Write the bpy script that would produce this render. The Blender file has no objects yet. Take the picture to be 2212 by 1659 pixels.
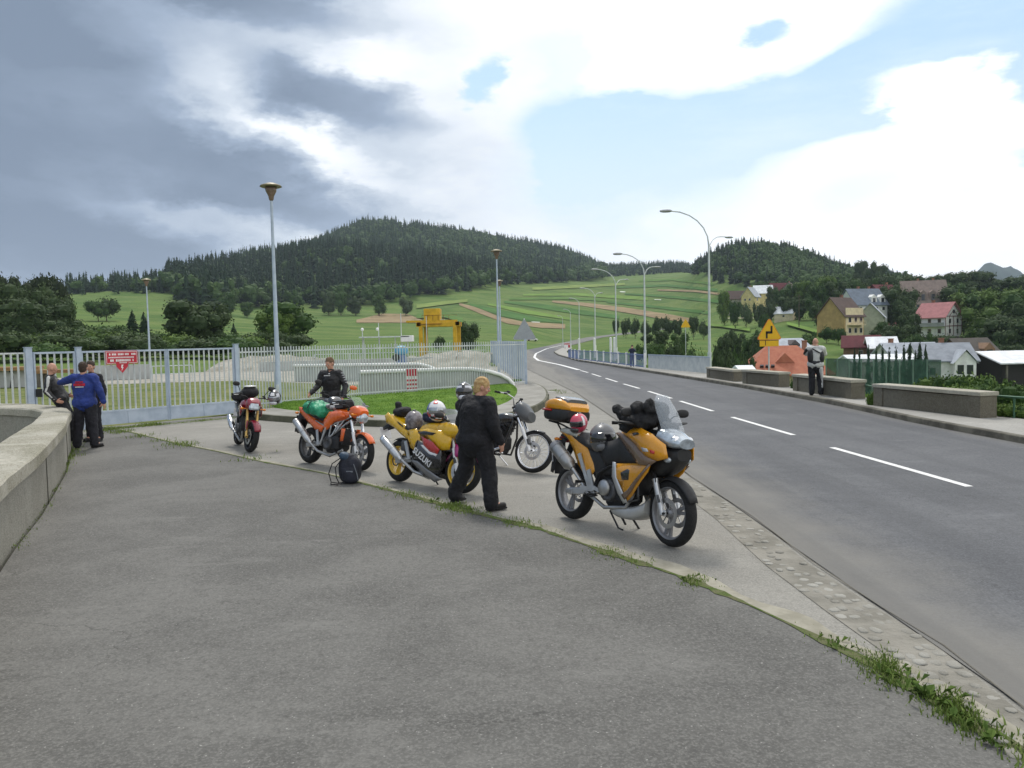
import bpy, bmesh, math, random
import numpy as np
from mathutils import Vector, Matrix, Euler, noise as mnoise
random.seed(7); rng = np.random.default_rng(7)
SC = bpy.context.scene; COL = SC.collection
R = math.radians
# ---------------------------------------------------------------- camera
CAMH = 2.1; FPX = 1700.0; CX, CY = 1106.0, 829.5
PITCH, ROLL = R(3.25), R(1.2)
cam_d = bpy.data.cameras.new('camera'); cam = bpy.data.objects.new('camera', cam_d); COL.objects.link(cam)
cam_d.lens = 36*FPX/2212; cam_d.sensor_width = 36; cam_d.clip_start = .1; cam_d.clip_end = 20000
CM = Matrix.Translation((0,0,CAMH)) @ Matrix.Rotation(R(90)-PITCH,4,'X') @ Matrix.Rotation(-ROLL,4,'Z')
cam.matrix_world = CM
SC.camera = cam
# ---------------------------------------------------------------- view, sun, sky
SC.view_settings.view_transform = 'Standard'; SC.view_settings.look = 'None'
SC.view_settings.exposure = 0.0; SC.view_settings.gamma = 1
SUN_EL, SUN_AZ = R(56), R(-14)        # azimuth measured from +Y (view direction) towards +X
sl = bpy.data.lights.new('sun', 'SUN'); sun = bpy.data.objects.new('sun', sl); COL.objects.link(sun)
sl.energy = 2.3; sl.angle = R(11); sl.color = (1, .955, .88)
sdir = Vector((math.sin(SUN_AZ)*math.cos(SUN_EL), math.cos(SUN_AZ)*math.cos(SUN_EL), math.sin(SUN_EL)))
sun.rotation_euler = sdir.to_track_quat('Z','Y').to_euler()

class NG:
    """small helper for node trees"""
    def __init__(s, nt): s.nt = nt; s.n = nt.nodes; s.l = nt.links
    def new(s, t, **k):
        n = s.n.new(t)
        for a, v in k.items(): setattr(n, a, v)
        return n
    def put(s, sock, v):
        if isinstance(v, bpy.types.NodeSocket): s.l.new(v, sock)
        elif isinstance(v, (tuple, list)) and len(v) == 3 and sock.type == 'RGBA': sock.default_value = (*v, 1)
        else: sock.default_value = v
    def m(s, op, a, b=0.0, c=None, clamp=False):
        n = s.new('ShaderNodeMath', operation=op); n.use_clamp = clamp
        s.put(n.inputs[0], a); s.put(n.inputs[1], b)
        if c is not None: s.put(n.inputs[2], c)
        return n.outputs[0]
    def mr(s, v, a, b, c=0.0, d=1.0, it='SMOOTHSTEP'):
        n = s.new('ShaderNodeMapRange', interpolation_type=it); n.clamp = True
        s.put(n.inputs[0], v)
        for i, q in zip((1,2,3,4), (a,b,c,d)): s.put(n.inputs[i], q)
        return n.outputs[0]
    def mix(s, f, a, b, bt='MIX'):
        n = s.new('ShaderNodeMix', data_type='RGBA', blend_type=bt)
        s.put(n.inputs[0], f); s.put(n.inputs[6], a); s.put(n.inputs[7], b)
        return n.outputs[2]
    def noise(s, vec, scale, detail=4, rough=.5, dist=0.0, out=0):
        n = s.new('ShaderNodeTexNoise')
        if vec is not None: s.l.new(vec, n.inputs['Vector'])
        n.inputs['Scale'].default_value = scale; n.inputs['Detail'].default_value = detail
        n.inputs['Roughness'].default_value = rough; n.inputs['Distortion'].default_value = dist
        return n.outputs[out]
    def vec(s, x, y, z):
        n = s.new('ShaderNodeCombineXYZ'); s.put(n.inputs[0], x); s.put(n.inputs[1], y); s.put(n.inputs[2], z)
        return n.outputs[0]

W = bpy.data.worlds.new('World'); SC.world = W; W.use_nodes = True
g = NG(W.node_tree); g.n.clear()
sky = g.new('ShaderNodeTexSky', sky_type='NISHITA'); sky.sun_disc = False
sky.sun_elevation = SUN_EL; sky.sun_rotation = SUN_AZ; sky.altitude = 500; sky.air_density = 1.2; sky.dust_density = 1.5
tc = g.new('ShaderNodeTexCoord'); sep = g.new('ShaderNodeSeparateXYZ'); g.l.new(tc.outputs['Generated'], sep.inputs[0])
dx, dy, dz = sep.outputs
AZ = g.m('ARCTAN2', dx, dy); EL = g.m('ARCSINE', dz)
zs = g.m('MULTIPLY', dz, 2.2)
dv = g.vec(dx, dy, zs)
wn = g.new('ShaderNodeTexNoise'); g.l.new(dv, wn.inputs['Vector']); wn.inputs['Scale'].default_value = 2.6; wn.inputs['Detail'].default_value = 7; wn.inputs['Roughness'].default_value = .55
ws = g.new('ShaderNodeSeparateColor'); g.l.new(wn.outputs['Color'], ws.inputs[0])
wn2 = g.noise(dv, 10, 8, .62)
def warped(a, amt, ch): 
    return g.m('ADD', a, g.m('MULTIPLY', g.m('SUBTRACT', ws.outputs[ch], .5), amt))
wf = g.m('MULTIPLY', g.m('SUBTRACT', wn2, .5), .10)
U = g.m('ADD', warped(AZ, .17, 0), wf); V = g.m('ADD', warped(EL, .11, 1), g.m('MULTIPLY', wf, .6))
def azel(px, py):
    d = (CM.to_3x3() @ Vector(((px-CX)/FPX, (CY-py)/FPX, -1))).normalized()
    return math.atan2(d.x, d.y), math.asin(d.z)
def blob(px, py, rx, ry, rot=0, soft=.55):
    """soft ellipse in sky direction, radii given in view pixels, turned into angles"""
    a, e = azel(px, py); ra, re = rx/FPX, ry/FPX
    c, s_ = math.cos(R(rot)), math.sin(R(rot))
    du = g.m('SUBTRACT', U, a); dvv = g.m('SUBTRACT', V, e)
    p = g.m('DIVIDE', g.m('ADD', g.m('MULTIPLY', du, c), g.m('MULTIPLY', dvv, s_)), ra)
    q = g.m('DIVIDE', g.m('SUBTRACT', g.m('MULTIPLY', dvv, c), g.m('MULTIPLY', du, s_)), re)
    r = g.m('SQRT', g.m('ADD', g.m('MULTIPLY', p, p), g.m('MULTIPLY', q, q)))
    return g.mr(r, 1-soft, 1+soft, 1, 0)
def addall(lst):
    o = lst[0]
    for k in lst[1:]: o = g.m('ADD', o, k)
    return g.m('MINIMUM', o, 1.0)
def sub(a, b): return g.m('MAXIMUM', g.m('SUBTRACT', a, b), 0.0)
#SKY#
blue = addall([blob(1430,340,300,118,6,.42), blob(1290,300,150,70,0,.45), blob(1700,250,270,80,14,.40), blob(2010,90,170,110,12,.42), blob(2180,120,130,130,0,.4),
               blob(1850,200,120,70,20,.4), blob(1655,66,46,22,10,.5), blob(1075,180,26,36,0,.5), blob(1245,400,100,50,0,.5), blob(2200,330,60,30,10,.6)])
blue = g.m('MULTIPLY', blue, g.m('SUBTRACT', 1.0, addall([blob(1985,205,90,40,0,.3), blob(2060,270,110,60,-25,.3)])))
soft_blue = addall([blob(1430,450,280,70,0,.8), blob(1250,340,80,180,0,.6), blob(1200,120,80,60,0,.9)])
lefty = g.mr(g.m('ADD', U, g.m('MULTIPLY', V, -.28)), R(-31), R(-12.5), 1.0, 0)
dark = addall([g.m('MULTIPLY', lefty, .36)]+[g.m('MULTIPLY', blob(a, b_, c, d, e, .6), k) for a, b_, c, d, e, k in
   ((110,270,330,85,-8,.42),(430,365,300,58,-18,.34),(725,214,180,46,-3,.52),(40,30,230,60,-6,.34),(480,8,230,34,-6,.36),(630,430,210,60,-14,.30),(90,500,260,60,-4,.26),(330,560,260,36,0,.18),(-1500,200,1400,1200,0,.5))])
light = addall([g.m('MULTIPLY', blob(a, b_, c, d, e, .8), k) for a, b_, c, d, e, k in
   ((410,150,200,60,-32,.22),(610,275,210,44,-26,.26),(250,410,130,40,-22,.20),(480,490,260,36,-8,.18),(150,180,130,34,-4,.14),(700,120,180,44,-6,.14),(590,365,60,24,-20,.16),(230,590,420,50,4,.07))])
lump = g.m('ADD', g.m('MULTIPLY', g.m('SUBTRACT', g.noise(dv, 3.0, 7, .55, .1), .5), .70), g.m('MULTIPLY', g.m('SUBTRACT', g.noise(dv, 11, 5, .55), .5), .24))
lump = g.m('MULTIPLY', lump, g.mr(dark, 0, .35, .10, 1))
dark = g.m('MINIMUM', g.m('MAXIMUM', g.m('ADD', g.m('SUBTRACT', dark, light), lump), 0.0), 1.0)
greyr = addall([g.m('MULTIPLY', blob(1865,440,85,42,20,.7), .26), g.m('MULTIPLY', blob(2065,430,55,26,10,.7), .2), g.m('MULTIPLY', blob(1960,330,60,22,30,.8), .05)])
skyc = g.mix(1.0, sky.outputs[0], (.16,.16,.16), 'MULTIPLY')
wisp = g.mr(g.noise(g.vec(dx, dy, g.m('MULTIPLY', dz, 5)), 2.6, 7, .62), .44, .72, 0, .55)
hazy = g.mix(.72, skyc, (.60,.85,1.12))
hazy = g.mix(wisp, hazy, (.86,1.02,1.12))
hazy = g.mix(g.mr(EL, R(6), R(19), .75, 0), hazy, (.92,1.05,1.12))
cloudc = g.mix(g.mr(dark, 0, .26, 0, 1, 'LINEAR'), (1.34,1.35,1.36), (.74,.82,.92))
cloudc = g.mix(g.mr(dark, .24, .62, 0, 1, 'LINEAR'), cloudc, (.37,.46,.60))
cloudc = g.mix(g.mr(dark, .60, 1.0, 0, 1, 'LINEAR'), cloudc, (.215,.28,.385))
cloudc = g.mix(greyr, cloudc, (.45,.60,.85))
cloudc = g.mix(g.m('MULTIPLY', soft_blue, .5), cloudc, (.78,.96,1.12))
out = g.mix(blue, cloudc, hazy)
# below the horizon: dull ground bounce
out = g.mix(g.mr(EL, R(-6), R(-1), 1, 0), out, (.12,.13,.10))
bg = g.new('ShaderNodeBackground'); g.l.new(out, bg.inputs[0]); bg.inputs[1].default_value = 1.0
wo = g.new('ShaderNodeOutputWorld'); g.l.new(bg.outputs[0], wo.inputs[0])

# ---------------------------------------------------------------- view geometry helpers (place things where they stand)
M3 = CM.to_3x3()
def ray(px, py): return (M3 @ Vector(((px-CX)/FPX, (CY-py)/FPX, -1)))
def G(px, py, z=0.0):
    d = ray(px, py); t = (z-CAMH)/d.z
    return Vector((d.x*t, d.y*t, z))
def at_depth(px, py, y):
    d = ray(px, py); t = y/d.y
    return Vector((d.x*t, y, CAMH+d.z*t))
def at_dist(px, py, r):
    d = ray(px, py); t = r/math.hypot(d.x, d.y)
    return Vector((d.x*t, d.y*t, CAMH+d.z*t))
M3I = np.array(M3.transposed())
def proj(x, y, z):
    v = M3I @ np.array([x, y, z-CAMH]); return CX+FPX*v[0]/-v[2], CY-FPX*v[1]/-v[2]
def lerp(a, b, t): return a+(b-a)*t
def interp(x, xs, ys): return float(np.interp(x, xs, ys))

# ---------------------------------------------------------------- materials
MATS = {}
def mat(name, col, rough=.6, metal=0.0, var=.12, vs=6.0, bump=0.0, bs=40.0, coat=0.0, trans=0.0, alpha=1.0, col2=None, emis=None, spec=.5, ior=1.45, stretch=None):
    """Principled material whose colour wanders a little (noise in object space) and that may carry a fine bump"""
    if name in MATS: return MATS[name]
    m = bpy.data.materials.new(name); m.use_nodes = True; q = NG(m.node_tree)
    b = q.n['Principled BSDF']; tcn = q.new('ShaderNodeTexCoord'); vec = tcn.outputs['Object']
    if stretch:
        mp = q.new('ShaderNodeMapping'); q.l.new(vec, mp.inputs[0]); mp.inputs['Scale'].default_value = stretch; vec = mp.outputs[0]
    if var > 0 or col2:
        f = q.noise(vec, vs, 5, .6)
        c2 = col2 if col2 else tuple(min(1, c*(1+var)) for c in col)
        c1 = col if col2 else tuple(c*(1-var) for c in col)
        q.l.new(q.mix(q.mr(f, .35, .65), c1, c2), b.inputs['Base Color'])
        q.l.new(q.mr(q.noise(vec, vs*3, 3), .3, .7, max(0, rough-.06), min(1, rough+.08)), b.inputs['Roughness'])
    else:
        b.inputs['Base Color'].default_value = (*col, 1); b.inputs['Roughness'].default_value = rough
    b.inputs['Metallic'].default_value = metal
    b.inputs['Specular IOR Level'].default_value = spec
    b.inputs['IOR'].default_value = ior
    b.inputs['Coat Weight'].default_value = coat; b.inputs['Coat Roughness'].default_value = .06
    b.inputs['Transmission Weight'].default_value = trans; b.inputs['Alpha'].default_value = alpha
    if emis: b.inputs['Emission Color'].default_value = (*emis[:3], 1); b.inputs['Emission Strength'].default_value = emis[3]
    if bump > 0:
        bn = q.new('ShaderNodeBump'); bn.inputs['Strength'].default_value = min(1, bump); bn.inputs['Distance'].default_value = .02
        q.l.new(q.noise(vec, bs, 4, .6), bn.inputs['Height']); q.l.new(bn.outputs[0], b.inputs['Normal'])
    MATS[name] = m; return m

# ---------------------------------------------------------------- object helpers
def tag(o, label=None, cat=None, group=None, kind=None):
    if label: o['label'] = label
    if cat: o['category'] = cat
    if group: o['group'] = group
    if kind: o['kind'] = kind
    return o
def empty(name, label, cat, loc=(0,0,0), rz=0.0, group=None, rot=None):
    o = bpy.data.objects.new(name, None); COL.objects.link(o); o.location = loc
    o.rotation_euler = rot if rot else (0,0,rz); o.empty_display_size = .2
    return tag(o, label, cat, group)
def copy_tree(o, parent=None):
    c = o.copy(); COL.objects.link(c); c.parent = parent
    for ch in o.children: copy_tree(ch, c)
    return c
def frame_to(a, b, up=Vector((0,0,1))):
    d = (Vector(b)-Vector(a)); L = d.length; d.normalize()
    if abs(d.dot(up)) > .98: up = Vector((1,0,0))
    x = up.cross(d).normalized(); y = d.cross(x)
    return Matrix((x, y, d)).transposed(), L
class MB:
    """collects shapes; build() links them as ONE mesh object"""
    def __init__(s): s.v = []; s.f = []; s.mi = []; s.sm = []
    def add(s, vs, fs, mi=0, smooth=False):
        o = len(s.v); s.v += [tuple(v) for v in vs]
        for f in fs: s.f.append(tuple(i+o for i in f)); s.mi.append(mi); s.sm.append(smooth)
        return s
    def box(s, c, size, rot=None, mi=0, taper=1.0, bev=0.0):
        hx, hy, hz = size[0]/2, size[1]/2, size[2]/2
        if bev > 0:
            b = min(bev, hx*.9, hy*.9, hz*.9); vs = []
            # rounded box: three rings of eight
            def ring(z, e): return [(x, y, z) for x, y in ((hx-e,hy-e-b),(hx-e-b,hy-e),(-hx+e+b,hy-e),(-hx+e,hy-e-b),(-hx+e,-hy+e+b),(-hx+e+b,-hy+e),(hx-e-b,-hy+e),(hx-e,-hy+e+b))]
            vs = ring(-hz, b*.6)+ring(-hz+b, 0)+ring(hz-b, 0)+ring(hz, b*.6)
            fs = [tuple(range(7,-1,-1)), tuple(range(24,32))]
            for k in range(3):
                for i in range(8): fs.append((k*8+i, k*8+(i+1)%8, k*8+8+(i+1)%8, k*8+8+i))
        else:
            vs = [(x*(taper if z > 0 else 1), y*(taper if z > 0 else 1), z) for z in (-hz,hz) for x, y in ((-hx,-hy),(hx,-hy),(hx,hy),(-hx,hy))]
            fs = [(3,2,1,0),(4,5,6,7),(0,1,5,4),(1,2,6,5),(2,3,7,6),(3,0,4,7)]
        c = Vector(c)
        if rot is not None:
            M = rot if isinstance(rot, Matrix) else Euler(rot).to_matrix()
            vs = [M @ Vector(v)+c for v in vs]
        else: vs = [Vector(v)+c for v in vs]
        return s.add(vs, fs, mi)
    def beam(s, a, b, w, h=None, mi=0, bev=0.0):
        M, L = frame_to(a, b); h = h or w
        return s.box((Vector(a)+Vector(b))/2, (w, h, L), M, mi, bev=bev)
    def tube(s, pts, r, seg=8, mi=0, cap=True, smooth=True, flat=1.0):
        pts = [Vector(p) for p in pts]; n = len(pts)
        rs = list(r) if isinstance(r, (list, tuple)) else [r]*n
        vs = []; prev = None
        for i, p in enumerate(pts):
            t = (pts[min(i+1,n-1)]-pts[max(i-1,0)]).normalized()
            if prev is None:
                up = Vector((0,0,1)) if abs(t.z) < .95 else Vector((1,0,0)); x = up.cross(t).normalized()
            else: x = (prev-t*prev.dot(t)).normalized()
            y = t.cross(x); prev = x
            for k in range(seg):
                a = 2*math.pi*k/seg; vs.append(p+x*math.cos(a)*rs[i]+y*math.sin(a)*rs[i]*flat)
        fs = [(i*seg+k, i*seg+(k+1)%seg, (i+1)*seg+(k+1)%seg, (i+1)*seg+k) for i in range(n-1) for k in range(seg)]
        s.add(vs, fs, mi, smooth)
        if cap:
            s.add(vs[:seg], [tuple(range(seg-1,-1,-1))], mi); s.add(vs[-seg:], [tuple(range(seg))], mi)
        return s
    def capsule(s, a, b, r1, r2=None, seg=12, mi=0, fx=1.0, fy=1.0, side=None):
        """tapered limb piece with round ends; fx, fy flatten its section"""
        r2 = r2 if r2 is not None else r1; a = Vector(a); b = Vector(b)
        if side is None: M, L = frame_to(a, b)
        else:
            d = (b-a); L = d.length; d = d.normalized() if L > 1e-6 else Vector((0,0,1)); y = d.cross(Vector(side)).normalized(); x = y.cross(d); M = Matrix((x, y, d)).transposed()
        rings = []
        for k in range(1, 5): t = -math.pi/2+k*math.pi/8; rings.append((math.sin(t)*r1, math.cos(t)*r1))
        for k in range(0, 4): t = k*math.pi/8; rings.append((L+math.sin(t)*r2, math.cos(t)*r2))
        vs = [M @ Vector((0,0,-r1))+a]
        for z, r in rings:
            for k in range(seg):
                an = 2*math.pi*k/seg; vs.append(M @ Vector((r*math.cos(an)*fx, r*math.sin(an)*fy, z))+a)
        vs.append(M @ Vector((0,0,L+r2))+a); e = len(vs)-1; nr = len(rings)
        fs = [(0, 1+(k+1)%seg, 1+k) for k in range(seg)]
        for i in range(nr-1):
            for k in range(seg): fs.append((1+i*seg+k, 1+i*seg+(k+1)%seg, 1+(i+1)*seg+(k+1)%seg, 1+(i+1)*seg+k))
        fs += [(1+(nr-1)*seg+k, 1+(nr-1)*seg+(k+1)%seg, e) for k in range(seg)]
        return s.add(vs, fs, mi, True)
    def ell(s, c, r, rot=None, seg=16, rings=10, mi=0, jit=0.0, pw=1.0):
        c = Vector(c); M = (rot if isinstance(rot, Matrix) else Euler(rot).to_matrix()) if rot is not None else Matrix.Identity(3)
        vs = []; fs = []
        def P(v):
            v = Vector(v)
            if pw != 1: v = Vector([math.copysign(abs(q)**pw, q) for q in v])
            if jit: v *= 1+jit*mnoise.noise(v*1.8+c*3)
            return M @ Vector((v.x*r[0], v.y*r[1], v.z*r[2]))+c
        vs.append(P((0,0,-1)))
        for i in range(1, rings):
            t = -math.pi/2+math.pi*i/rings
            for k in range(seg): a = 2*math.pi*k/seg; vs.append(P((math.cos(t)*math.cos(a), math.cos(t)*math.sin(a), math.sin(t))))
        vs.append(P((0,0,1))); e = len(vs)-1
        fs = [(0, 1+(k+1)%seg, 1+k) for k in range(seg)]
        for i in range(rings-2):
            for k in range(seg): fs.append((1+i*seg+k, 1+i*seg+(k+1)%seg, 1+(i+1)*seg+(k+1)%seg, 1+(i+1)*seg+k))
        fs += [(1+(rings-2)*seg+k, 1+(rings-2)*seg+(k+1)%seg, e) for k in range(seg)]
        return s.add(vs, fs, mi, True)
    def lathe(s, prof, M=None, seg=24, mi=0, smooth=True, closed=False):
        """prof: (radius, height) turned about local z"""
        M = M if M is not None else Matrix.Identity(4); n = len(prof)
        vs = [M @ Vector((r*math.cos(2*math.pi*k/seg), r*math.sin(2*math.pi*k/seg), z)) for r, z in prof for k in range(seg)]
        m = n if closed else n-1
        fs = [(i*seg+k, i*seg+(k+1)%seg, ((i+1)%n)*seg+(k+1)%seg, ((i+1)%n)*seg+k) for i in range(m) for k in range(seg)]
        return s.add(vs, fs, mi, smooth)
    def prism(s, pts, t0, t1, M=None, mi=0, bev=0.0):
        """closed outline (x,z) given thickness t0..t1 along y (M maps local to world)"""
        n = len(pts); M = M if M is not None else Matrix.Identity(4)
        ar = sum(pts[i][0]*pts[(i+1)%n][1]-pts[(i+1)%n][0]*pts[i][1] for i in range(n))
        if ar < 0: pts = pts[::-1]
        cx = sum(p[0] for p in pts)/n; cz = sum(p[1] for p in pts)/n
        vs = [M @ Vector((x, t0, z)) for x, z in pts]+[M @ Vector((x, t1, z)) for x, z in pts]
        fs = [tuple(range(n)), tuple(range(2*n-1, n-1, -1))]+[(i, i+n, (i+1)%n+n, (i+1)%n) for i in range(n)]
        if t1 < t0: fs = [f[::-1] for f in fs]
        return s.add(vs, fs, mi)
    def loft(s, secs, mi=0, smooth=True, cap=True):
        """secs: list of equally long closed point rings"""
        n = len(secs[0]); vs = [p for sc in secs for p in sc]
        fs = [(i*n+k, i*n+(k+1)%n, (i+1)*n+(k+1)%n, (i+1)*n+k) for i in range(len(secs)-1) for k in range(n)]
        s.add(vs, fs, mi, smooth)
        if cap: s.add(secs[0], [tuple(range(n-1,-1,-1))], mi, smooth); s.add(secs[-1], [tuple(range(n))], mi, smooth)
        return s
    def build(s, name, mats, parent=None, loc=None, bevel=0.0, sub=0, auto=None, recalc=True):
        me = bpy.data.meshes.new(name); me.from_pydata([tuple(v) for v in s.v], [], s.f)
        if not isinstance(mats, (list, tuple)): mats = [mats]
        for m in mats: me.materials.append(m)
        me.polygons.foreach_set('material_index', s.mi); me.polygons.foreach_set('use_smooth', s.sm)
        if recalc:
            bm = bmesh.new(); bm.from_mesh(me); bmesh.ops.recalc_face_normals(bm, faces=bm.faces); bm.to_mesh(me); bm.free()
        me.update()
        o = bpy.data.objects.new(name, me); COL.objects.link(o)
        if parent is not None: o.parent = parent
        if loc is not None: o.location = loc
        if bevel > 0:
            b = o.modifiers.new('bevel', 'BEVEL'); b.width = bevel; b.segments = 2; b.limit_method = 'ANGLE'; b.angle_limit = R(35)
        if sub: q = o.modifiers.new('subdivision', 'SUBSURF'); q.levels = sub; q.render_levels = sub
        return o
def np_mesh(name, V, F, mats, mi=None, tint=None, smooth=False, parent=None):
    """V (n,3) array, F list of (m,k) index arrays; tint one value per face"""
    me = bpy.data.meshes.new(name); V = np.asarray(V, dtype=np.float32)
    me.vertices.add(len(V)); me.vertices.foreach_set('co', V.ravel())
    tot = sum(f.size for f in F); nf = sum(len(f) for f in F)
    me.loops.add(tot); me.polygons.add(nf)
    me.loops.foreach_set('vertex_index', np.concatenate([f.ravel() for f in F]).astype(np.int32))
    sizes = np.concatenate([np.full(len(f), f.shape[1]) for f in F]); starts = np.concatenate([[0], np.cumsum(sizes)[:-1]])
    me.polygons.foreach_set('loop_start', starts.astype(np.int32))
    for m in (mats if isinstance(mats, (list, tuple)) else [mats]): me.materials.append(m)
    if mi is not None: me.polygons.foreach_set('material_index', np.asarray(mi, dtype=np.int32))
    me.polygons.foreach_set('use_smooth', np.full(nf, smooth))
    if tint is not None:
        a = me.attributes.new('tint', 'FLOAT', 'FACE'); a.data.foreach_set('value', np.asarray(tint, dtype=np.float32))
    me.update(calc_edges=True); me.validate()
    o = bpy.data.objects.new(name, me); COL.objects.link(o)
    if parent is not None: o.parent = parent
    return o
# ================================================================ terrain
TR = [60,130,200,300,420,520,620,760,900,1050,1250,1500]
TT = {
 -700:[None,760,742,700,665,650,645,650,655,660,665,670],
   0:[None,760,742,700,665,650,645,650,655,660,665,670],
 150:[None,760,735,690,655,640,633,640,650,660,668,675],
 370:[None,760,732,695,655,640,622,612,625,640,655,665],
 470:[None,760,735,700,670,650,626,596,585,600,620,640],
 560:[None,758,735,705,680,664,640,602,574,562,580,600],
 650:[None,755,737,708,684,666,630,556,566,556,552,570],
 750:[None,752,738,712,685,668,634,550,560,536,507,525],
  805:[None,752,738,714,688,669,637,558,566,526,482,500],
 850:[None,752,738,715,690,670,640,566,572,530,489,505],
 930:[None,751,737,715,692,668,640,572,578,540,500,512],
 1000:[None,750,736,715,692,665,636,586,590,550,509,520],
 1130:[None,745,735,718,700,670,640,614,604,574,533,545],
1220:[None,743,735,722,708,685,655,622,606,592,556,548],
1310:[None,742,735,728,720,700,672,640,616,604,594,583],
1400:[None,744,736,728,718,695,665,630,610,600,590,576],
1480:[None,790,748,732,714,690,655,622,602,594,588,576],
1530:[None,815,756,725,690,660,632,566,575,590,600,610],
1580:[None,838,755,718,672,640,612,545,555,590,600,610],
1640:[None,838,752,705,662,634,596,536,545,590,600,610],
1700:[None,838,742,692,655,635,600,548,556,590,600,610],
1760:[None,838,742,685,652,637,612,566,575,595,605,612],
1830:[None,838,742,680,650,636,618,592,600,605,610,615],
1900:[None,838,755,690,648,632,622,613,616,618,620,620],
2000:[None,838,762,696,640,625,622,625,628,630,632,632],
2100:[None,838,765,696,635,622,625,630,632,634,636,636],
2900:[None,838,765,696,635,622,625,630,632,634,636,636]}
RCL = [(4.9,5),(6.0,10),(5.8,14.3),(5.6,19.9),(5.1,32),(4.55,48),(3.8,62.6),(3.2,69),(2.6,76),(2.65,90),(3.5,112),(7.3,163),(15.7,246),(35,330),(56,400),(79,450),(108,500),(145,540)]
RCZ = [0]*13+[2.2,3.6,5.5,7.7,10.5]
RLE = [G(*p) for p in ((2212,1533),(2038,1397),(1902,1313),(1758,1219),(1627,1118),(1496,1033),(1400,960),(1330,906),(1245,849),(1164,810))]
KERB_R = [(9.6,-6),(9.5,0),(9.4,8)]+[tuple(G(*p)[:2]) for p in ((2212,960),(2000,920),(1800,875),(1600,838),(1429,809.8),(1336.8,794.8),(1244.4,779.8),(1205.2,768.3))]+[(6.3,118),(10.5,165)]
WALK_R = [(11.9,-6),(11.8,0),(11.7,8)]+[tuple(G(x,y,.13)[:2]) for x,y in ((2128,898),(1916,873),(1867,861.5),(1737.5,843),(1704,835),(1624,827.6),(1542,815),(1528,807.6),(1396.7,796),(1228.3,773))]+[(8.0,118),(12.5,165)]
def yline(pl, y):                      # x of a polyline at a given y
    return np.interp(y, [p[1] for p in pl], [p[0] for p in pl])
WALL_OUT = [(-1.2,-2.0),(-3.2,3.6),(-5.3,8.15),(-6.0,9.8),(-6.8,11.5),(-7.75,13.5),(-8.5,14.9),(-9.15,16.2),(-9.8,17.2),(-10.6,18.1),(-11.7,18.9),(-13.2,19.4),(-19,19.6)]
WALL_IN  = [(-2.0,-1.6),(-4.0,4.0),(-6.1,8.5),(-6.8,10.2),(-7.6,11.9),(-8.5,13.9),(-9.25,15.4),(-9.85,16.5),(-10.5,17.2),(-11.3,17.7),(-12.5,18.1),(-14.5,18.3),(-19,18.4)]
az_cols = np.concatenate([np.arange(-180,-44,6), np.arange(-40,40.01,.22), np.arange(44,181,6)])*math.pi/180
rr = .8*np.power(2600/.8, np.linspace(0,1,270))
cx_ = sorted(TT); ca = np.array([math.atan((x-1106)/1700) for x in cx_])
tab = np.zeros((len(cx_), len(TR)))
for i, x in enumerate(cx_):
    for j, d in enumerate(TR):
        y = TT[x][j]
        if y is None: tab[i, j] = -.12 if x < 1450 else -5.8
        else:
            dd = ray(x, y); tab[i, j] = CAMH+dd.z/math.hypot(dd.x, dd.y)*d
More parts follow.
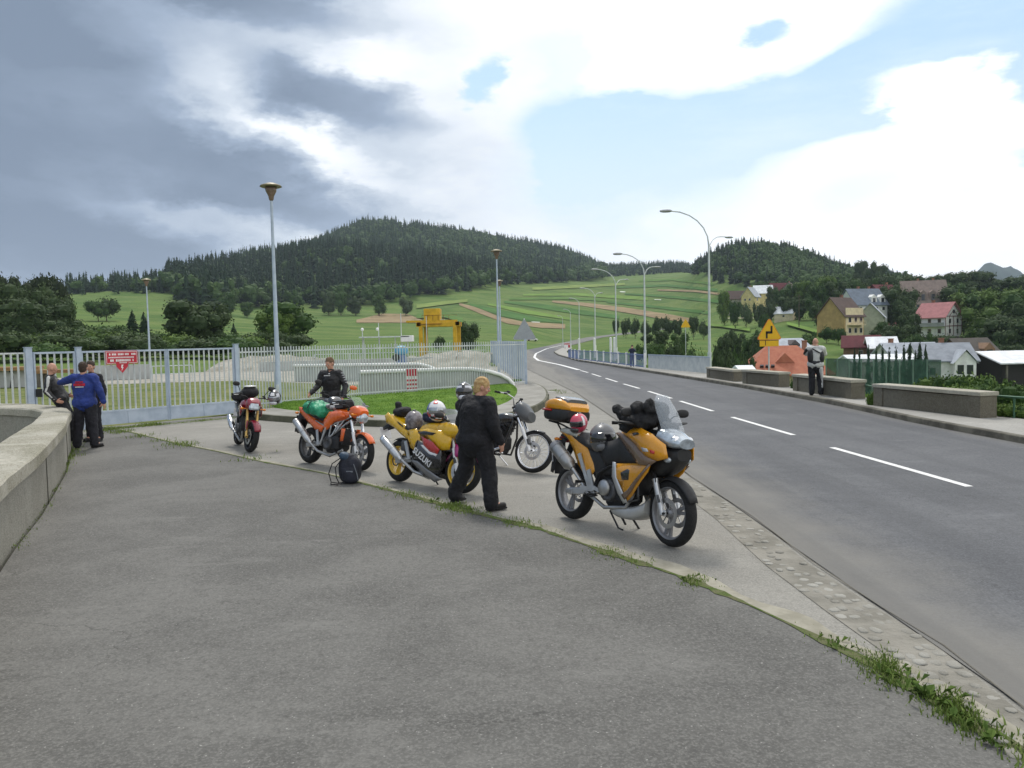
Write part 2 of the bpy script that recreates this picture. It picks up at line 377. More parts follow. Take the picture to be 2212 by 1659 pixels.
def terrain_grid():
    Z = np.zeros((len(az_cols), len(rr)))
    lr = np.array(TR+[2600]); 
    for i, a in enumerate(az_cols):
        aa = np.clip(a, ca[0], ca[-1]); col = np.array([np.interp(aa, ca, tab[:, j]) for j in range(len(TR))])
        col = np.append(col, min(col[-1]*.4, 25)); Z[i] = np.interp(rr, lr, col)
    # smooth the table part
    k = np.array([1,2,3,4,3,2,1.]); k /= k.sum()
    P = np.pad(Z, ((3,3),(3,3)), 'edge')
    P = np.apply_along_axis(lambda v: np.convolve(v, k, 'valid'), 0, P); P = np.apply_along_axis(lambda v: np.convolve(v, k, 'valid'), 1, P)
    P = P[:Z.shape[0], :Z.shape[1]]
    A, Rr = np.meshgrid(az_cols, rr, indexing='ij'); X = np.sin(A)*Rr; Y = np.cos(A)*Rr
    # near zone
    s = X-(yline(WALK_R, np.clip(Y, -6, 165))+.15)
    near = np.where(s > 0, -.12-np.minimum(5.6, np.where(s < 2.2, s*.10, .22+(s-2.2)*.30)), -.10)
    w = np.clip((Rr-40)/45, 0, 1); w = w*w*(3-2*w)
    wl = np.where(s > 0, np.maximum(w, 0), w)
    Zf = near*(1-wl)+P*wl
    # pit behind the curved parapet at the left
    inn = (Y < 18.0) & (Y > -12) & (X < yline(WALL_IN[:8], np.clip(Y, -2, 16.5))-.02) & (X > -40)
    inn |= (Y < 17.7) & (X < -11.4) & (X > -40) & (Y > -12)
    Zf = np.where(inn, -2.6, Zf)
    # rolling detail far away
    nz = np.array([[mnoise.noise((x*.012, y*.012, 1.3))*1.2+mnoise.noise((x*.05, y*.05, 4.3))*.35 for x, y in zip(xr, yr)] for xr, yr in zip(X[::1], Y[::1])])
    Zf += nz*np.clip((Rr-150)/300, 0, 1)*2.2
    # road corridor
    best = np.full(X.shape, 1e9); bz = np.zeros(X.shape)
    for (x0,y0),(x1,y1),z0,z1 in zip(RCL[:-1], RCL[1:], RCZ[:-1], RCZ[1:]):
        L2 = (x1-x0)**2+(y1-y0)**2; t = np.clip(((X-x0)*(x1-x0)+(Y-y0)*(y1-y0))/L2, 0, 1)
        d = np.hypot(X-(x0+t*(x1-x0)), Y-(y0+t*(y1-y0))); bz = np.where(d < best, z0+t*(z1-z0), bz); best = np.minimum(d, best)
    wr = 1-np.clip((best-4.6)/np.clip(Rr*.09, 3.5, 24), 0, 1); wr = wr*wr*(3-2*wr)*np.clip((Rr-50)/20, 0, 1)*(Y > 0)
    Zf = Zf*(1-wr)+(bz-.12)*wr
    return Zf, X, Y
TZ, TX, TY = terrain_grid()
def H(x, y):
    a = math.atan2(x, y); r = math.hypot(x, y)
    i = int(np.clip(np.searchsorted(az_cols, a)-1, 0, len(az_cols)-2)); j = int(np.clip(np.searchsorted(rr, r)-1, 0, len(rr)-2))
    u = (a-az_cols[i])/(az_cols[i+1]-az_cols[i]); v = (r-rr[j])/(rr[j+1]-rr[j]); u = min(max(u,0),1); v = min(max(v,0),1)
    return float((TZ[i,j]*(1-v)+TZ[i,j+1]*v)*(1-u)+(TZ[i+1,j]*(1-v)+TZ[i+1,j+1]*v)*u)
def T(px, py, r0=45, r1=2000):
    """where the line of sight through a point of the view meets the land, first hit beyond r0"""
    d = ray(px, py); h = math.hypot(d.x, d.y); d = d/h; r = r0; last = r0
    while r < r1:
        z = CAMH+d.z*r
        if z <= H(d.x*r, d.y*r):
            a, b = last, r
            for _ in range(18):
                m_ = (a+b)/2
                if CAMH+d.z*m_ <= H(d.x*m_, d.y*m_): b = m_
                else: a = m_
            return Vector((d.x*b, d.y*b, H(d.x*b, d.y*b)))
        last = r; r *= 1.006
    return None
# terrain material: meadow with mown bands and darker tufts
gm = bpy.data.materials.new('meadow'); gm.use_nodes = True; q = NG(gm.node_tree); b = q.n['Principled BSDF']
tcn = q.new('ShaderNodeTexCoord'); ob = tcn.outputs['Object']
f1 = q.noise(ob, .035, 6, .6); f2 = q.noise(ob, .35, 5, .65); f3 = q.noise(ob, 4.0, 4, .6)
mp = q.new('ShaderNodeMapping'); q.l.new(ob, mp.inputs[0]); mp.inputs['Scale'].default_value = (.012, .06, .06); mp.inputs['Rotation'].default_value = (0,0,.35)
f4 = q.noise(mp.outputs[0], 1.6, 4, .55)
c = q.mix(q.mr(f1, .38, .62), (.066,.130,.024), (.120,.188,.042))
c = q.mix(q.mr(f4, .45, .60, 0, .75), c, (.165,.210,.06))
c = q.mix(q.mr(f2, .40, .70, 0, .6), c, (.052,.115,.022))
c = q.mix(q.mr(f3, .35, .75, 0, .5), c, (.080,.120,.033))
q.l.new(c, b.inputs['Base Color']); b.inputs['Roughness'].default_value = .95; b.inputs['Specular IOR Level'].default_value = .15
bn = q.new('ShaderNodeBump'); bn.inputs['Strength'].default_value = .8; bn.inputs['Distance'].default_value = .25
q.l.new(f3, bn.inputs['Height']); q.l.new(bn.outputs[0], b.inputs['Normal'])
nA, nR = TZ.shape
Vt = np.stack([TX, TY, TZ], -1).reshape(-1,3); Vt = np.vstack([Vt, [[0,0,-.1]]])
I, J = np.meshgrid(np.arange(nA-1), np.arange(nR-1), indexing='ij'); I = I.ravel(); J = J.ravel()
Ft = np.stack([I*nR+J, I*nR+J+1, (I+1)*nR+J+1, (I+1)*nR+J], -1)
i0 = np.arange(nA-1); Fc = np.stack([np.full(nA-1, nA*nR), i0*nR, (i0+1)*nR], -1)
ter = np_mesh('terrain', Vt, [Ft, Fc], gm, smooth=True); tag(ter, kind='structure')

# far hills
def hill(name, cx, topy, halfw, r, col, bumps):
    V = []; n = 40; base = at_dist(cx, 720, r); top = at_dist(cx, topy, r).z; hw = halfw/FPX*r
    for i in range(n+1):
        for j in range(9):
            t = i/n*2-1; u = j/8
            h = (math.cos(t*math.pi/2)**bumps)*(1+.08*mnoise.noise((t*5,u*2,cx)))*math.sin(u*math.pi/2)**1.0
            V.append((base.x+t*hw*1.25, base.y-hw*.9*(1-u), max(0, h*(top+10)-10)+mnoise.noise((t*14, u*8, 3))*r*.0016))
    F = np.array([(i*9+j, (i+1)*9+j, (i+1)*9+j+1, i*9+j+1) for i in range(n) for j in range(8)])
    o = np_mesh(name, np.array(V), [F], mat(name+'_wood', col, .95, var=.25, vs=.02, bump=.6, bs=.05), smooth=True); tag(o, kind='structure')
hill('distant_hill', 2146, 571, 95, 3400, (.020,.045,.030), .8)
hill('distant_hill', 1915, 580, 46, 1500, (.030,.070,.022), 1.2)

# ================================================================ paved surfaces
def asphalt(name, c1, c2, speck, sscale=260, stain=(.5,.5,.5), bumpd=.006, dusty=None, spk=.5):
    m = bpy.data.materials.new(name); m.use_nodes = True; q = NG(m.node_tree); b = q.n['Principled BSDF']
    tcn = q.new('ShaderNodeTexCoord'); ob = tcn.outputs['Object']
    big = q.noise(ob, .55, 6, .62, .4); mid = q.noise(ob, 3.2, 5, .6); fine = q.noise(ob, 55, 3, .7); med = q.noise(ob, 17, 4, .7)
    c = q.mix(q.mr(big, .36, .64), c1, c2)
    mp = q.new('ShaderNodeMapping'); q.l.new(ob, mp.inputs[0]); mp.inputs['Scale'].default_value = (.5, 1.8, 1)
    c = q.mix(q.mr(q.noise(mp.outputs[0], .9, 6, .65), .56, .74, 0, .60), c, tuple(min(1, k*1.45) for k in c2))
    c = q.mix(q.mr(mid, .45, .75, 0, .28), c, tuple(k*.72 for k in c1))
    cr = q.new('ShaderNodeTexVoronoi'); cr.feature = 'DISTANCE_TO_EDGE'; cr.inputs['Scale'].default_value = .38; wv = q.new('ShaderNodeVectorMath', operation='ADD'); q.l.new(ob, wv.inputs[0]); nv = q.new('ShaderNodeTexNoise'); q.l.new(ob, nv.inputs['Vector']); nv.inputs['Scale'].default_value = 1.6; nv.inputs['Detail'].default_value = 6; q.l.new(nv.outputs['Color'], wv.inputs[1]); q.l.new(wv.outputs[0], cr.inputs['Vector'])
    c = q.mix(q.m('MULTIPLY', q.mr(cr.outputs['Distance'], .0, .006, .55, 0), q.mr(q.noise(ob, .45, 3), .50, .58)), c, tuple(k*.42 for k in c1))
    c = q.mix(q.mr(q.noise(ob, .28, 5, .6, .6), .58, .68, 0, .22), c, tuple(k*.62 for k in c1))
    c = q.mix(q.mr(med, .42, .70, 0, .45), c, tuple(k*.60 for k in c1))
    c = q.mix(q.mr(fine, .42, .68, 0, .55), c, tuple(min(1, k*1.5) for k in c2))
    vo = q.new('ShaderNodeTexVoronoi'); q.l.new(ob, vo.inputs['Vector']); vo.inputs['Scale'].default_value = 34
    sp = q.m('MULTIPLY', q.mr(vo.outputs['Distance'], .10, .22, 1, 0), q.mr(q.noise(ob, 21, 2, .5), .56, .62))
    c = q.mix(q.m('MULTIPLY', sp, spk), c, speck)
    if dusty:
        sx = q.new('ShaderNodeSeparateXYZ'); q.l.new(ob, sx.inputs[0])
        e = q.m('ADD', sx.outputs[0], q.m('MULTIPLY', q.m('SUBTRACT', q.noise(ob, .8, 5, .6), .5), 1.6))
        c = q.mix(q.mr(e, dusty[0], dusty[1], .85, 0), c, dusty[2])
        e2 = q.m('ADD', sx.outputs[0], q.m('MULTIPLY', q.m('SUBTRACT', q.noise(ob, .5, 5, .6), .5), 1.0))
        c = q.mix(q.mr(e2, dusty[3], dusty[4], 0, .6), c, dusty[2])
        mp = q.new('ShaderNodeMapping'); q.l.new(ob, mp.inputs[0]); mp.inputs['Scale'].default_value = (1.1, .06, 1)
        c = q.mix(q.mr(q.noise(mp.outputs[0], 1.1, 4, .6), .45, .62, 0, .30), c, tuple(k*.66 for k in c1))
    q.l.new(c, b.inputs['Base Color']); b.inputs['Roughness'].default_value = .88; b.inputs['Specular IOR Level'].default_value = .3
    bn = q.new('ShaderNodeBump'); bn.inputs['Strength'].default_value = .7; bn.inputs['Distance'].default_value = bumpd
    q.l.new(q.m('ADD', fine, q.m('MULTIPLY', med, .6)), bn.inputs['Height']); q.l.new(bn.outputs[0], b.inputs['Normal'])
    return m
M_PAVE = asphalt('old_asphalt', (.093,.091,.085), (.145,.142,.132), (.50,.49,.46))
M_APRON = asphalt('worn_apron', (.205,.197,.176), (.258,.248,.222), (.45,.44,.40), spk=.2)
M_ROAD = asphalt('road_asphalt', (.092,.095,.102), (.120,.123,.129), (.30,.30,.30), spk=.1, dusty=(2.6,4.1,(.205,.196,.175),8.7,9.4), bumpd=.003)
M_WALK = asphalt('walk_slab', (.270,.262,.240), (.330,.320,.295), (.45,.44,.40), spk=.1)
M_CONC = mat('weathered_concrete', (.30,.285,.245), .9, var=.1, vs=1.5, bump=.8, bs=30, col2=(.42,.40,.35))
M_CONCD = mat('dark_concrete', (.115,.105,.085), .92, vs=1.3, bump=.8, bs=25, col2=(.21,.19,.155))
M_PAINT = mat('worn_road_paint', (.62,.62,.60), .7, var=.1, vs=9, col2=(.78,.78,.77))
def sheet(name, pts, z, m, kind='structure', sub=None):
    """flat sheet from an outline (world x, y)"""
    bm = bmesh.new(); vs = [bm.verts.new((p[0], p[1], z)) for p in pts]
    es = [bm.edges.new((vs[i], vs[(i+1)%len(vs)])) for i in range(len(vs))]
    bmesh.ops.triangle_fill(bm, edges=es, use_beauty=True)
    for f in bm.faces:
        if f.normal.z < 0: f.normal_flip()
    me = bpy.data.meshes.new(name); bm.to_mesh(me); bm.free(); me.materials.append(m)
    o = bpy.data.objects.new(name, me); COL.objects.link(o); tag(o, kind=kind); return o
def resample(pl, step):
    P = [Vector(p).to_3d() if len(p) == 2 else Vector(p) for p in pl]; out = [P[0]]; acc = 0
    for a, b_ in zip(P[:-1], P[1:]):
        L = (b_-a).length; n = max(1, int(L/step))
        for k in range(1, n+1): out.append(a.lerp(b_, k/n))
    return out
def ribbon(name, pl, w0, w1, z, m, step=2.0, hf=None, mbx=None):
    """strip along a polyline between side offsets w0..w1 (positive = right of travel)"""
    P = resample(pl, step); V = []; n = len(P)
    for i, p in enumerate(P):
        t = (P[min(i+1,n-1)]-P[max(i-1,0)]); t.z = 0; t.normalize(); s = Vector((t.y, -t.x, 0))
        for w in (w0, w1):
            v = p+s*w; V.append((v.x, v.y, (hf(v.x, v.y) if hf else p.z)+z))
    F = [(2*i, 2*i+1, 2*i+3, 2*i+2) for i in range(n-1)]
    if mbx is not None: mbx.add(V, F); return
    mb = MB(); mb.add(V, F); return mb.build(name, m)
CRACK = [tuple(G(*p)[:2]) for p in ((215,921),(290,936),(380,958),(470,976),(560,997),(700,1023),(850,1062),(1000,1102),(1160,1142),(1300,1190),(1410,1226),(1500,1257),(1600,1300),(1740,1366),(1900,1442),(2050,1532),(2212,1628))]
CRACK += [(3.6,3.0),(4.2,0),(4.6,-6)]
GATE_L = G(180,927); 
sheet('pavement', CRACK+[(-1.2,-6)]+[(x+.05,y) for x, y in WALL_OUT[:10]]+[(-10.4,20.0)], .006, M_PAVE)
LE = [tuple(p[:2]) for p in RLE]
le_near = [(3.0,-6),(2.95,0),(2.9,3.0)]+LE
KERBI = [tuple(G(*p)[:2]) for p in ((512,899),(560,908),(640,914),(740,919),(860,924),(1000,921),(1090,908),(1160,890),(1186,872),(1186,852),(1168,838),(1146,832))]   # foot of the grass island kerb
ap = [(x+.35,y) for x,y in le_near]+[tuple(G(1120,790)[:2]), tuple(G(1120,800)[:2])]+[(KERBI[-1][0]-1.5, KERBI[-1][1]+6)]+KERBI[::-1][1:]+[tuple(G(512,896)[:2]), tuple(G(215,923)[:2]), (-14,20.4), (-8,16), (-4,10), (-1,4), (-1,-6)]
sheet('apron', ap, 0.0, M_APRON)
# main road as a ribbon: left and right edges
rl = [(2.95,-8),(2.95,0),(2.88,3)]+LE+[tuple(G(1120,790)[:2]),(-2.6,80),(-2.2,95),(-.3,118),(4.2,165),(12.6,248),(32,333),(53,403),(76,453),(105,503),(143,543)]
rg = KERB_R[0:2]+KERB_R[2:]+[(19.0,244),(38,327),(59,397),(82,447),(111,497),(147,537)]
def road_z(y): return float(np.interp(y, [246,330,400,450,500,540], [0,2.2,3.6,5.5,7.7,10.5]))
mbr = MB(); ysr = list(np.concatenate([np.arange(-8,60,2.0), np.arange(60,250,5), np.arange(250,541,8)])); V = []
for y in ysr:
    xl = float(yline(rl, y)); xr_ = float(yline(rg, y+.01))
    for k in range(5): V.append((xl+(xr_-xl)*k/4, y, road_z(y)+.010))
mbr.add(V, [(i*5+k, i*5+k+1, (i+1)*5+k+1, (i+1)*5+k) for i in range(len(ysr)-1) for k in range(4)])
tag(mbr.build('road', M_ROAD), kind='structure')
# centre line: dashes near, solid far
mbm = MB()
def dash(a, b_, w=.12): ribbon(None, [a, b_], -w/2, w/2, .014, None, 1.0, mbx=mbm)
cl = [(6.18,4.5),(6.07,10.5),(5.8,14.3),(5.77,16.2),(5.57,19.9),(5.14,31.7),(4.98,34.8),(4.55,47.9),(3.8,62.6)]
def clx(y): return float(np.interp(y, [p[1] for p in cl], [p[0] for p in cl]))
for y0, y1 in ((3.6,6.6),(G(2092,1053).y,G(1795,968).y),(G(1712,941).y,G(1582,902).y),(G(1541,889).y,G(1480,868).y+.2),(26.3,30.0),(31.7,35.0),(36.7,40.2),(42,45.5),(47.2,50.5)): dash((clx(y0),y0),(clx(y1),y1))
ribbon(None, [(4.4,51.5),(3.8,62.6),(3.26,68.6),(2.6,76),(2.6,89.7),(3.5,112),(7.3,163),(15.7,243)], -.14, .14, .014, None, 2.0, mbx=mbm)
for k in range(8): ribbon(None, [(15.7+k*9, 256+k*25), (17.7+k*9, 262+k*25)], -.1, .1, road_z(258+k*25)+.06, None, 2.0, mbx=mbm) if k < 3 else None
mo = mbm.build('lane_marking', M_PAINT); tag(mo, kind='structure')
mb2 = MB(); ribbon(None, [G(1152,847), G(1197,847)], -.07, .07, .014, None, mbx=mb2); tag(mb2.build('lane_marking', M_PAINT), kind='structure')
# gutter line, cobbles beside the road
M_GUT = mat('gutter_dirt', (.15,.14,.12), .95, vs=3, bump=.6, col2=(.12,.11,.085))
tag(ribbon('gutter', le_near[1:], -.007, .004, .016, M_GUT, 1.0), kind='structure')
M_COBB = mat('cobble_bed', (.175,.165,.138), .95, vs=2.5, bump=.9, bs=20, col2=(.26,.245,.21))
tag(ribbon('cobble_bed', [p for p in le_near if p[1] < 12.5], -.44, -.04, .005, M_COBB, .6), kind='structure')
P = resample([p for p in le_near if -1 < p[1] < 11.8], .13); mbc = MB(); rc = random.Random(3)
for i, p in enumerate(P[:-1]):
    t = (P[i+1]-p).normalized(); s = Vector((t.y,-t.x,0)); far = p.y
    for k in range(4):
        if rc.random() < (.16+.09*max(0, far-5)): continue
        c = p-s*(.09+k*.098+rc.uniform(-.02,.02))+t*rc.uniform(-.03,.03)
        a = math.atan2(t.y, t.x)+rc.uniform(-.3,.3)
        mbc.ell((c.x, c.y, .002+rc.uniform(-.004,.004)), (.052*rc.uniform(.6,1.2), .040*rc.uniform(.7,1.2), .013*rc.uniform(.5,1.2)), (0,0,a), 8, 6, jit=.3, pw=.72)
cob = mbc.build('cobble', mat('cobble_stone', (.20,.19,.162), .85, vs=2.2, bump=.5, bs=60, col2=(.33,.32,.285))); tag(cob, kind='stuff', label='worn grey cobbles along the road edge', cat='cobbles')
# right kerb and pavement
def zribbon(name, A, B, z, m, ys):
    V = []
    for y in ys: V += [(float(yline(A, y)), y, z), (float(yline(B, y)), y, z)]
    mb = MB(); mb.add(V, [(2*i, 2*i+1, 2*i+3, 2*i+2) for i in range(len(ys)-1)]); o = mb.build(name, m); tag(o, kind='structure'); return o
ysk = list(np.arange(-6,60,1.5))+list(np.arange(60,166,5))
K2 = [(x+.16,y) for x,y in KERB_R]; W2 = [(x+.28,y) for x,y in WALK_R]
zribbon('footway', K2, W2, .13, M_WALK, ysk)
M_KERB = mat('kerb_stone', (.075,.070,.055), .9, vs=2.0, bump=.6, bs=30, col2=(.16,.15,.12))
mbk = MB(); V = []
for y in ysk:
    x = float(yline(KERB_R, y)); V += [(x,y,-.05),(x+.015,y,.12),(x+.03,y,.137),(x+.17,y,.137),(x+.17,y,-.05)]
mbk.add(V, [(i*5+k, i*5+k+1, (i+1)*5+k+1, (i+1)*5+k) for i in range(len(ysk)-1) for k in range(4)])
tag(mbk.build('kerb', M_KERB), kind='structure')
# grass island in front of the railing fence
M_LAWN = mat('lawn', (.070,.145,.018), .95, vs=1.2, bump=1, bs=60, col2=(.135,.225,.035), spec=.1)
M_KTOP = mat('kerb_top', (.22,.21,.185), .9, vs=1.4, bump=.6, bs=30, col2=(.30,.29,.26))
FENCE = [G(513,893).xy, G(780,866).xy, G(1132,836).xy]
def off(pl, d):
    out = []
    for i, p in enumerate(pl):
        a = Vector(pl[max(i-1,0)]); c = Vector(pl[min(i+1,len(pl)-1)]); t = (c-a).normalized(); out.append((p[0]-t.y*d, p[1]+t.x*d))
    return out
def smooth_pl(pl, n=2):
    for _ in range(n):
        q_ = [pl[0]]
        for a, b_ in zip(pl[:-1], pl[1:]): q_ += [(a[0]*.75+b_[0]*.25, a[1]*.75+b_[1]*.25), (a[0]*.25+b_[0]*.75, a[1]*.25+b_[1]*.75)]
        pl = q_+[pl[-1]]
    return pl
KI = smooth_pl(KERBI, 2); KI1 = off(KI, .10); KI2 = off(KI, 1.15)
mbk = MB(); V = []; n = len(KI)
for a, c, d in zip(KI, off(KI,.03), KI1): V += [(*a,-.05),(*c,.155),(*d,.165)]
mbk.add(V, [(i*3+k, i*3+k+1, (i+1)*3+k+1, (i+1)*3+k) for i in range(n-1) for k in range(2)])
tag(mbk.build('island_kerb', mat('mossy_kerb', (.070,.072,.045), .95, vs=1.8, bump=.7, bs=25, col2=(.14,.135,.095))), kind='structure')
mbk = MB(); V = []
for a, c in zip(KI1, KI2): V += [(*a,.165),(*c,.17)]
mbk.add(V, [(2*i,2*i+1,2*i+3,2*i+2) for i in range(n-1)]); tag(mbk.build('island_edging', M_KTOP), kind='structure')
bed = KI2+[tuple(G(1140,835)[:2])]+[(p[0]+.3,p[1]+2.2) for p in FENCE[::-1]]
mbk = MB(); V = []; 
m_ = 24
for i in range(m_+1):
    t = i/m_; a = Vector(KI2[int(t*(len(KI2)-1))]); f0 = Vector(FENCE[0]).lerp(Vector(FENCE[2]), min(1, t*1.0)); f0 = Vector((f0.x+.2, f0.y+1.6))
    for k in range(7): p = a.lerp(f0, k/6); V.append((p.x, p.y, .171+.10*math.sin(k/6*math.pi)+.02*mnoise.noise((p.x*2,p.y*2,0))))
mbk.add(V, [(i*7+k,i*7+k+1,(i+1)*7+k+1,(i+1)*7+k) for i in range(m_) for k in range(6)], smooth=True); tag(mbk.build('grass_bank', M_LAWN), kind='structure')
# yard behind the gate: gravel and rough grass
M_GRAV = mat('yard_gravel', (.25,.235,.19), .95, vs=.9, bump=.9, bs=20, col2=(.38,.36,.31))
M_ROUGH = mat('rough_grass', (.090,.125,.035), .95, vs=.8, bump=1, bs=30, col2=(.185,.195,.075), spec=.1)
sheet('yard_grass', [(-18,20.2),(-10.6,20.8),(-8.6,24.2),(4.2,38.5),(-2,50),(-16,47),(-30,44),(-44,30),(-44,22)], -.02, M_ROUGH)
sheet('yard_gravel', [(-44,40),(-30,44),(-16,47),(-9,40),(-4,38),(2,44.5),(6,60),(-14,66),(-30,62),(-60,56)], -.012, M_GRAV)
# ================================================================ structures round the car park
M_GALV = mat('galvanised_paint', (.50,.54,.55), .5, .15, var=.08, vs=3, col2=(.62,.65,.64))
M_GALVB = mat('pale_blue_steel', (.36,.43,.52), .5, .1, var=.08, vs=3, col2=(.46,.53,.62))
M_DARKM = mat('dark_metal', (.03,.03,.032), .5, .4, var=.1)
M_RED = mat('red_sign', (.50,.025,.045), .5, var=.1, vs=4)
M_WHITE = mat('white_paint', (.78,.78,.76), .5, var=.06, vs=4)
M_YEL = mat('yellow_paint', (.62,.36,.015), .5, var=.15, vs=1.2)
M_RUST = mat('rusty_steel', (.22,.08,.03), .8, var=.3, vs=2)
M_BLACK = mat('black_paint', (.012,.012,.013), .5, var=.1)

# --- curved parapet at the left
def sample_pl(pl, n):
    P_ = [Vector((*p,0)) for p in pl]; L = [0]
    for a, b_ in zip(P_[:-1], P_[1:]): L.append(L[-1]+(b_-a).length)
    return [Vector((np.interp(t, L, [p.x for p in P_]), np.interp(t, L, [p.y for p in P_]), 0)) for t in np.linspace(0, L[-1], n)]
nW = 90; Ao = sample_pl(WALL_OUT, nW); Ai = sample_pl(WALL_IN, nW); WT = .80
M_PARA = asphalt('parapet_concrete', (.225,.215,.18), (.31,.30,.26), (.5,.5,.45), spk=.1, bumpd=.02)
M_CAP = asphalt('parapet_cap', (.205,.195,.135), (.42,.40,.34), (.55,.54,.48), spk=.6, bumpd=.03)
par = empty('parapet_wall', 'long curved concrete parapet with broad mossy top at the left edge', 'wall', (0,0,0))
mb = MB(); V = []
for o_, i_ in zip(Ao, Ai):
    n_ = (i_-o_).normalized()
    V += [o_+Vector((0,0,-.1)), o_+Vector((0,0,WT-.17)), i_+Vector((0,0,WT-.17)), i_+Vector((0,0,-2.7))]
mb.add(V, [(i*4+k, i*4+k+1, (i+1)*4+k+1, (i+1)*4+k) for i in range(nW-1) for k in range(3)], smooth=False); mb.build('wall', M_PARA, par)
mb = MB(); V = []; rc = random.Random(5)
for o_, i_ in zip(Ao, Ai):
    n_ = (i_-o_).normalized(); a = o_-n_*.045; c = i_+n_*.045
    V += [a+Vector((0,0,WT-.168)), a+Vector((0,0,WT-.02+rc.uniform(-.006,.004))), a+n_*.03+Vector((0,0,WT+rc.uniform(-.006,.006))), a.lerp(c,.5)+Vector((0,0,WT+.01+rc.uniform(-.005,.005))), c-n_*.03+Vector((0,0,WT+rc.uniform(-.006,.006))), c+Vector((0,0,WT-.03)), c+Vector((0,0,WT-.168))]
mb.add(V, [(i*7+k, i*7+(k+1)%7, (i+1)*7+(k+1)%7, (i+1)*7+k) for i in range(nW-1) for k in range(7)]); mb.build('coping', M_CAP, par)
mb = MB()   # thin dark brown expansion joints down the outer face
for i in (14, 27, 40, 53, 66):
    o_ = Ao[i]; t = (Ao[i+1]-Ao[i-1]).normalized(); n_ = (Ai[i]-o_).normalized(); mb.beam(o_-n_*.002+Vector((0,0,-.1)), o_-n_*.002+Vector((0,0,WT-.18)), .018, .012)
mb.build('joint', mat('dark_joint', (.07,.065,.05), .95), par)
# the floor of the pit behind it
tag(sheet('pit_floor', [(-19,18.2),(-12.3,18.0),(-9.8,16.3),(-2.0,-1.6),(-12,-10),(-40,-10),(-40,18)], -2.55, M_CONCD), kind='structure')

# --- gate and railing fence
def bars(mb, A, B, z0, z1, sp, r=.011, zt=None, rails=(), rr_=.02, pos0=0):
    A = Vector((*Vector(A).xy, 0)); B = Vector((*Vector(B).xy, 0)); L = (B-A).length; n = max(1, int(round(L/sp)))
    for k in range(pos0, n+1-pos0):
        p = A.lerp(B, k/n); mb.beam(p+Vector((0,0,z0)), p+Vector((0,0,z1)), r*2, r*2)
    for z in rails: mb.beam(A+Vector((0,0,z)), B+Vector((0,0,z)), rr_, rr_*2)
gA, gB = G(215,925), G(500,898.5)
gd = (gB-gA).normalized()
def on_gate(px):
    """point of the gate line seen in column px"""
    d = ray(px, 900); s_ = (gA.x*d.y-gA.y*d.x)/(gd.y*d.x-gd.x*d.y); return gA+gd*s_
GZ = .04; GT = 2.03
gate = empty('double_gate', 'wide pale blue steel gate of two barred leaves with solid kick plates', 'gate', on_gate(345))
def local(o, v): return Vector(v)-o.location
def gate_post(px, w=.12, top=2.12, par_=None, name='post'):
    p = on_gate(px); mb = MB(); mb.box((0,0,top/2), (w,w,top), (0,0,math.atan2(gd.y,gd.x)), bev=.012); mb.box((0,0,top+.01), (w+.02,w+.02,.02), (0,0,math.atan2(gd.y,gd.x)))
    o = mb.build(name, M_GALVB, par_); o.location = p-(par_.location if par_ else Vector((0,0,0))); return o
for px in (176, 515): gate_post(px, .13, 2.12, gate)
for a, b_ in ((182,364),(368,509)):
    A = on_gate(a)-gate.location; B = on_gate(b_)-gate.location; A.z = B.z = 0
    lf = bpy.data.objects.new('gate_leaf', None)
    mb = MB()
    for p in (A, B): mb.beam(p+Vector((0,0,.06)), p+Vector((0,0,GT)), .06)
    for z in (GT-.025, .42): mb.beam(A+Vector((0,0,z)), B+Vector((0,0,z)), .05)
    leaf = mb.build('gate_leaf', M_GALVB, gate)
    mb = MB(); bars(mb, A, B, .42, GT-.04, .148, .017, pos0=1); mb.build('bars', M_GALV, leaf)
    mb = MB(); mb.beam(A+Vector((0,0,.235)), B+Vector((0,0,.235)), .025, .33)
    for t in (.0, .5, 1): 
        p = A.lerp(B, t); mb.beam(p+Vector((0,0,.08)), p+Vector((0,0,.40)), .035, .05)
    mb.build('kick_plate', M_GALVB, leaf)
# wicket
wic = empty('wicket_gate', 'narrow barred wicket gate between two steel posts at the end of the parapet', 'gate', on_gate(120))
gate_post(68, .15, 2.14, wic)
A = on_gate(79)-wic.location; B = on_gate(168)-wic.location; A.z = B.z = 0
mb = MB()
for p in (A, B): mb.beam(p+Vector((0,0,.06)), p+Vector((0,0,GT)), .06)
for z in (GT-.025, .35): mb.beam(A+Vector((0,0,z)), B+Vector((0,0,z)), .05)
fr = mb.build('gate_leaf', M_GALVB, wic); mb = MB(); bars(mb, A, B, .36, GT-.04, .15, .017, pos0=1); mb.build('bars', M_GALV, fr)
mb = MB(); mb.box(A+Vector((.12,-.04,1.02)), (.14,.05,.2)); mb.build('lock', M_DARKM, wic)
# fence left of the wicket
fl = empty('railing_fence', 'pale steel railing fence running out of the picture at the far left', 'fence', on_gate(40))
A = on_gate(-160)-fl.location; B = on_gate(60)-fl.location; A.z = B.z = 0
mb = MB(); bars(mb, A, B, .45, GT, .15, .017, rails=(GT-.02,.47)); mb.build('panel', M_GALV, fl)
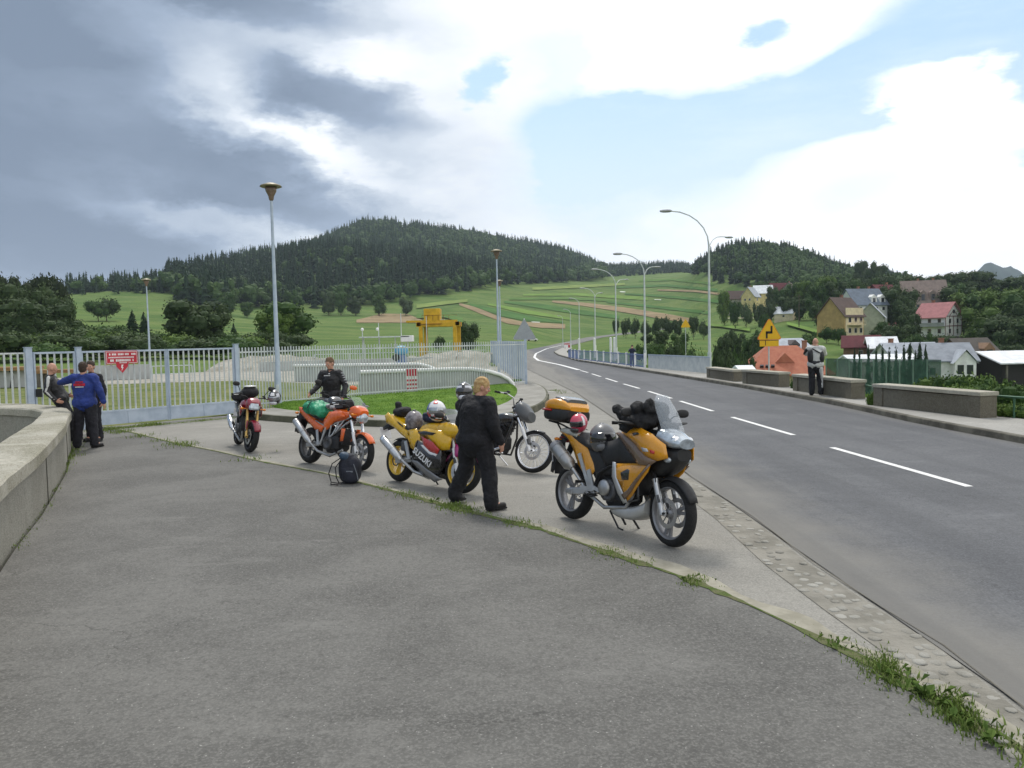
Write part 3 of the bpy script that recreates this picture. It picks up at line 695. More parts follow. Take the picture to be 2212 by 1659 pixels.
# fence to the right of the gate, along the island, and round the corner
F0 = Vector((*on_gate(515).xy, 0)); F1 = Vector((*FENCE[1], 0)); F2 = G(1137,838); F3 = Vector((-1.9, 72, 0))
fr = empty('railing_fence', 'long pale steel railing fence behind the grass strip, between gate and road corner', 'fence', F0)
runs = [(F0, F1, 5), (F1, F2, 6)]
zt = 2.02
for a, b_, n_ in runs:
    for k in range(n_):
        A = a.lerp(b_, k/n_)-F0; B = a.lerp(b_, (k+1)/n_)-F0
        mb = MB(); bars(mb, A, B, .12, zt, .122, .0165, rails=(zt-.14, .28), rr_=.022); mb.build('panel', M_GALV, fr)
        mb = MB(); mb.beam(B+Vector((0,0,0)), B+Vector((0,0,zt+.02)), .036); mb.build('post', M_GALV, fr)
fr = empty('railing_fence', 'railing fence receding from the corner beside the road edge', 'fence', F2)
for k in range(9):
    A = F2.lerp(F3, k/9)-F2; B = F2.lerp(F3, (k+1)/9)-F2; mb = MB(); bars(mb, A, B, .1, zt-.02, .16, .018, rails=(zt-.14,.28), rr_=.022); mb.build('panel', M_GALVB, fr)
mb = MB(); mb.beam((0,0,0), (0,0,2.1), .10); mb.build('post', M_GALVB, fr)
# red warning sign on the gate
p = on_gate(266)-Vector((gd.y,-gd.x,0))*-.05; ang = math.atan2(gd.y, gd.x)
sg = empty('warning_sign', 'red warning board with a downward pointer and white lettering on the gate', 'sign', (p.x, p.y, 0), ang)
dS = p.length; u = dS/FPX*1.02
def zc(py): return CAMH-(py-750.3)/FPX*p.y
mb = MB(); z0, z1, z2 = zc(757.5), zc(785.5), zc(805); w = 29*u*1.0
mb.prism([(-w,z0),(w,z0),(w,z1),(w*.36,z1),(w*.36,z1-.07),(0,z2),(-w*.36,z1-.07),(-w*.36,z1),(-w,z1)], -.06, -.045); mb.build('panel', M_RED, sg)
mb = MB(); h = z0-z1
for zz, a0, a1 in ((.93,-.96,.96),(.07,-.96,-.4),(.07,.4,.96)): mb.box(((a0+a1)/2*w,-.063,z1+h*zz), ((a1-a0)*w,.004,.010))
for xx in (-.96,.96): mb.box((xx*w,-.063,z1+h*.5), (.010,.004,h*.86))
mb.build('border', M_WHITE, sg)
mb = MB(); rs = random.Random(2)
for zz, ht, a0, a1, cw in ((.74,.050,-.80,.80,.034),(.50,.034,-.84,.84,.026),(.27,.060,-.74,.72,.040),(.09,.03,-.3,.3,.02)):
    x = a0*w
    while x < a1*w:
        cw_ = cw*rs.uniform(.5,1)
        if rs.random() > .16: mb.box((x+cw_/2,-.0635,z1+h*zz), (cw_,.004,ht))
        x += cw_+.010
mb.prism([(-.02,z1-.02),(.03,z1-.02),(.0,z1-.09),(.03,z1-.09),(-.03,z2+.05),(-.005,z1-.11),(-.035,z1-.11)], -.064, -.060)
mb.build('lettering', M_WHITE, sg)

# --- mushroom lamps
def mush(px, pt, d, label, base_w=.1):
    b_ = at_depth(px, 800, d); b_.z = H(b_.x, b_.y)+.08 if d > 30 else 0.05
    ztop = CAMH+(ray(px, pt).z/ray(px, pt).y)*d
    e = empty('lamp_post', label, 'street lamp', b_); h = ztop-b_.z
    mb = MB(); mb.tube([(0,0,0),(0,0,1.15),(0,0,1.25),(0,0,h-.55)], [.098,.092,.075,.038], 14); mb.build('pole', M_GALVB, e)
    mb = MB(); mb.box((0,-.087,.62), (.09,.03,.35), bev=.01); mb.build('service_door', M_GALV, e)
    mb = MB(); mb.lathe([(.04,h-.56),(.07,h-.52),(.085,h-.42),(.16,h-.27),(.185,h-.16),(.0,h-.15)], seg=20)
    mb.build('lantern', mat('lamp_glass', (.17,.12,.09), .25, var=.2, vs=6), e)
    mb = MB(); mb.lathe([(.0,h-.12),(.30,h-.14),(.335,h-.125),(.30,h-.085),(.12,h-.02),(.0,h)], seg=28); mb.build('shade', mat('lamp_shade', (.24,.21,.14), .5, .2, var=.15, vs=4), e)
    return e
mush(600, 394, 24.6, 'tallest and nearest mushroom lantern lamp post, rising beside the barred fence')
mush(325, 601, 55, 'thin lamp post with mushroom lantern seen above the barred gate')
mush(1078, 538, 44, 'slim mushroom lantern lamp post behind the fence corner, taller of a pair')
mush(1083, 604, 66, 'slim lamp post with mushroom lantern just behind the taller one, lower of a pair')
# --- curved arm lamps along the road
def arc_lamp(px, d, hpx, hpy, label, small=True):
    b_ = at_depth(px, 800, d); b_.z = .12 if d < 130 else H(b_.x, b_.y)
    r_ = ray(hpx, hpy); ztop = CAMH+r_.z/r_.y*d; hx = r_.x/r_.y*d-b_.x; h = ztop-b_.z
    e = empty('street_lamp', label, 'street lamp', b_, group='curved arm street lamps along the road')
    k = h-abs(hx)*.92
    pts = [(0,0,0),(0,0,1.0),(0,0,k)]+[(hx*(1-math.cos(t)), 0, k+(h-.05-k)*math.sin(t)) for t in [R(a) for a in (15,30,45,60,75,88)]]
    mb = MB(); mb.tube(pts, [.085,.08,.05]+[.034]*6, 10); mb.build('pole', M_GALV, e)
    mb = MB(); mb.tube([(0,0,0),(0,0,1.05)], .11, 12); mb.build('base_sleeve', M_GALV if d < 60 else M_WHITE, e)
    s_ = -1 if hx < 0 else 1
    mb = MB(); mb.ell((hx+s_*.22,0,h-.04), (.34,.13,.085), None, 14, 8, pw=.8); mb.build('lamp_head', mat('lamp_head_grey', (.36,.37,.38), .4, .2), e)
    if small:
        mb = MB(); kk = k-.3; q = abs(hx)*.42
        mb.tube([(0,0,kk)]+[(q*(1-math.cos(t)), q*.9*(1-math.cos(t)), kk+.85*math.sin(t)) for t in [R(a) for a in (20,45,70,90)]]+[(q*1.5,q*1.3,kk+.87)], .024, 8)
        mb.build('side_arm', M_GALV, e)
        mb = MB(); mb.ell((q*1.65,q*1.45,kk+.86), (.24,.10,.06), None, 12, 8); mb.build('lamp_head', mat('lamp_head_grey', (.3,.3,.3)), e)
    return e
for a in ((1533,43,1447,454,'tallest curved arm street lamp, at the near end of the solid grey barrier'),
          (1394,55,1341,547,'curved arm street lamp where the blue railing meets the grey barrier'),
          (1332,71,1290,581,'third curved arm street lamp along the road, behind the blue railing'),
          (1287,97,1262,622,'fourth curved arm street lamp, near the far end of the blue railing'),
          (1253,122,1236,644,'fifth curved arm street lamp, beyond the blue railing'),
          (1234,160,1222,668,'small distant curved arm street lamp, sixth along the road'),
          (1217,205,1208,682,'smallest and farthest street lamp, where the road bends')): arc_lamp(*a, small=a[1] < 100)

# --- parapets at the right of the road
M_PCON = asphalt('old_parapet', (.125,.112,.082), (.185,.17,.135), (.4,.38,.33), spk=.15, bumpd=.02)
M_PCAP = asphalt('old_parapet_cap', (.31,.29,.225), (.40,.38,.32), (.5,.48,.42), spk=.2, bumpd=.02)
def parapet(p0, p1, top0, label):
    A = G(*p0, .13); B = G(*p1, .13); d = (B-A); L = d.length; a = math.atan2(d.y, d.x)
    e = empty('parapet_block', label, 'parapet', A, a, group='concrete parapet blocks beside the footway')
    r_ = ray(p0[0], top0); h = CAMH+r_.z/r_.y*A.y-.13
    mb = MB(); mb.box((L/2,.19,h/2-.2), (L,.36,h+.28-.02)); mb.box((.16,.19,h/2-.1), (.34,.43,h+.1)); mb.box((L-.16,.19,h/2-.1), (.34,.43,h+.1)); mb.build('wall', M_PCON, e)
    mb = MB(); mb.box((L/2,.19,h+.0), (L+.08,.50,.09), bev=.012); mb.build('coping', M_PCAP, e)
    return e
# blocks run from far to near so that +y of each block points away from the road
parapet((2150,902),(1916,875),850,'nearest and longest brown concrete parapet block beside the footway')
parapet((1867,861.5),(1737.5,843),823,'parapet block that the photographing man stands in front of')
parapet((1704,836),(1624,827.6),806,'parapet block directly below the yellow bend sign')
parapet((1605,824),(1545,815),801,'farthest parapet block, next to the tallest curved lamp')
parapet((2420,938),(2235,914),868,'parapet block at the right picture edge') if False else None
# green pipe rails in the gaps
M_GRN = mat('green_rail', (.05,.12,.07), .5, .2, var=.1)
def rail(p0, p1, z, label, n=2):
    A = G(*p0, .13); B = G(*p1, .13); e = empty('pipe_rail', label, 'railing', A)
    mb = MB(); d = B-A; mb.tube([(0,.1,z),(d.x,d.y+.1,z)], .028, 8); mb.build('rail', M_GRN, e)
    for k in range(n): t = (k+.5)/n; mb = MB(); mb.tube([(d.x*t,d.y*t+.1,-.3),(d.x*t,d.y*t+.1,z)], .025, 8); mb.build('post', M_GRN, e)
rail((2420,925),(2158,900),.46,'low green pipe rail at the right picture edge', 3)
rail((1916,872),(1868,861),.40,'short green pipe rail filling the gap between two parapet blocks', 1)

# --- solid barrier and blue railing of the dam road
bA = G(1530,808,.13); bB = G(1397,796.5,.13); 
e = empty('guard_barrier', 'solid grey sheet metal barrier between two curved arm lamps', 'barrier', bA)
d = bB-bA; n_ = 6
for k in range(n_):
    A = d*(k/n_); B = d*((k+.985)/n_); mb = MB(); mb.beam(A+Vector((.1,0,.42)), B+Vector((.1,0,.42)), .03, .78); mb.build('panel', M_GALV, e)
mb = MB(); mb.beam(Vector((.1,0,.85)), d+Vector((.1,0,.85)), .07, .07); mb.build('top_rail', M_GALVB, e)
M_BLUE = mat('blue_rail', (.14,.19,.40), .5, .1, var=.15)
rA = G(1393,796.3,.13); rpts = [rA]+[G(*p,.13) for p in ((1336,789),(1290,783),(1250,778),(1228,774))]
e = empty('blue_railing', 'blue and white railing along the far part of the dam road', 'railing', rA)
for a, b_ in zip(rpts[:-1], rpts[1:]):
    n_ = max(1, int((b_-a).length/2.0))
    for k in range(n_):
        A = a.lerp(b_, k/n_)-rA; B = a.lerp(b_, (k+1)/n_)-rA
        mb = MB()
        bars(mb, A, B, .08, .86, .30, .016, rails=(.12,.84), rr_=.035)
        for o_ in mb.v: pass
        mb.v = [(v[0], v[1], v[2]) for v in mb.v]; mb.build('panel', M_BLUE, e)
        mb = MB(); mb.beam(A, A+Vector((0,0,.95)), .12); mb.build('post', M_WHITE, e)
for px, dd in ((1252,100),(1285,84),(1320,74),(1328,73)):
    b_ = at_depth(px, 800, dd); b_.z = .1; e2 = empty('marker_post', {1252:'white marker post, leftmost behind the blue railing',1285:'white marker post under the fourth street lamp',1320:'white marker post, left one of a close pair',1328:'white marker post, right one of a close pair'}[px], 'post', b_, group='white marker posts behind the railing')
    mb = MB(); mb.tube([(0,0,-.3),(0,0,1.9)], [.13,.12], 10); mb.ell((0,0,1.9), (.12,.12,.08)); mb.build('post', M_WHITE, e2)

# --- gantry crane
cd = 90; cb = at_depth(950, 770, cd); cb.z = .0; s = cd/FPX
e = empty('gantry_crane', 'yellow gantry crane with a square cabin standing in the dam yard', 'crane', cb)
def cx(px, py): r_ = ray(px, py); return r_.x/r_.y*cd-cb.x, CAMH+r_.z/r_.y*cd
xl, zb = cx(908, 703); xr_, _ = cx(990, 703); 
for xx, yy in ((xl+.2,-1.4),(xl+.45,1.4),(xr_-.3,-1.4),(xr_-.05,1.4)):
    mb = MB(); mb.box((xx,yy,zb/2-.1), (.42,.42,zb), bev=.03); mb.build('leg', M_YEL, e)
mb = MB()
for yy in (-1.4,1.4): mb.box(((xl+xr_)/2,yy,zb+.05), (xr_-xl+.6,.4,.5), bev=.03)
x0, z0 = cx(881,694); mb.box(((x0+xr_)/2,-1.4,zb+.42), (xr_-x0,.22,.22)); mb.build('girder', M_YEL, e)
mb = MB(); 
for xx in (xl,xr_): mb.box((xx,0,zb+.1), (.45,3.2,.4))
mb.box(((xl+xr_)/2-.6,0,zb+.22), (3.2,2.6,.3)); mb.build('cross_beam', M_RUST, e)
c0, ct = cx(918,668); c1, cbm = cx(953,695)
mb = MB(); mb.box(((c0+c1)/2,-.3,(ct+cbm)/2), (c1-c0,2.4,ct-cbm), bev=.04); cab = mb.build('cabin', M_YEL, e)
mb = MB(); mb.box((c1+.02,-.3,(ct+cbm)/2), (.05,.7,(ct-cbm)*.8)); mb.build('door', mat('cream_panel', (.62,.48,.18), .5), cab)
mb = MB(); mb.box((c1+.05,-1.0,cbm+.0), (.8,.9,.45)); mb.build('hoist', mat('pale_grey', (.5,.5,.47), .5), e)
mb = MB()
for xx in (-1.2,-.6,0,.6,1.2,1.8): mb.beam((xl+1.6+xx,-1.6,zb+.55), (xl+1.6+xx,-1.6,zb+1.1), .04)
mb.beam((xl+.4,-1.6,zb+1.1),(xr_,-1.6,zb+1.05),.04); mb.build('handrail', M_RUST, e)
mb = MB(); mb.beam((xl,-1.62,zb+.1), (xl+2.6,-1.62,zb+.1), .22, .05); mb.build('drive_gear', M_RUST, e)

# --- concrete walls in the yard
def yard_wall(P0, P1, h, th, label, drop=None, name='retaining_wall', tube=True, z0=0):
    A = Vector((*P0,0)); B = Vector((*P1,0)); d = B-A; L = d.length; a = math.atan2(d.y,d.x)
    e = empty(name, label, 'wall', (A.x,A.y,z0), a); dr = drop or 0; Lw = L
    prof = [(0,0),(0,h)]+([(L-dr,h)]+[(L-dr+dr*math.sin(t), h*math.cos(t)**.9+.02) for t in [R(k) for k in (18,36,52,66,78,88)]] if dr else [(L,h)])+[(L,0)]
    mb = MB(); mb.prism(prof, 0, th); mb.build('wall', mat('pale_yard_concrete', (.34,.35,.34), .85, vs=.8, bump=.5, bs=15, col2=(.44,.45,.44)), e)
    if tube:
        top = [p for p in prof[1:-1]]; mb = MB(); mb.tube([(x,-.03,z+.04) for x, z in top], .085, 10); mb.build('coping', M_WHITE, e)
    return e
yard_wall(G(779,856).xy, G(1109,842).xy, .90, .3, 'pale concrete wall with white rounded coping that slopes down at its right end, close behind the fence', 2.6)
yard_wall(G(636,824).xy, G(955,821).xy, .84, .4, 'pale concrete wall with white coping in the yard, farther back than the sloping one', 1.8)
yard_wall(G(-20,838).xy, G(60,836).xy, .95, .3, 'low blue grey wall behind the fence at the far left', tube=False)
yard_wall(G(200,822).xy, G(326,818).xy, .95, .4, 'blue grey concrete wall seen through the left gate leaf', tube=False)
yard_wall(G(560,803).xy, G(1050,787).xy, .75, .5, 'long grey wall across the back of the yard', tube=False)
# embankment of rubble behind
e_ = MB(); V = []; rc = random.Random(9)
for i in range(61):
    t = i/60; a = G(420+t*640, 806-t*14); 
    for k in range(6):
        u = k/5; V.append((a.x+rc.uniform(-.2,.2), a.y+.8+u*7+rc.uniform(-.3,.3), -.3+1.45*math.sin(u*math.pi*.55)*(.75+.25*math.sin(t*9))+rc.uniform(-.12,.12)))
e_.add(V, [(i*6+k,i*6+k+1,(i+1)*6+k+1,(i+1)*6+k) for i in range(60) for k in range(5)]); tag(e_.build('rubble_bank', M_GRAV), kind='structure')
# tubular railing in the yard
def simple_rail(P0, P1, h, n, label, m, cat='railing', mid=True, z0=0):
    A = Vector((*P0,0)); B = Vector((*P1,0)); e = empty('tube_railing', label, cat, (A.x, A.y, z0)); d = B-A
    mb = MB(); mb.tube([(0,0,h),tuple(d+Vector((0,0,h)))], .03, 6)
    if mid: mb.tube([(0,0,h*.5),tuple(d+Vector((0,0,h*.5)))], .022, 6)
    mb.build('rail', m, e)
    for k in range(n+1): p = d*(k/n); mb = MB(); mb.tube([tuple(p),(p.x,p.y,h)], .03, 6); mb.build('post', m, e)
simple_rail(G(330,826).xy, G(416,823).xy, .95, 3, 'grey tube railing in the yard beside the gate centre', M_GALV)
simple_rail(G(680,795).xy, G(900,788).xy, 1.15, 9, 'grey tube railing along the back of the yard', M_GALV)
simple_rail(G(900,788).xy, G(1050,783).xy, 1.15, 6, 'grey tube railing below the gantry crane', M_GALV)
# steel platform with instruments
p = at_depth(860, 780, 70); p.z = 0
e = empty('steel_platform', 'grey steel platform with thin masts left of the gantry crane', 'platform', p)
mb = MB(); mb.box((-1.1,0,2.55), (4.4,1.2,.10)); mb.build('deck', M_GALV, e)
for xx in (-3.0,-1.6,-.2,.9): mb = MB(); mb.beam((xx,0,0), (xx,0,2.55), .09); mb.build('leg', M_GALV, e)
for xx, h in ((-3.1,3.2),(-1.65,3.8),(.35,4.6),(2.6,4.3)): mb = MB(); mb.tube([(xx,0,1.2),(xx,0,h)], .035, 6); mb.build('mast', M_GALV, e)
mb = MB(); mb.box((.9,-.2,2.35), (1.1,.8,.55), bev=.05); mb.build('cabinet', M_WHITE, e)
for xx in (-3.1,-1.75): mb = MB(); mb.ell((xx,0,3.25), (.14,.14,.14)); mb.build('lamp', M_WHITE, e)
# blue hoist machine
p = G(868,800); p.z = 0
e = empty('hoist_machine', 'light blue painted hoist machine standing behind the fence', 'machine', p); M_LB = mat('light_blue_paint', (.10,.34,.52), .45, var=.15)
mb = MB(); mb.box((0,0,.55), (.7,.6,1.1), bev=.05); mb.build('pedestal', mat('dull_blue_paint', (.13,.19,.36), .5, var=.2, vs=3), e)
mb = MB(); mb.ell((0,0,1.45), (.50,.38,.36), None, 18, 10, pw=.8); mb.build('gear_housing', M_LB, e)
mb = MB(); mb.lathe([(.0,0),(.26,0),(.26,.08),(.20,.08),(.20,.02),(0,.02)], Matrix.Translation((-.35,-.32,.95)) @ Matrix.Rotation(R(90),4,'X'), 18); mb.build('hand_wheel', M_DARKM, e)
# planks on trestles at the far left
p = G(35,836); e = empty('plank_stack', 'stack of orange brown planks on dark trestles behind the left fence', 'planks', (p.x, p.y, 0), R(8)); M_PLK = mat('plank_wood', (.30,.16,.07), .8, vs=3, col2=(.42,.26,.13), stretch=(.3,4,4))
for k in range(3):
    for j in range(4): mb = MB(); mb.box((.1*k-.05*j,-.55+.3*j,.98+.07*k), (2.9-.15*k,.26,.055)); mb.build('plank', M_PLK, e)
for xx in (-1,0,1): mb = MB(); mb.beam((xx,-.6,0),(xx,-.2,.93),.09); mb.beam((xx,.6,0),(xx,.2,.93),.09); mb.beam((xx,-.6,.9),(xx,.6,.9),.1); mb.build('trestle', M_DARKM, e)
p = G(130,834); e = empty('plank_stack', 'second lower stack of brown planks behind the wicket gate', 'planks', (p.x, p.y, 0), R(4))
for k in range(3):
    for j in range(3): mb = MB(); mb.box((.1*k-.05*j,-.4+.3*j,.78+.07*k), (3.2-.1*k,.26,.055)); mb.build('plank', M_PLK, e)
for xx in (-1,1): mb = MB(); mb.box((xx,0,.37), (.3,1.0,.74)); mb.build('trestle', M_CONCD, e)
# striped barrier board behind the railing fence
p = G(889,857.5); e = empty('striped_board', 'red and white striped barrier board standing against the railing fence', 'barrier board', (p.x, p.y+.25, .1), math.atan2(gd.y,gd.x)*.3)
mb = MB(); mb.box((0,0,.47), (.44,.03,.98), bev=.006); mb.build('board', M_WHITE, e)
mb = MB(); mb.box((0,-.019,.82), (.44,.01,.27))
for k in range(4): mb.box((0,-.019,.055+.155*k), (.44,.01,.075))
mb.build('stripes', M_RED, e)
mb = MB(); mb.box((0,.03,-.03), (.3,.2,.06)); mb.build('foot', M_DARKM, e)
# --- traffic signs
def post_sign(px, pyb, d, label, cat='road sign', name='road_sign', zb=None):
    b_ = at_depth(px, pyb, d); b_.z = H(b_.x, b_.y) if zb is None else zb; return empty(name, label, cat, b_), b_
def tri(w, up=True, cz=0): 
    h = w*.866; out = []
    for cxx, cz_, a0 in ((-w/2*.86, -h/3*.86, 150),(w/2*.86,-h/3*.86,270),(0, h*.667*.86, 30)):
        for k in range(4): a = R(a0+k*40); out.append((cxx+math.cos(a)*w*.07, cz+cz_+math.sin(a)*w*.07))
    return out
e, b_ = post_sign(1135, 831, 36, 'back of a grey triangular road sign on a thin pole at the fence corner', zb=0)
z_ = CAMH+(ray(1133,716).z/ray(1133,716).y)*36
mb = MB(); mb.tube([(0,0,0),(0,0,z_+.6)], .032, 8); mb.build('pole', M_GALV, e)
mb = MB(); mb.prism(tri(1.02, cz=z_-.05), -.06, -.04); mb.build('sign_plate', mat('sign_back', (.34,.36,.38), .45, .5, var=.05), e)
e, b_ = post_sign(1661, 830, 33, 'yellow warning sign with a black double bend arrow above a small yellow plate', zb=-.3)
def zz_(px, py, d): return CAMH+(ray(px,py).z/ray(px,py).y)*d-b_.z
mb = MB(); mb.tube([(0,0,0),(0,0,zz_(1661,720,33))], .03, 8); mb.build('pole', M_GALV, e)
M_SY = mat('sign_yellow', (.78,.44,.01), .45, var=.04); cz_ = zz_(1661,719,33); 
mb = MB(); mb.prism(tri(.98, cz=cz_+.02), -.06, -.045); mb.build('border', mat('sign_orange', (.70,.20,.02), .45, var=.05), e)
mb = MB(); mb.prism(tri(.90, cz=cz_+.02), -.070, -.061); mb.build('sign_plate', M_SY, e)
mb = MB()
for a, c in (((-.11,-.20),(-.11,0)),((-.11,0),(.09,.04)),((.09,.04),(.09,.26))): mb.beam((a[0],-.075,cz_+a[1]), (c[0],-.075,cz_+c[1]), .085, .085) if False else mb.box(((a[0]+c[0])/2,-.075,cz_+(a[1]+c[1])/2), (abs(a[0]-c[0])+.075,.008,abs(a[1]-c[1])+.06))
mb.build('bend_arrow', M_BLACK, e)
mb = MB(); mb.box((0,-.05,cz_-.43), (.80,.02,.27), bev=.004); pl = mb.build('text_plate', M_SY, e)
mb = MB(); mb.box((0,-.063,cz_-.315), (.78,.004,.02)); mb.box((-.16,-.063,cz_-.42), (.03,.004,.20)); mb.build('marks', M_BLACK, pl)
e, b_ = post_sign(1481, 720, 95, 'small distant yellow sign beside the road on the slope')
mb = MB(); hz = CAMH+(ray(1481,701).z/ray(1481,701).y)*95-b_.z; mb.tube([(0,0,0),(0,0,hz)], .04, 6); mb.build('pole', M_GALV, e)
mb = MB(); mb.prism(tri(1.1, cz=hz), -.08, -.05); mb.build('sign_plate', M_SY, e)
p = at_depth(1225, 745, 150); p.z = 0; e = empty('road_barrier', 'small red and white road works board at the far bend', 'barrier board', p)
mb = MB(); mb.box((0,0,.75), (1.05,.05,.9)); mb.build('board', M_WHITE, e); mb = MB(); mb.box((0,-.03,1.0), (1.05,.02,.22)); mb.box((.35,-.03,.55), (.35,.02,.5)); mb.build('stripes', M_RED, e)
mb = MB(); mb.beam((-.4,0,0),(-.4,0,.4),.05); mb.beam((.4,0,0),(.4,0,.4),.05); mb.build('leg', M_DARKM, e)
# distant car
p = T(1149, 737, 100); e = empty('parked_car', 'small white and red car parked on the verge beyond the grey triangular sign', 'car', p, R(8))
mb = MB(); mb.loft([[(x, y, z) for y, z in ((-.8,.25),(-.82,.7),(-.7,.85+hh),(.7,.85+hh),(.82,.7),(.8,.25))] for x, hh in ((-1.9,-.15),(-1.6,0),(0,0),(1.5,-.05),(1.9,-.2))]); mb.build('body', M_WHITE, e)
mb = MB(); mb.loft([[(x, y, z) for y, z in ((-.7,.8),(-.62,hh),(.62,hh),(.7,.8))] for x, hh in ((-1.4,.85),(-.9,1.35),(.4,1.38),(1.1,.85))]); mb.build('cabin', mat('car_glass', (.03,.04,.05), .1), e)
for xx in (-1.2,1.2):
    for yy in (-.8,.8): mb = MB(); mb.lathe([(0,-.1),(.3,-.1),(.3,.1),(0,.1)], Matrix.Translation((xx,yy,.3)) @ Matrix.Rotation(R(90),4,'X'), 14); mb.build('wheel', M_BLACK, e)
mb = MB(); mb.box((-1.2,-.84,.62), (1.0,.05,.3)); mb.build('side_panel', M_RED, e)
# ================================================================ vegetation
def fol(name, c1, c2, c3=None):
    m = bpy.data.materials.new(name); m.use_nodes = True; q = NG(m.node_tree); b = q.n['Principled BSDF']
    at = q.new('ShaderNodeAttribute', attribute_name='tint'); oi = q.new('ShaderNodeObjectInfo'); tcn = q.new('ShaderNodeTexCoord')
    c = q.mix(at.outputs['Fac'], c1, c2)
    if c3: c = q.mix(q.mr(q.noise(tcn.outputs['Object'], .9, 3), .5, .7, 0, .5), c, c3)
    c = q.mix(q.m('MULTIPLY', oi.outputs['Random'], .35), c, tuple(k*.6 for k in c1))
    q.l.new(c, b.inputs['Base Color']); b.inputs['Roughness'].default_value = .8; b.inputs['Specular IOR Level'].default_value = .2
    return m
F_SPR = fol('spruce_needles', (.019,.040,.021), (.044,.076,.034))
F_PIN = fol('pine_needles', (.026,.040,.019), (.052,.070,.030))
F_FSP = fol('hazed_spruce_needles', (.036,.066,.036), (.075,.118,.056))  # paler than the near spruce: distance haze mixed into the colour
F_FDE = fol('hazed_deciduous_leaves', (.055,.098,.036), (.115,.175,.058))  # far broadleaves, likewise lightened in colour for haze
F_DEC = fol('deciduous_leaves', (.036,.074,.020), (.088,.145,.036))
F_DRK = fol('dark_leaves', (.036,.062,.023), (.078,.114,.038), (.08,.09,.05))
F_LIT = fol('light_leaves', (.065,.115,.022), (.135,.200,.042))
F_GRY = fol('willow_leaves', (.050,.078,.034), (.105,.140,.062))
M_BARK = mat('bark', (.075,.055,.038), .95, vs=4, bump=.8, bs=20, col2=(.13,.105,.08))
rg_ = np.random.default_rng(11)
def conifer_geo(n, spread=.17, seed=0, dens=1.0):
    r = np.random.default_rng(seed); V = []; F = []; Tn = []
    k = 7; base = [(math.cos(2*math.pi*i/k)*spread*.55, math.sin(2*math.pi*i/k)*spread*.55, .10) for i in range(k)]
    V += base+[(0,0,.96)]; F += [(i, (i+1)%k, k) for i in range(k)]; Tn += [0.1]*k
    for i in range(n):
        t = 1-(r.random()**.62)*.96; t = min(t, .985); a = r.random()*6.283; rad = spread*((1-t)**.85)*(.72+.45*r.random())+.008
        w = rad*(.42+.3*r.random())+.006; zt = t-.02-rad*.35; c, s = math.cos(a), math.sin(a); o = len(V)
        V += [(c*rad*.1, s*rad*.1, t+.035), (c*rad-s*w, s*rad+c*w, zt), (c*rad*1.06, s*rad*1.06, zt+.01), (c*rad+s*w, s*rad-c*w, zt)]
        F += [(o, o+1, o+2), (o, o+2, o+3)]; tt = r.random(); Tn += [tt, tt]
    return np.array(V), np.array(F), np.array(Tn)
def leafy_geo(n, lobes, leaf, seed=0, core=.78):
    """leaf clumps spread over and inside a few lobes; lobes: (x,y,z,r,rz)"""
    r = np.random.default_rng(seed); V = []; F = []; Tn = []
    for lx, ly, lz, lr, lz2 in lobes:      # ragged inner masses that stop light
        o = len(V); kk, rg2 = 7, 4
        for i in range(rg2+1):
            th = -math.pi/2+math.pi*i/rg2
            for j in range(kk):
                a = 6.283*j/kk; q_ = core*(.8+.3*r.random()); V.append((lx+lr*q_*math.cos(th)*math.cos(a), ly+lr*q_*math.cos(th)*math.sin(a), lz+lz2*q_*math.sin(th)))
        for i in range(rg2):
            for j in range(kk):
                a_, b_, c_, d_ = o+i*kk+j, o+i*kk+(j+1)%kk, o+(i+1)*kk+(j+1)%kk, o+(i+1)*kk+j; F += [(a_,b_,c_),(a_,c_,d_)]; Tn += [.1,.1]
    ws = np.array([l[3]**2 for l in lobes]); ws = ws/ws.sum(); idx = r.choice(len(lobes), n, p=ws)
    lt = r.random(len(lobes))*.5
    for i in range(n):
        lx, ly, lz, lr, lz2 = lobes[idx[i]]; d = r.normal(size=3); d /= np.linalg.norm(d); q_ = .78+.32*r.random()**1.3
        if r.random() < .06: q_ += .12
        c = np.array([lx+d[0]*lr*q_, ly+d[1]*lr*q_, lz+d[2]*lz2*q_]); nrm = d+r.normal(size=3)*.55; nrm /= np.linalg.norm(nrm)
        u = np.cross(nrm, r.normal(size=3)); u /= np.linalg.norm(u); v = np.cross(nrm, u); s = leaf*(.55+.8*r.random()); o = len(V)
        V += [c-u*s, c-v*s*.6, c+u*s, c+v*s*.6]; F += [(o,o+1,o+2),(o,o+2,o+3)]; tt = min(1, lt[idx[i]]+r.random()*.55); Tn += [tt, tt]
    return np.array([tuple(v) for v in V]), np.array(F), np.array(Tn)
def rnd_lobes(k, seed, R0=.34, zc=.60, sx=.28, sz=.22):
    r = np.random.default_rng(seed); L = [(0,0,zc,R0,R0*.95)]
    for i in range(k): 
        a = 6.283*(i+r.random()*.6)/k; q_ = sx*(.6+.5*r.random()); L.append((math.cos(a)*q_, math.sin(a)*q_, zc+sz*(r.random()-.45)*1.6, R0*(.45+.3*r.random()), R0*(.4+.3*r.random())))
    return L
FAR_CON = [conifer_geo(34, .17, s) for s in range(5)]
FAR_DEC = [leafy_geo(46, rnd_lobes(4, s, .33, .50, .22, .26), .075, s) for s in range(5)]
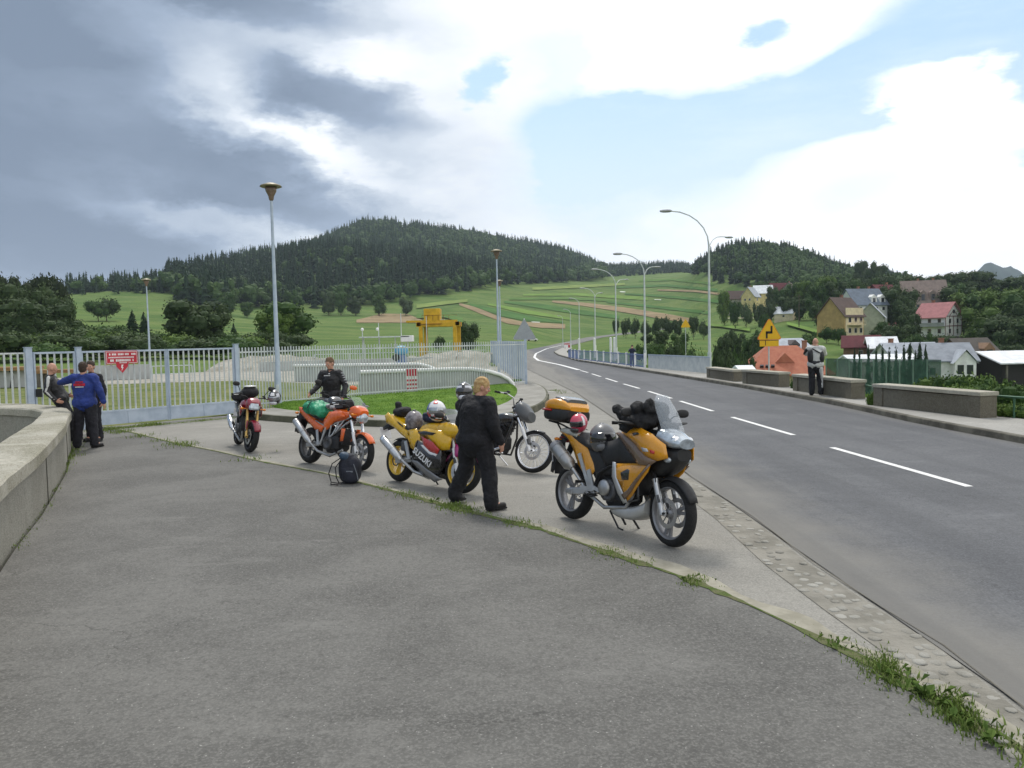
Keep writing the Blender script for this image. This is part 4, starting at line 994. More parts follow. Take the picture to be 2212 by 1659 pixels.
def scatter(name, items, mats, label, cat):
    """items: list of (geo, x, y, z, h, w, tint shift, material index); one object of uncountable trees"""
    VV = []; FF = []; TT_ = []; MI = []; o = 0
    for geo, x, y, z, h, w, ts, mi in items:
        V, F, Tn = geo; a = rg_.random()*6.283; c, s = math.cos(a), math.sin(a)
        VV.append(np.stack([x+(V[:,0]*c-V[:,1]*s)*w, y+(V[:,0]*s+V[:,1]*c)*w, z+V[:,2]*h], -1)); FF.append(F+o); o += len(V)
        TT_.append(np.clip(Tn*.7+ts, 0, 1)); MI.append(np.full(len(F), mi))
    ob = np_mesh(name, np.concatenate(VV), [np.concatenate(FF)], mats, np.concatenate(MI), np.concatenate(TT_)); tag(ob, label, cat, kind='stuff'); return ob
def forest(name, px0, px1, r0, r1, base, spacing, hmin, hmax, decf, label, gaps=()):
    items = []; a0, a1 = math.atan((px0-CX)/FPX), math.atan((px1-CX)/FPX)
    n = int((a1-a0)*.5*(r1*r1-r0*r0)/(spacing**2))
    for _ in range(n):
        a = a0+(a1-a0)*rg_.random(); r = math.sqrt(r0*r0+(r1*r1-r0*r0)*rg_.random()); x, y = math.sin(a)*r, math.cos(a)*r; z = H(x, y)
        px, py = proj(x, y, z); by = interp(px, *base)
        if py > by: continue
        if any(((px-gx)/gw)**2+((py-gy)/gh)**2 < 1 and rg_.random() < .85 for gx, gy, gw, gh in gaps): continue
        edge = by-py; pd = decf(px, edge, r); h = hmin+(hmax-hmin)*rg_.random()**1.3
        nz = mnoise.noise((x*.011, y*.011, 5))*.6
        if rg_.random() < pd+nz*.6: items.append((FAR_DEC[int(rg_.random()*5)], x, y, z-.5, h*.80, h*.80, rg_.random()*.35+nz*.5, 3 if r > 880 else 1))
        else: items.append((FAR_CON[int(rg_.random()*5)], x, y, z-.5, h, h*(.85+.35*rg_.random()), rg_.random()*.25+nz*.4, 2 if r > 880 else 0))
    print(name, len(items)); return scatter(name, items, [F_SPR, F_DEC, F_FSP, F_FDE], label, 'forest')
forest('forest', 368, 1312, 410, 1420, ([360,385,450,560,700,830,900,1000,1100,1200,1300,1320],[636,652,668,669,668,656,646,629,617,611,606,604]), 7.6, 14, 25,
       lambda px, e, r: (.62 if e < 9 else .22 if e < 16 else .05)+(.38 if r > 880 else 0), 'dark spruce forest covering the long hill behind the meadow', ((818,487,26,7),(868,503,20,7),(745,505,16,5),(905,560,22,5)))
forest('forest', 150, 385, 480, 760, ([140,200,300,385],[637,637,634,640]), 7.0, 9, 16, lambda px, e, r: .1, 'low strip of spruces on the skyline left of the big hill')
forest('forest', 1300, 1500, 1180, 1560, ([1290,1310,1400,1500],[600,603,598,598]), 8.5, 12, 19, lambda px, e, r: .12, 'thin far spruce wood on the saddle between the two hills')
forest('forest', 1496, 1960, 560, 900, ([1490,1530,1560,1620,1700,1760,1850,1960],[590,604,614,620,626,634,636,634]), 6.4, 11, 17, lambda px, e, r: .38 if px < 1640 else .70, 'mixed green wood covering the rounded hill above the village')

# ---------------- single trees: unit shapes, then copies
def crown_mesh(kind, s):
    V, F, Tn = crown_raw(kind, s); V = V.copy(); V[:,2] /= np.quantile(V[:,2], .997); r_ = np.quantile(np.abs(V[:,:2]), .985); V[:,:2] *= .5/r_
    return V, F, Tn
def crown_raw(kind, s):
    if kind == 'conifer': return conifer_geo(420, .20, 40+s)
    if kind == 'pine': return leafy_geo(700, [(0,0,.80,.15,.16),(.10,.05,.62,.14,.10),(-.11,.02,.56,.15,.10),(.02,-.12,.68,.14,.1),(.06,.12,.45,.13,.08),(-.05,-.06,.38,.13,.08)], .026, 50+s)
    if kind == 'round': return leafy_geo(1700, rnd_lobes(11, 60+s, .30, .50, .27, .34)+[(0,0,.24,.26,.20)], .027, 60+s)
    if kind == 'bush': return leafy_geo(900, rnd_lobes(8, 70+s, .34, .42, .42, .18), .034, 70+s)
    if kind == 'thuja': return leafy_geo(700, [(0,0,.16,.15,.2),(0,0,.36,.15,.2),(0,0,.56,.12,.2),(0,0,.78,.07,.2)], .028, 80+s)
PROTO = {}
def proto(kind, s, m):
    k = (kind, s, m.name)
    if k not in PROTO:
        V, F, Tn = crown_mesh(kind, s); o = np_mesh('crown', V, [F], m, tint=Tn); 
        mb = MB(); tw = {'conifer':.018,'pine':.022,'round':.030,'bush':.02,'thuja':.012}[kind]
        mb.tube([(0,0,-.06),(0,0,.1),(.01,0,.3),(.0,.01,.62)], [tw*1.3,tw,tw*.8,tw*.3], 7)
        if kind in ('round','pine'):
            for a in (0.4,2.5,4.5): mb.tube([(0,0,.28),(math.cos(a)*.10,math.sin(a)*.10,.42),(math.cos(a)*.2,math.sin(a)*.2,.58)], [tw*.6,tw*.4,tw*.15], 6)
        t = mb.build('trunk', M_BARK); md = (o.data, t.data)
        bpy.data.objects.remove(o); bpy.data.objects.remove(t); PROTO[k] = md
    return PROTO[k]
def plant(name, cat, kind, px, d, ytop, wpx, m, label, group=None, zg=None, sd=None):
    b_ = at_dist(px, 720, d); z = H(b_.x, b_.y) if zg is None else zg
    r_ = ray(px, ytop); zt = CAMH+r_.z/math.hypot(r_.x, r_.y)*d; h = max(.5, zt-z)
    sd = (int(px*7+d)%3) if sd is None else sd; cd_, td = proto(kind, sd, m)
    w = wpx/FPX*d
    e = empty(name, label, cat, (b_.x, b_.y, z), (px*13.7+d) % 6.28, group); e.empty_display_size = 1
    for nm, data in (('crown', cd_), ('trunk', td)):
        o = bpy.data.objects.new(nm, data); COL.objects.link(o); o.parent = e; o.scale = (w, w, h) if nm == 'crown' else (min(w, h), min(w, h), h*.9)
    return e
ORD = ['leftmost','second','third','fourth','fifth','sixth','seventh','eighth','ninth','tenth','eleventh','twelfth','thirteenth','fourteenth','fifteenth','sixteenth','seventeenth','eighteenth','nineteenth','twentieth']
def row(name, cat, kind, lst, m, what, where, group):
    for i, (px, d, yt, w, *mm) in enumerate(lst):
        o_ = ORD[i] if i == 0 else ORD[i]+' from the left'
        plant(name, cat, kind, px, d, yt, w, mm[0] if mm else m, f'{what}, {o_} {where}', group)
row('pine_tree','tree','pine', [(8,150,592,46),(36,158,594,44),(62,150,606,40),(80,165,597,40),(98,152,592,46),(120,160,592,44),(136,155,604,34)], F_PIN, 'tall dark pine', 'in the clump at the picture edge', 'dark pines at the left edge')
row('dark_tree','tree','round', [(28,142,612,70,F_DRK),(70,146,618,70,F_DRK),(112,144,614,66,F_DRK),(138,140,640,46,F_DRK),(5,132,640,90,F_DRK),(55,128,650,80,F_DRK),(100,134,655,80,F_DRK),(135,126,690,60,F_DRK)], F_DRK, 'dark leafy tree', 'below the left pines', 'dark trees below the pines')
row('shrub','shrub','bush', [(20,112,715,110,F_DRK),(75,110,722,100,F_DEC),(130,112,708,100,F_DRK),(178,110,700,90,F_DRK),(225,112,700,90,F_DEC),(262,109,706,70,F_DRK),(330,113,712,80,F_DEC),(372,109,724,60,F_LIT),(500,112,714,80,F_DEC),(545,110,722,80,F_DRK),(590,112,716,70,F_DEC)], F_DRK, 'dense shrub', 'in the belt behind the left fence', 'shrubs behind the left fence')
row('conifer','tree','conifer', [(287,125,672,46),(312,130,676,40),(396,128,692,38),(505,125,700,34)], F_SPR, 'small dark spruce', 'among the shrubs behind the gate', 'small spruces among the shrubs')
plant('broad_tree','tree','round',412,118,648,98,F_DRK,'broad dark tree standing over the shrubs behind the gate')
plant('broad_tree','tree','round',452,119,654,84,F_DRK,'dark rounded tree touching the broad dark tree on its right')
plant('broad_tree','tree','round',620,120,652,112,F_DEC,'large mid green tree behind the tallest mushroom lamp post')
plant('broad_tree','tree','round',598,116,672,70,F_LIT,'pale green tree directly left of the large green one')
rb = random.Random(31)
for i in range(22):
    px = -20+i*31+rb.uniform(-6,6); mm = [F_DRK,F_DEC,F_DRK,F_DRK,F_LIT][(i*3)%5] if i not in (4,) else F_DEC
    plant('shrub','shrub','bush',px,97+rb.uniform(-5,6),724+rb.uniform(-14,12),86+rb.uniform(-10,22),mm,f'low dense shrub in the hedge belt, {ORD[i] if i < 20 else ("second from right","rightmost")[i-20]}{" from the left" if 0 < i < 20 else ""} behind the gate','hedge belt behind the left fence')
plant('shrub','shrub','bush',232,290,640,60,F_DRK,'dark shrub clump standing alone on the left meadow')
plant('shrub','shrub','bush',214,288,648,44,F_DEC,'smaller shrub at the left side of the lone meadow clump')
for i,(px,yt,w) in enumerate([(494,630,40),(466,650,36),(535,652,26),(712,628,30),(738,630,28),(770,640,36),(820,636,30),(878,640,30)]):
    plant('pale_tree','tree','round',px,400 if px<700 else 470,yt,w,F_GRY if i%2 else F_DEC,f'pale rounded tree at the foot of the forest, {ORD[i]}{"" if i==0 else " from the left"}','pale trees along the forest foot')
plant('broad_tree','tree','round',1010,112,696,52,F_DRK,'grey green tree right behind the right leg of the yellow crane')
plant('shrub','shrub','bush',948,108,724,30,F_DRK,'dark bush seen between the legs of the yellow crane')
# right slope and valley
row('shrub','shrub','bush', [(1330,330,690,16),(1352,300,686,22),(1372,290,684,24),(1395,285,690,26),(1420,280,682,24),(1440,285,680,26),(1462,280,686,28),(1498,270,682,22),(1520,262,690,26)], F_DRK, 'dark shrub', 'along the hill road', 'shrubs along the hill road')
row('shrub','shrub','bush', [(1390,70,742,44,F_DEC),(1416,85,740,40,F_DEC),(1448,90,736,50,F_DRK),(1490,88,742,54,F_DEC),(1516,80,752,40,F_LIT),(1556,75,742,60,F_DRK),(1590,78,748,50,F_DEC),(1612,90,764,36,F_DRK)], F_DEC, 'leafy shrub', 'behind the grey barrier', 'shrubs on the bank behind the barrier')
row('broad_tree','tree','round', [(1398,140,722,30,F_DRK),(1428,150,714,34,F_DRK),(1470,135,718,36,F_DEC),(1566,160,712,40,F_DRK),(1590,165,718,34,F_DRK),(1624,150,712,40,F_DEC),(1642,145,722,40,F_DRK),(1745,170,716,34,F_DEC)], F_DEC, 'bushy tree', 'on the lower green slope', 'trees on the lower slope')
plant('young_tree','tree','round',1565,330,628,28,F_LIT,'bright green round tree left of the yellow gabled farmhouse')
row('shrub','shrub','bush', [(1588,300,648,26,F_DEC),(1612,296,650,28,F_GRY),(1640,300,652,30,F_GRY),(1665,300,648,28,F_GRY),(1650,250,676,22,F_DEC)], F_GRY, 'greyish shrub', 'on the meadow under the farmhouse', 'grey shrubs under the farmhouse')
row('broad_tree','tree','round', [(1668,360,618,26,F_GRY),(1690,340,622,34,F_DEC),(1712,345,612,30,F_DEC),(1738,340,606,34,F_LIT),(1760,335,600,40,F_DEC),(1785,330,596,44,F_LIT),(1812,335,606,34,F_DEC),(1700,300,640,34,F_DRK),(1728,290,645,36,F_DRK),(1756,285,640,34,F_DEC)], F_DEC, 'village tree', 'left of the ochre house', 'trees between the upper houses')
row('broad_tree','tree','round', [(1926,270,612,50,F_DRK),(1948,262,622,56,F_DRK),(1962,250,650,40,F_DRK),(1906,190,712,44,F_DRK),(1938,195,700,46,F_DRK)], F_DRK, 'dark tree', 'in the middle of the village', 'dark trees amid the village')
row('broad_tree','tree','round', [(1655,420,606,40,F_DEC),(1775,300,612,52,F_DEC),(1800,300,606,50,F_DRK),(1838,310,602,48,F_DEC),(1872,330,598,50,F_DRK),(1900,330,600,46,F_DEC),(1935,330,592,56,F_DRK),(1770,250,655,34,F_DRK),(1905,215,694,30,F_DEC),(1965,215,676,40,F_DRK),(2046,320,610,60,F_DEC),(2064,300,618,60,F_DRK)], F_DEC, 'garden tree', 'among the village houses', 'garden trees among the village houses')
plant('broad_tree','tree','round',1861,520,563,30,F_DRK,'round dark tree on the skyline, left one of two on the ridge end')
plant('broad_tree','tree','round',1890,505,566,40,F_DRK,'round dark tree on the skyline, right one of two on the ridge end')
row('broad_tree','tree','round', [(1960,400,600,54),(1990,395,596,56),(2022,400,592,56),(2052,398,590,56),(2082,395,586,60),(2110,400,588,56),(2135,398,600,44),(2182,390,602,60),(2212,385,594,60),(2240,380,598,60)], F_DRK, 'dark skyline tree', 'right of the wooded hill', 'trees on the right skyline')
row('broad_tree','tree','round', [(2082,250,634,70,F_DRK),(2108,240,624,80,F_LIT),(2140,235,628,84,F_DEC),(2172,230,622,84,F_LIT),(2205,225,632,80,F_DEC),(2125,215,662,70,F_LIT),(2160,205,668,80,F_DRK),(2198,200,672,80,F_DRK),(2235,205,650,80,F_DRK)], F_DEC, 'big leafy tree', 'in the grove at the right', 'trees of the right grove')
row('shrub','shrub','bush', [(1786,200,702,34,F_DEC),(1812,196,708,28,F_DEC),(2040,190,722,44,F_DRK),(2098,178,730,48,F_DRK),(2140,172,736,50,F_DEC),(2185,168,742,50,F_DRK),(1985,180,716,50,F_DEC)], F_DRK, 'garden shrub', 'between the village houses', 'garden shrubs in the village')
row('thuja','tree','thuja', [(1846,100,750,10),(1857,98,752,10),(1876,100,744,12),(1893,99,750,11),(1907,100,746,12),(1921,98,752,12),(1936,100,748,12),(1953,98,744,14),(1966,99,740,14),(1978,97,756,14)], F_SPR, 'slim dark thuja', 'of the hedge behind the green mesh fence', 'thujas behind the green fence')
row('conifer','tree','conifer', [(1987,96,736,30),(2000,95,746,26)], F_SPR, 'dark garden spruce', 'behind the end of the green mesh fence', 'garden spruces')
row('shrub','shrub','bush', [(1998,34,822,60,F_LIT),(2030,32,812,80,F_LIT),(2062,30,806,80,F_DEC),(2095,30,808,90,F_LIT),(2130,29,812,90,F_DEC),(2165,28,820,90,F_LIT),(2200,27,826,90,F_DEC),(2235,27,832,90,F_LIT),(2075,26,830,80,F_LIT),(2185,21,868,70,F_LIT),(2222,21,872,60,F_DEC)], F_LIT, 'bright green bush', 'behind the nearest parapet block', 'bushes behind the nearest parapet')
row('shrub','shrub','bush', [(1888,23.3,838,24,F_LIT),(1722,30,812,26,F_DEC),(1612,36,806,14,F_DEC),(1728,29.0,826,16,F_DEC)], F_LIT, 'small bright bush', 'in the gaps between the parapet blocks', 'bushes in the parapet gaps')

# ---------------- field strips on the slope: real strips of crop and earth laid on the land
def drape(name, top, bot, col, lift=.25, n=None, col2=None):
    x0 = max(top[0][0], bot[0][0]); x1 = min(top[-1][0], bot[-1][0]); n = n or max(4, int((x1-x0)/6)); V = []
    for i in range(n+1):
        x = x0+(x1-x0)*i/n; yt = interp(x, [p[0] for p in top], [p[1] for p in top]); yb = interp(x, [p[0] for p in bot], [p[1] for p in bot])
        for k in range(4):
            p = T(x, yt+(yb-yt)*k/3+mnoise.noise((x*.08,yt*.3,k))*.5, 150)
            if p is None: return
            V.append((p.x, p.y, p.z+lift))
    mb = MB(); mb.add(V, [(i*4+k, i*4+k+1, (i+1)*4+k+1, (i+1)*4+k) for i in range(n) for k in range(3)])
    o = mb.build(name, mat('crop_%02d_%02d_%02d' % tuple(int(c*100) for c in col), col, .95, vs=.06, col2=col2 or tuple(c*1.35 for c in col), spec=.1)); tag(o, kind='structure')
BR = (.215,.165,.095); DG = (.052,.115,.028); MG = (.074,.138,.03); LG = (.112,.182,.038); YG = (.148,.198,.053)
FT = [([(770,692),(825,678),(880,679),(912,692)], [(770,698),(830,698),(880,698),(912,699)], BR),
 ([(992,655),(1027,664),(1079,685),(1131,696),(1221,701)], [(992,660),(1044,681),(1096,700),(1165,709),(1221,711)], BR),
 ([(1015,656),(1079,669),(1165,687),(1217,695)], [(1015,660),(1079,683),(1131,694),(1217,699)], DG),
 ([(1054,655),(1131,669),(1235,688)], [(1054,660),(1131,678),(1235,693)], LG),
 ([(1089,651),(1165,657),(1235,667),(1338,683)], [(1089,655),(1165,667),(1235,678),(1338,690)], DG),
 ([(1193,650),(1269,655),(1350,665),(1446,680),(1500,690)], [(1193,654),(1269,663),(1350,676),(1446,693),(1500,698)], BR),
 ([(1310,651),(1446,664),(1530,674)], [(1310,655),(1446,670),(1530,681)], DG),
 ([(1130,636),(1250,634),(1400,642)], [(1130,640),(1250,640),(1400,650)], LG),
 ([(1100,645),(1230,643),(1330,648)], [(1100,649),(1230,648),(1330,653)], MG),
 ([(1350,634),(1450,640),(1560,650)], [(1350,637),(1450,645),(1560,657)], DG),
 ([(1330,620),(1440,615),(1550,625)], [(1330,624),(1440,620),(1550,631)], DG),
 ([(1380,606),(1450,603),(1540,612)], [(1380,610),(1450,607),(1540,617)], MG),
 ([(1420,626),(1500,628),(1570,636)], [(1420,629),(1500,632),(1570,641)], BR),
 ([(1150,622),(1250,617),(1350,612)], [(1150,628),(1250,623),(1350,617)], YG),
 ([(900,660),(960,652),(1010,648)], [(900,668),(960,660),(1010,654)], YG),
 ([(900,680),(960,676),(1000,690)], [(900,690),(960,688),(1000,700)], MG),
 ([(1470,700),(1560,704),(1620,712)], [(1470,703),(1560,710),(1620,720)], LG),
 ([(1700,700),(1760,716),(1800,728)], [(1700,706),(1760,724),(1800,736)], LG),
 ([(1560,690),(1640,690),(1728,688)], [(1560,692),(1640,692),(1728,691)], (.30,.27,.20))]
for i, (a, b_, c) in enumerate(FT): drape('field_strip', a, b_, c, lift=.25+.03*i)
for x, y, w in ((1345,631,6),(1421,648,7),(1157,697,9)):
    drape('field_fleece', [(x-w,y-.9),(x+w,y-.2)], [(x-w,y+.5),(x+w,y+1.2)], (.50,.53,.46), .4, 4)
# ---------------- houses
GLASS = mat('window_glass', (.025,.03,.035), .08, spec=.8, var=0)
def hm(n, c, v=.12): return mat('h_'+n, c, .85, var=v, vs=.9, bump=.3, bs=6)
def house(label, px, d, ye, yr, L, D, yaw, wall, roof, wins=(), chim=None, hip=0.0, over=.5, name='house', door=None, dorm=(), trim=None, tall=0, cat='house'):
    """ridge along local x; long front is the -y side; wins: (side, u, drop below eave, w, h)"""
    b_ = at_dist(px, 720, d); r_ = ray(px, ye); q_ = 1/math.hypot(r_.x, r_.y)*d; ze = CAMH+r_.z*q_; zr = CAMH+ray(px, yr).z*q_
    z0 = min(H(b_.x, b_.y), ze-2.4)-.2; e = empty(name, label, cat, (b_.x, b_.y, z0), yaw); he = ze-z0; hr = zr-z0; x, y = L/2, D/2
    low = -2.5
    mb = MB(); V = [(-x,-y,low),(x,-y,low),(x,y,low),(-x,y,low),(-x,-y,he),(x,-y,he),(x,y,he),(-x,y,he)]; F = [(0,1,5,4),(2,3,7,6)]
    if hip: F += [(1,2,6,5),(3,0,4,7)]
    else: V += [(-x,0,hr-.02),(x,0,hr-.02)]; F += [(1,2,6,9,5),(3,0,4,8,7)]
    mb.add(V, F); mb.build('wall', wall, e)
    o = over; dz = (hr-he)/y*o; mb = MB(); xr = x-hip+(o if not hip else 0); xo = x+o; th = .18
    top = [(-xo,-y-o,he-dz),(xo,-y-o,he-dz),(xo,y+o,he-dz),(-xo,y+o,he-dz),(-xr,0,hr),(xr,0,hr)]
    V = [(a, b2, c+th) for a, b2, c in top]+top
    F = [(0,1,5,4),(2,3,4,5),(1,2,5),(3,0,4)] if hip else [(0,1,5,4),(2,3,4,5)]
    F += [tuple(i+6 for i in f[::-1]) for f in F]+[(0,6,7,1),(2,8,9,3)]
    F += [(1,7,8,2),(3,9,6,0)] if hip else [(1,7,11,5),(5,11,8,2),(3,9,10,4),(4,10,6,0)]
    mb.add(V, F); rf = mb.build('roof', roof, e)
    if chim is not None:
        for cu in (chim if isinstance(chim, (list, tuple)) else [chim]): mb = MB(); mb.box((cu*x, .5, hr+.15), (.6,.6,1.3)); mb.box((cu*x,.5,hr+.83), (.75,.75,.1)); mb.build('chimney', hm('chimney_brick', (.28,.14,.09)), rf)
    for i, (du, dw) in enumerate(dorm):
        zc = he+(hr-he)*.45; yy = -y*.62; mb = MB()
        mb.add([(du*x-dw/2,-y*.92,he+.05),(du*x+dw/2,-y*.92,he+.05),(du*x+dw/2,-y*.92,zc),(du*x,-y*.92,zc+dw*.42),(du*x-dw/2,-y*.92,zc),(du*x-dw/2,-y*.2,zc),(du*x+dw/2,-y*.2,zc),(du*x,-y*.1,zc+dw*.42)], [(0,1,2,3,4),(4,3,7,5),(2,6,7,3),(0,4,5),(1,6,2)])
        dm = mb.build('dormer', wall if not trim else trim, e); mb = MB(); mb.box((du*x,-y*.92-.03,(he+zc)/2+.1), (dw*.5,.05,(zc-he)*.6)); mb.build('pane', GLASS, dm)
    wf = hm('window_frame', (.62,.60,.56), .05)
    for s_, u, dr, w, h in wins:
        zc = he-dr
        if s_ == 'f': c = (u*x, -y-.03, zc); sz = (w,.08,h); sp = (w*.84,.03,h*.84); cp = (u*x,-y-.072,zc)
        elif s_ == 'l': c = (-x-.03, u*y, zc); sz = (.08,w,h); sp = (.03,w*.84,h*.84); cp = (-x-.072,u*y,zc)
        else: c = (x+.03, u*y, zc); sz = (.08,w,h); sp = (.03,w*.84,h*.84); cp = (x+.072,u*y,zc)
        mb = MB(); mb.box(c, sz); wo_ = mb.build('window', wf, e); mb = MB(); mb.box(cp, sp); mb.build('pane', GLASS, wo_)
    if door: mb = MB(); mb.box((door*x, -y-.04, 1.25), (1.1,.1,2.1)); mb.build('door', hm('door_wood', (.16,.08,.04)), e)
    return e, he, hr, x, y
OCH = hm('ochre', (.46,.31,.13)); CRM = hm('cream', (.68,.58,.38)); GRW = hm('pale_green', (.38,.41,.31)); WHT = hm('white_render', (.76,.76,.73)); YLW = hm('yellow_render', (.64,.53,.25))
RG = hm('slate_grey', (.14,.17,.21)); RB = hm('brown_roof', (.10,.07,.06)); RO = mat('h_orange_tiles', (.36,.115,.065), .8, vs=1.5, bump=.8, bs=9, col2=(.42,.15,.085)); RM = hm('maroon_roof', (.10,.02,.025)); RP = hm('pink_roof', (.38,.16,.16)); RL = hm('light_metal', (.36,.39,.43)); RW = hm('white_metal', (.72,.74,.76)); MAR = hm('maroon_wall', (.22,.08,.085)); BRW = hm('brown_wood', (.20,.12,.07)); RBG = hm('grey_brown_roof', (.23,.18,.155))
def grid(side, us, drops, w=1.0, h=1.2): return [(side, u, dr, w, h) for u in us for dr in drops]
hh = house('ochre gabled house with cream balcony front in the middle of the village', 1815, 222, 682, 644, 8.2, 8.0, R(33), OCH, RB, grid('f', (-.5,.1,.65), (1.3,4.0), 1.0, 1.3), .3)
e, he, hr, x, y = hh; mb = MB(); mb.box((.0,-y-.05,he-1.9), (L_:=7.4,.10,7.5)); mb.build('front_render', CRM, e)
for du in (-.5,.1,.65):
    for dr in (1.2,3.9): mb = MB(); mb.box((du*x,-y-.13,he-dr), (1.15,.08,1.35)); w_ = mb.build('window', hm('window_frame',(.62,.6,.56),.05), e); mb = MB(); mb.box((du*x,-y-.18,he-dr), (.95,.03,1.15)); mb.build('pane', GLASS, w_)
mb = MB(); mb.box((0,-y-.7,he-2.5), (6.0,1.3,.18)); 
for k in range(11): mb.box((-3+.6*k,-y-1.32,he-2.0), (.06,.06,.9))
mb.box((0,-y-1.32,he-1.55), (6.0,.08,.08)); mb.build('balcony', CRM, e)
house('plain pale green gabled house right of the ochre house', 1882, 236, 684, 656, 9, 6.4, R(62), GRW, RL, grid('f',(-.5,.4),(1.2,),.9,1.1))
house('house with a big slate blue roof behind the ochre house', 1862, 262, 658, 625, 10.5, 9, R(12), WHT, RG, grid('f',(-.7,-.2,.3,.75),(1.4,),.9,1.1)+grid('r',(-.3,.3),(1.4,-.6),.9,1.1), (.5,-.2), dorm=((.2,1.8),(.75,1.8)))
house('tall maroon house with white windows behind the blue roof', 1908, 282, 640, 616, 8.5, 8, R(20), MAR, RM, grid('f',(-.65,-.1,.5),(1.3,3.9,6.4),.9,1.3)+grid('r',(-.3,.4),(1.3,4.0),.9,1.3), .4)
house('large grey brown house with steep dormered roof at the wood edge', 1992, 305, 655, 607, 13.5, 11, R(-14), YLW, RBG, grid('f',(-.8,-.4,0,.4,.8),(1.1,3.7),1.2,1.2), (-.2,.5), dorm=((-.6,2.0),(-.15,2.0),(.3,2.0),(.72,2.0)), trim=RBG)
hh = house('white half timbered house with a pink red roof in front of the grove', 2026, 235, 684, 655, 8.4, 7.0, R(-62), WHT, RP, grid('f',(-.65,0,.65),(1.2,3.8),1.0,1.3)+grid('r',(-.45,.45),(1.2,3.8),.9,1.3)+[('r',0,-1.2,.9,1.1)], -.4)
e, he, hr, x, y = hh; M_TB = hm('timber', (.13,.03,.03)); mb = MB()
for u in (-1,-.5,0,.5,1): mb.box((x+.05,u*y*.97,he-2.4), (.05,.16,4.8))
for zz in (he,he-2.5): mb.box((x+.055,0,zz), (.05,2*y,.18))
for s_ in (-1,1): mb.beam((x+.06,s_*y*.9,he),(x+.06,0,hr-.4),.05,.2); mb.beam((x+.06,s_*y*.5,he),(x+.06,0,he+1.6),.05,.14)
mb.build('timber_frame', M_TB, e); mb = MB(); mb.box((0,-y-.6,he-2.55), (9.4,1.2,.15)); mb.box((0,-y-1.2,he-2.0), (9.4,.06,.8)); mb.build('balcony', hm('balcony_grey',(.30,.31,.29)), e)
mb = MB(); mb.box((0,0,he-6.2), (9.8,7.6,2.0)); mb.build('plinth', hm('plinth_stone',(.12,.10,.09)), e)
hh = house('yellow farmhouse with a long grey barn roof on the upper slope', 1622, 372, 640, 621, 7, 6, R(52), YLW, RL, grid('f',(0,),(1.4,),1.4,1.6)+grid('l',(-.3,.4),(1.6,),.8,1.0), .2)
house('long low barn with a grey roof joined to the yellow farmhouse', 1594, 384, 645, 629, 11, 6, R(6), hm('barn_grey',(.34,.33,.28)), RB, grid('f',(-.5,.3),(1.6,),.8,.8), name='barn', cat='barn')
house('house with a shiny pale roof behind the yellow farmhouse', 1648, 392, 633, 617, 8, 7, R(-10), YLW, RW, grid('f',(-.4,.3),(1.3,),.9,1.0))
house('small maroon roofed house among trees on the upper slope', 1683, 400, 628, 612, 9, 7, R(8), BRW, RM, grid('f',(-.6,0,.6),(1.2,),.9,1.1))
house('brown white house with a white gable at the top of the village', 1706, 396, 630, 611, 7, 7, R(60), hm('greyish_render',(.42,.38,.36)), RB, grid('f',(-.4,.4),(1.3,3.6),.9,1.2)+grid('l',(-.4,.4),(1.3,3.6),.9,1.2), .3)
house('low shed with a white roof beside the field track', 1697, 300, 677, 663, 6.5, 5, R(-35), CRM, RW, grid('f',(0,),(1.0,),.8,.7), name='shed', cat='shed', over=.3)
hh = house('house with a broad orange hipped roof behind the parapet blocks', 1688, 122, 800, 749, 10.8, 9.5, R(-7), CRM, RO, grid('f',(-.7,-.2,.3,.75),(1.4,),.9,1.1), .62, hip=3.2, over=.8)
e, he, hr, x, y = hh; mb = MB(); zc = he+(hr-he)*.36; mb.add([(-1.6,-y*.72,zc),(1.1,-y*.72,zc),(-.25,-y*.72,zc+1.4),(-.25,-y*.05,zc+1.45)], [(0,1,2),(0,2,3),(1,3,2)]); mb.build('dormer', RO, e)
mb = MB()
for k in range(3): mb.box((-3.6+.75*k,-y*.88,he+.75), (.5,.25,.55), (R(35),0,0))
mb.build('roof_window', GLASS, e)
house('house with a pale grey roof and dark gable behind the orange roof', 1688, 150, 752, 733, 7, 7, R(10), hm('dark_gable',(.10,.08,.08)), RL, grid('f',(-.5,.5),(.8,),.8,.9), dorm=((.25,1.8),))
house('house showing only its dark maroon roof on the lower slope', 1860, 176, 748, 726, 6.5, 6, R(-24), BRW, RM, grid('f',(0,),(1.2,),.8,.9))
house('small house with a light metal roof and a skylight beside the maroon roof', 1903, 172, 750, 729, 4.8, 6.5, R(-16), hm('dark_gable',(.10,.08,.08)), RW, grid('r',(0,),(1.0,),.8,.9))
house('long house with a blue grey roof behind the thujas', 1960, 146, 776, 742, 8.5, 8, R(4), WHT, RL, grid('f',(-.7,-.2,.3,.75),(1.4,),.9,1.1), -.6)
hh = house('white villa with a grey roof and a projecting porch gable', 2030, 132, 776, 743, 7.0, 8, R(-12), WHT, hm('mid_grey_roof',(.24,.26,.29)), grid('f',(-.6,.6),(1.6,4.0),.9,1.2), .1)
e, he, hr, x, y = hh; mb = MB(); mb.add([(.3,-y-1.8,-2),(3.0,-y-1.8,-2),(3.0,-y-1.8,he-.2),(1.65,-y-1.8,he+1.3),(.3,-y-1.8,he-.2),(.3,-y,-2),(3.0,-y,-2),(3.0,-y+1,he-.2),(1.65,-y+1.5,he+1.3),(.3,-y+1,he-.2)], [(0,1,2,3,4),(1,6,7,2),(0,4,9,5)]); mb.build('porch', WHT, e)
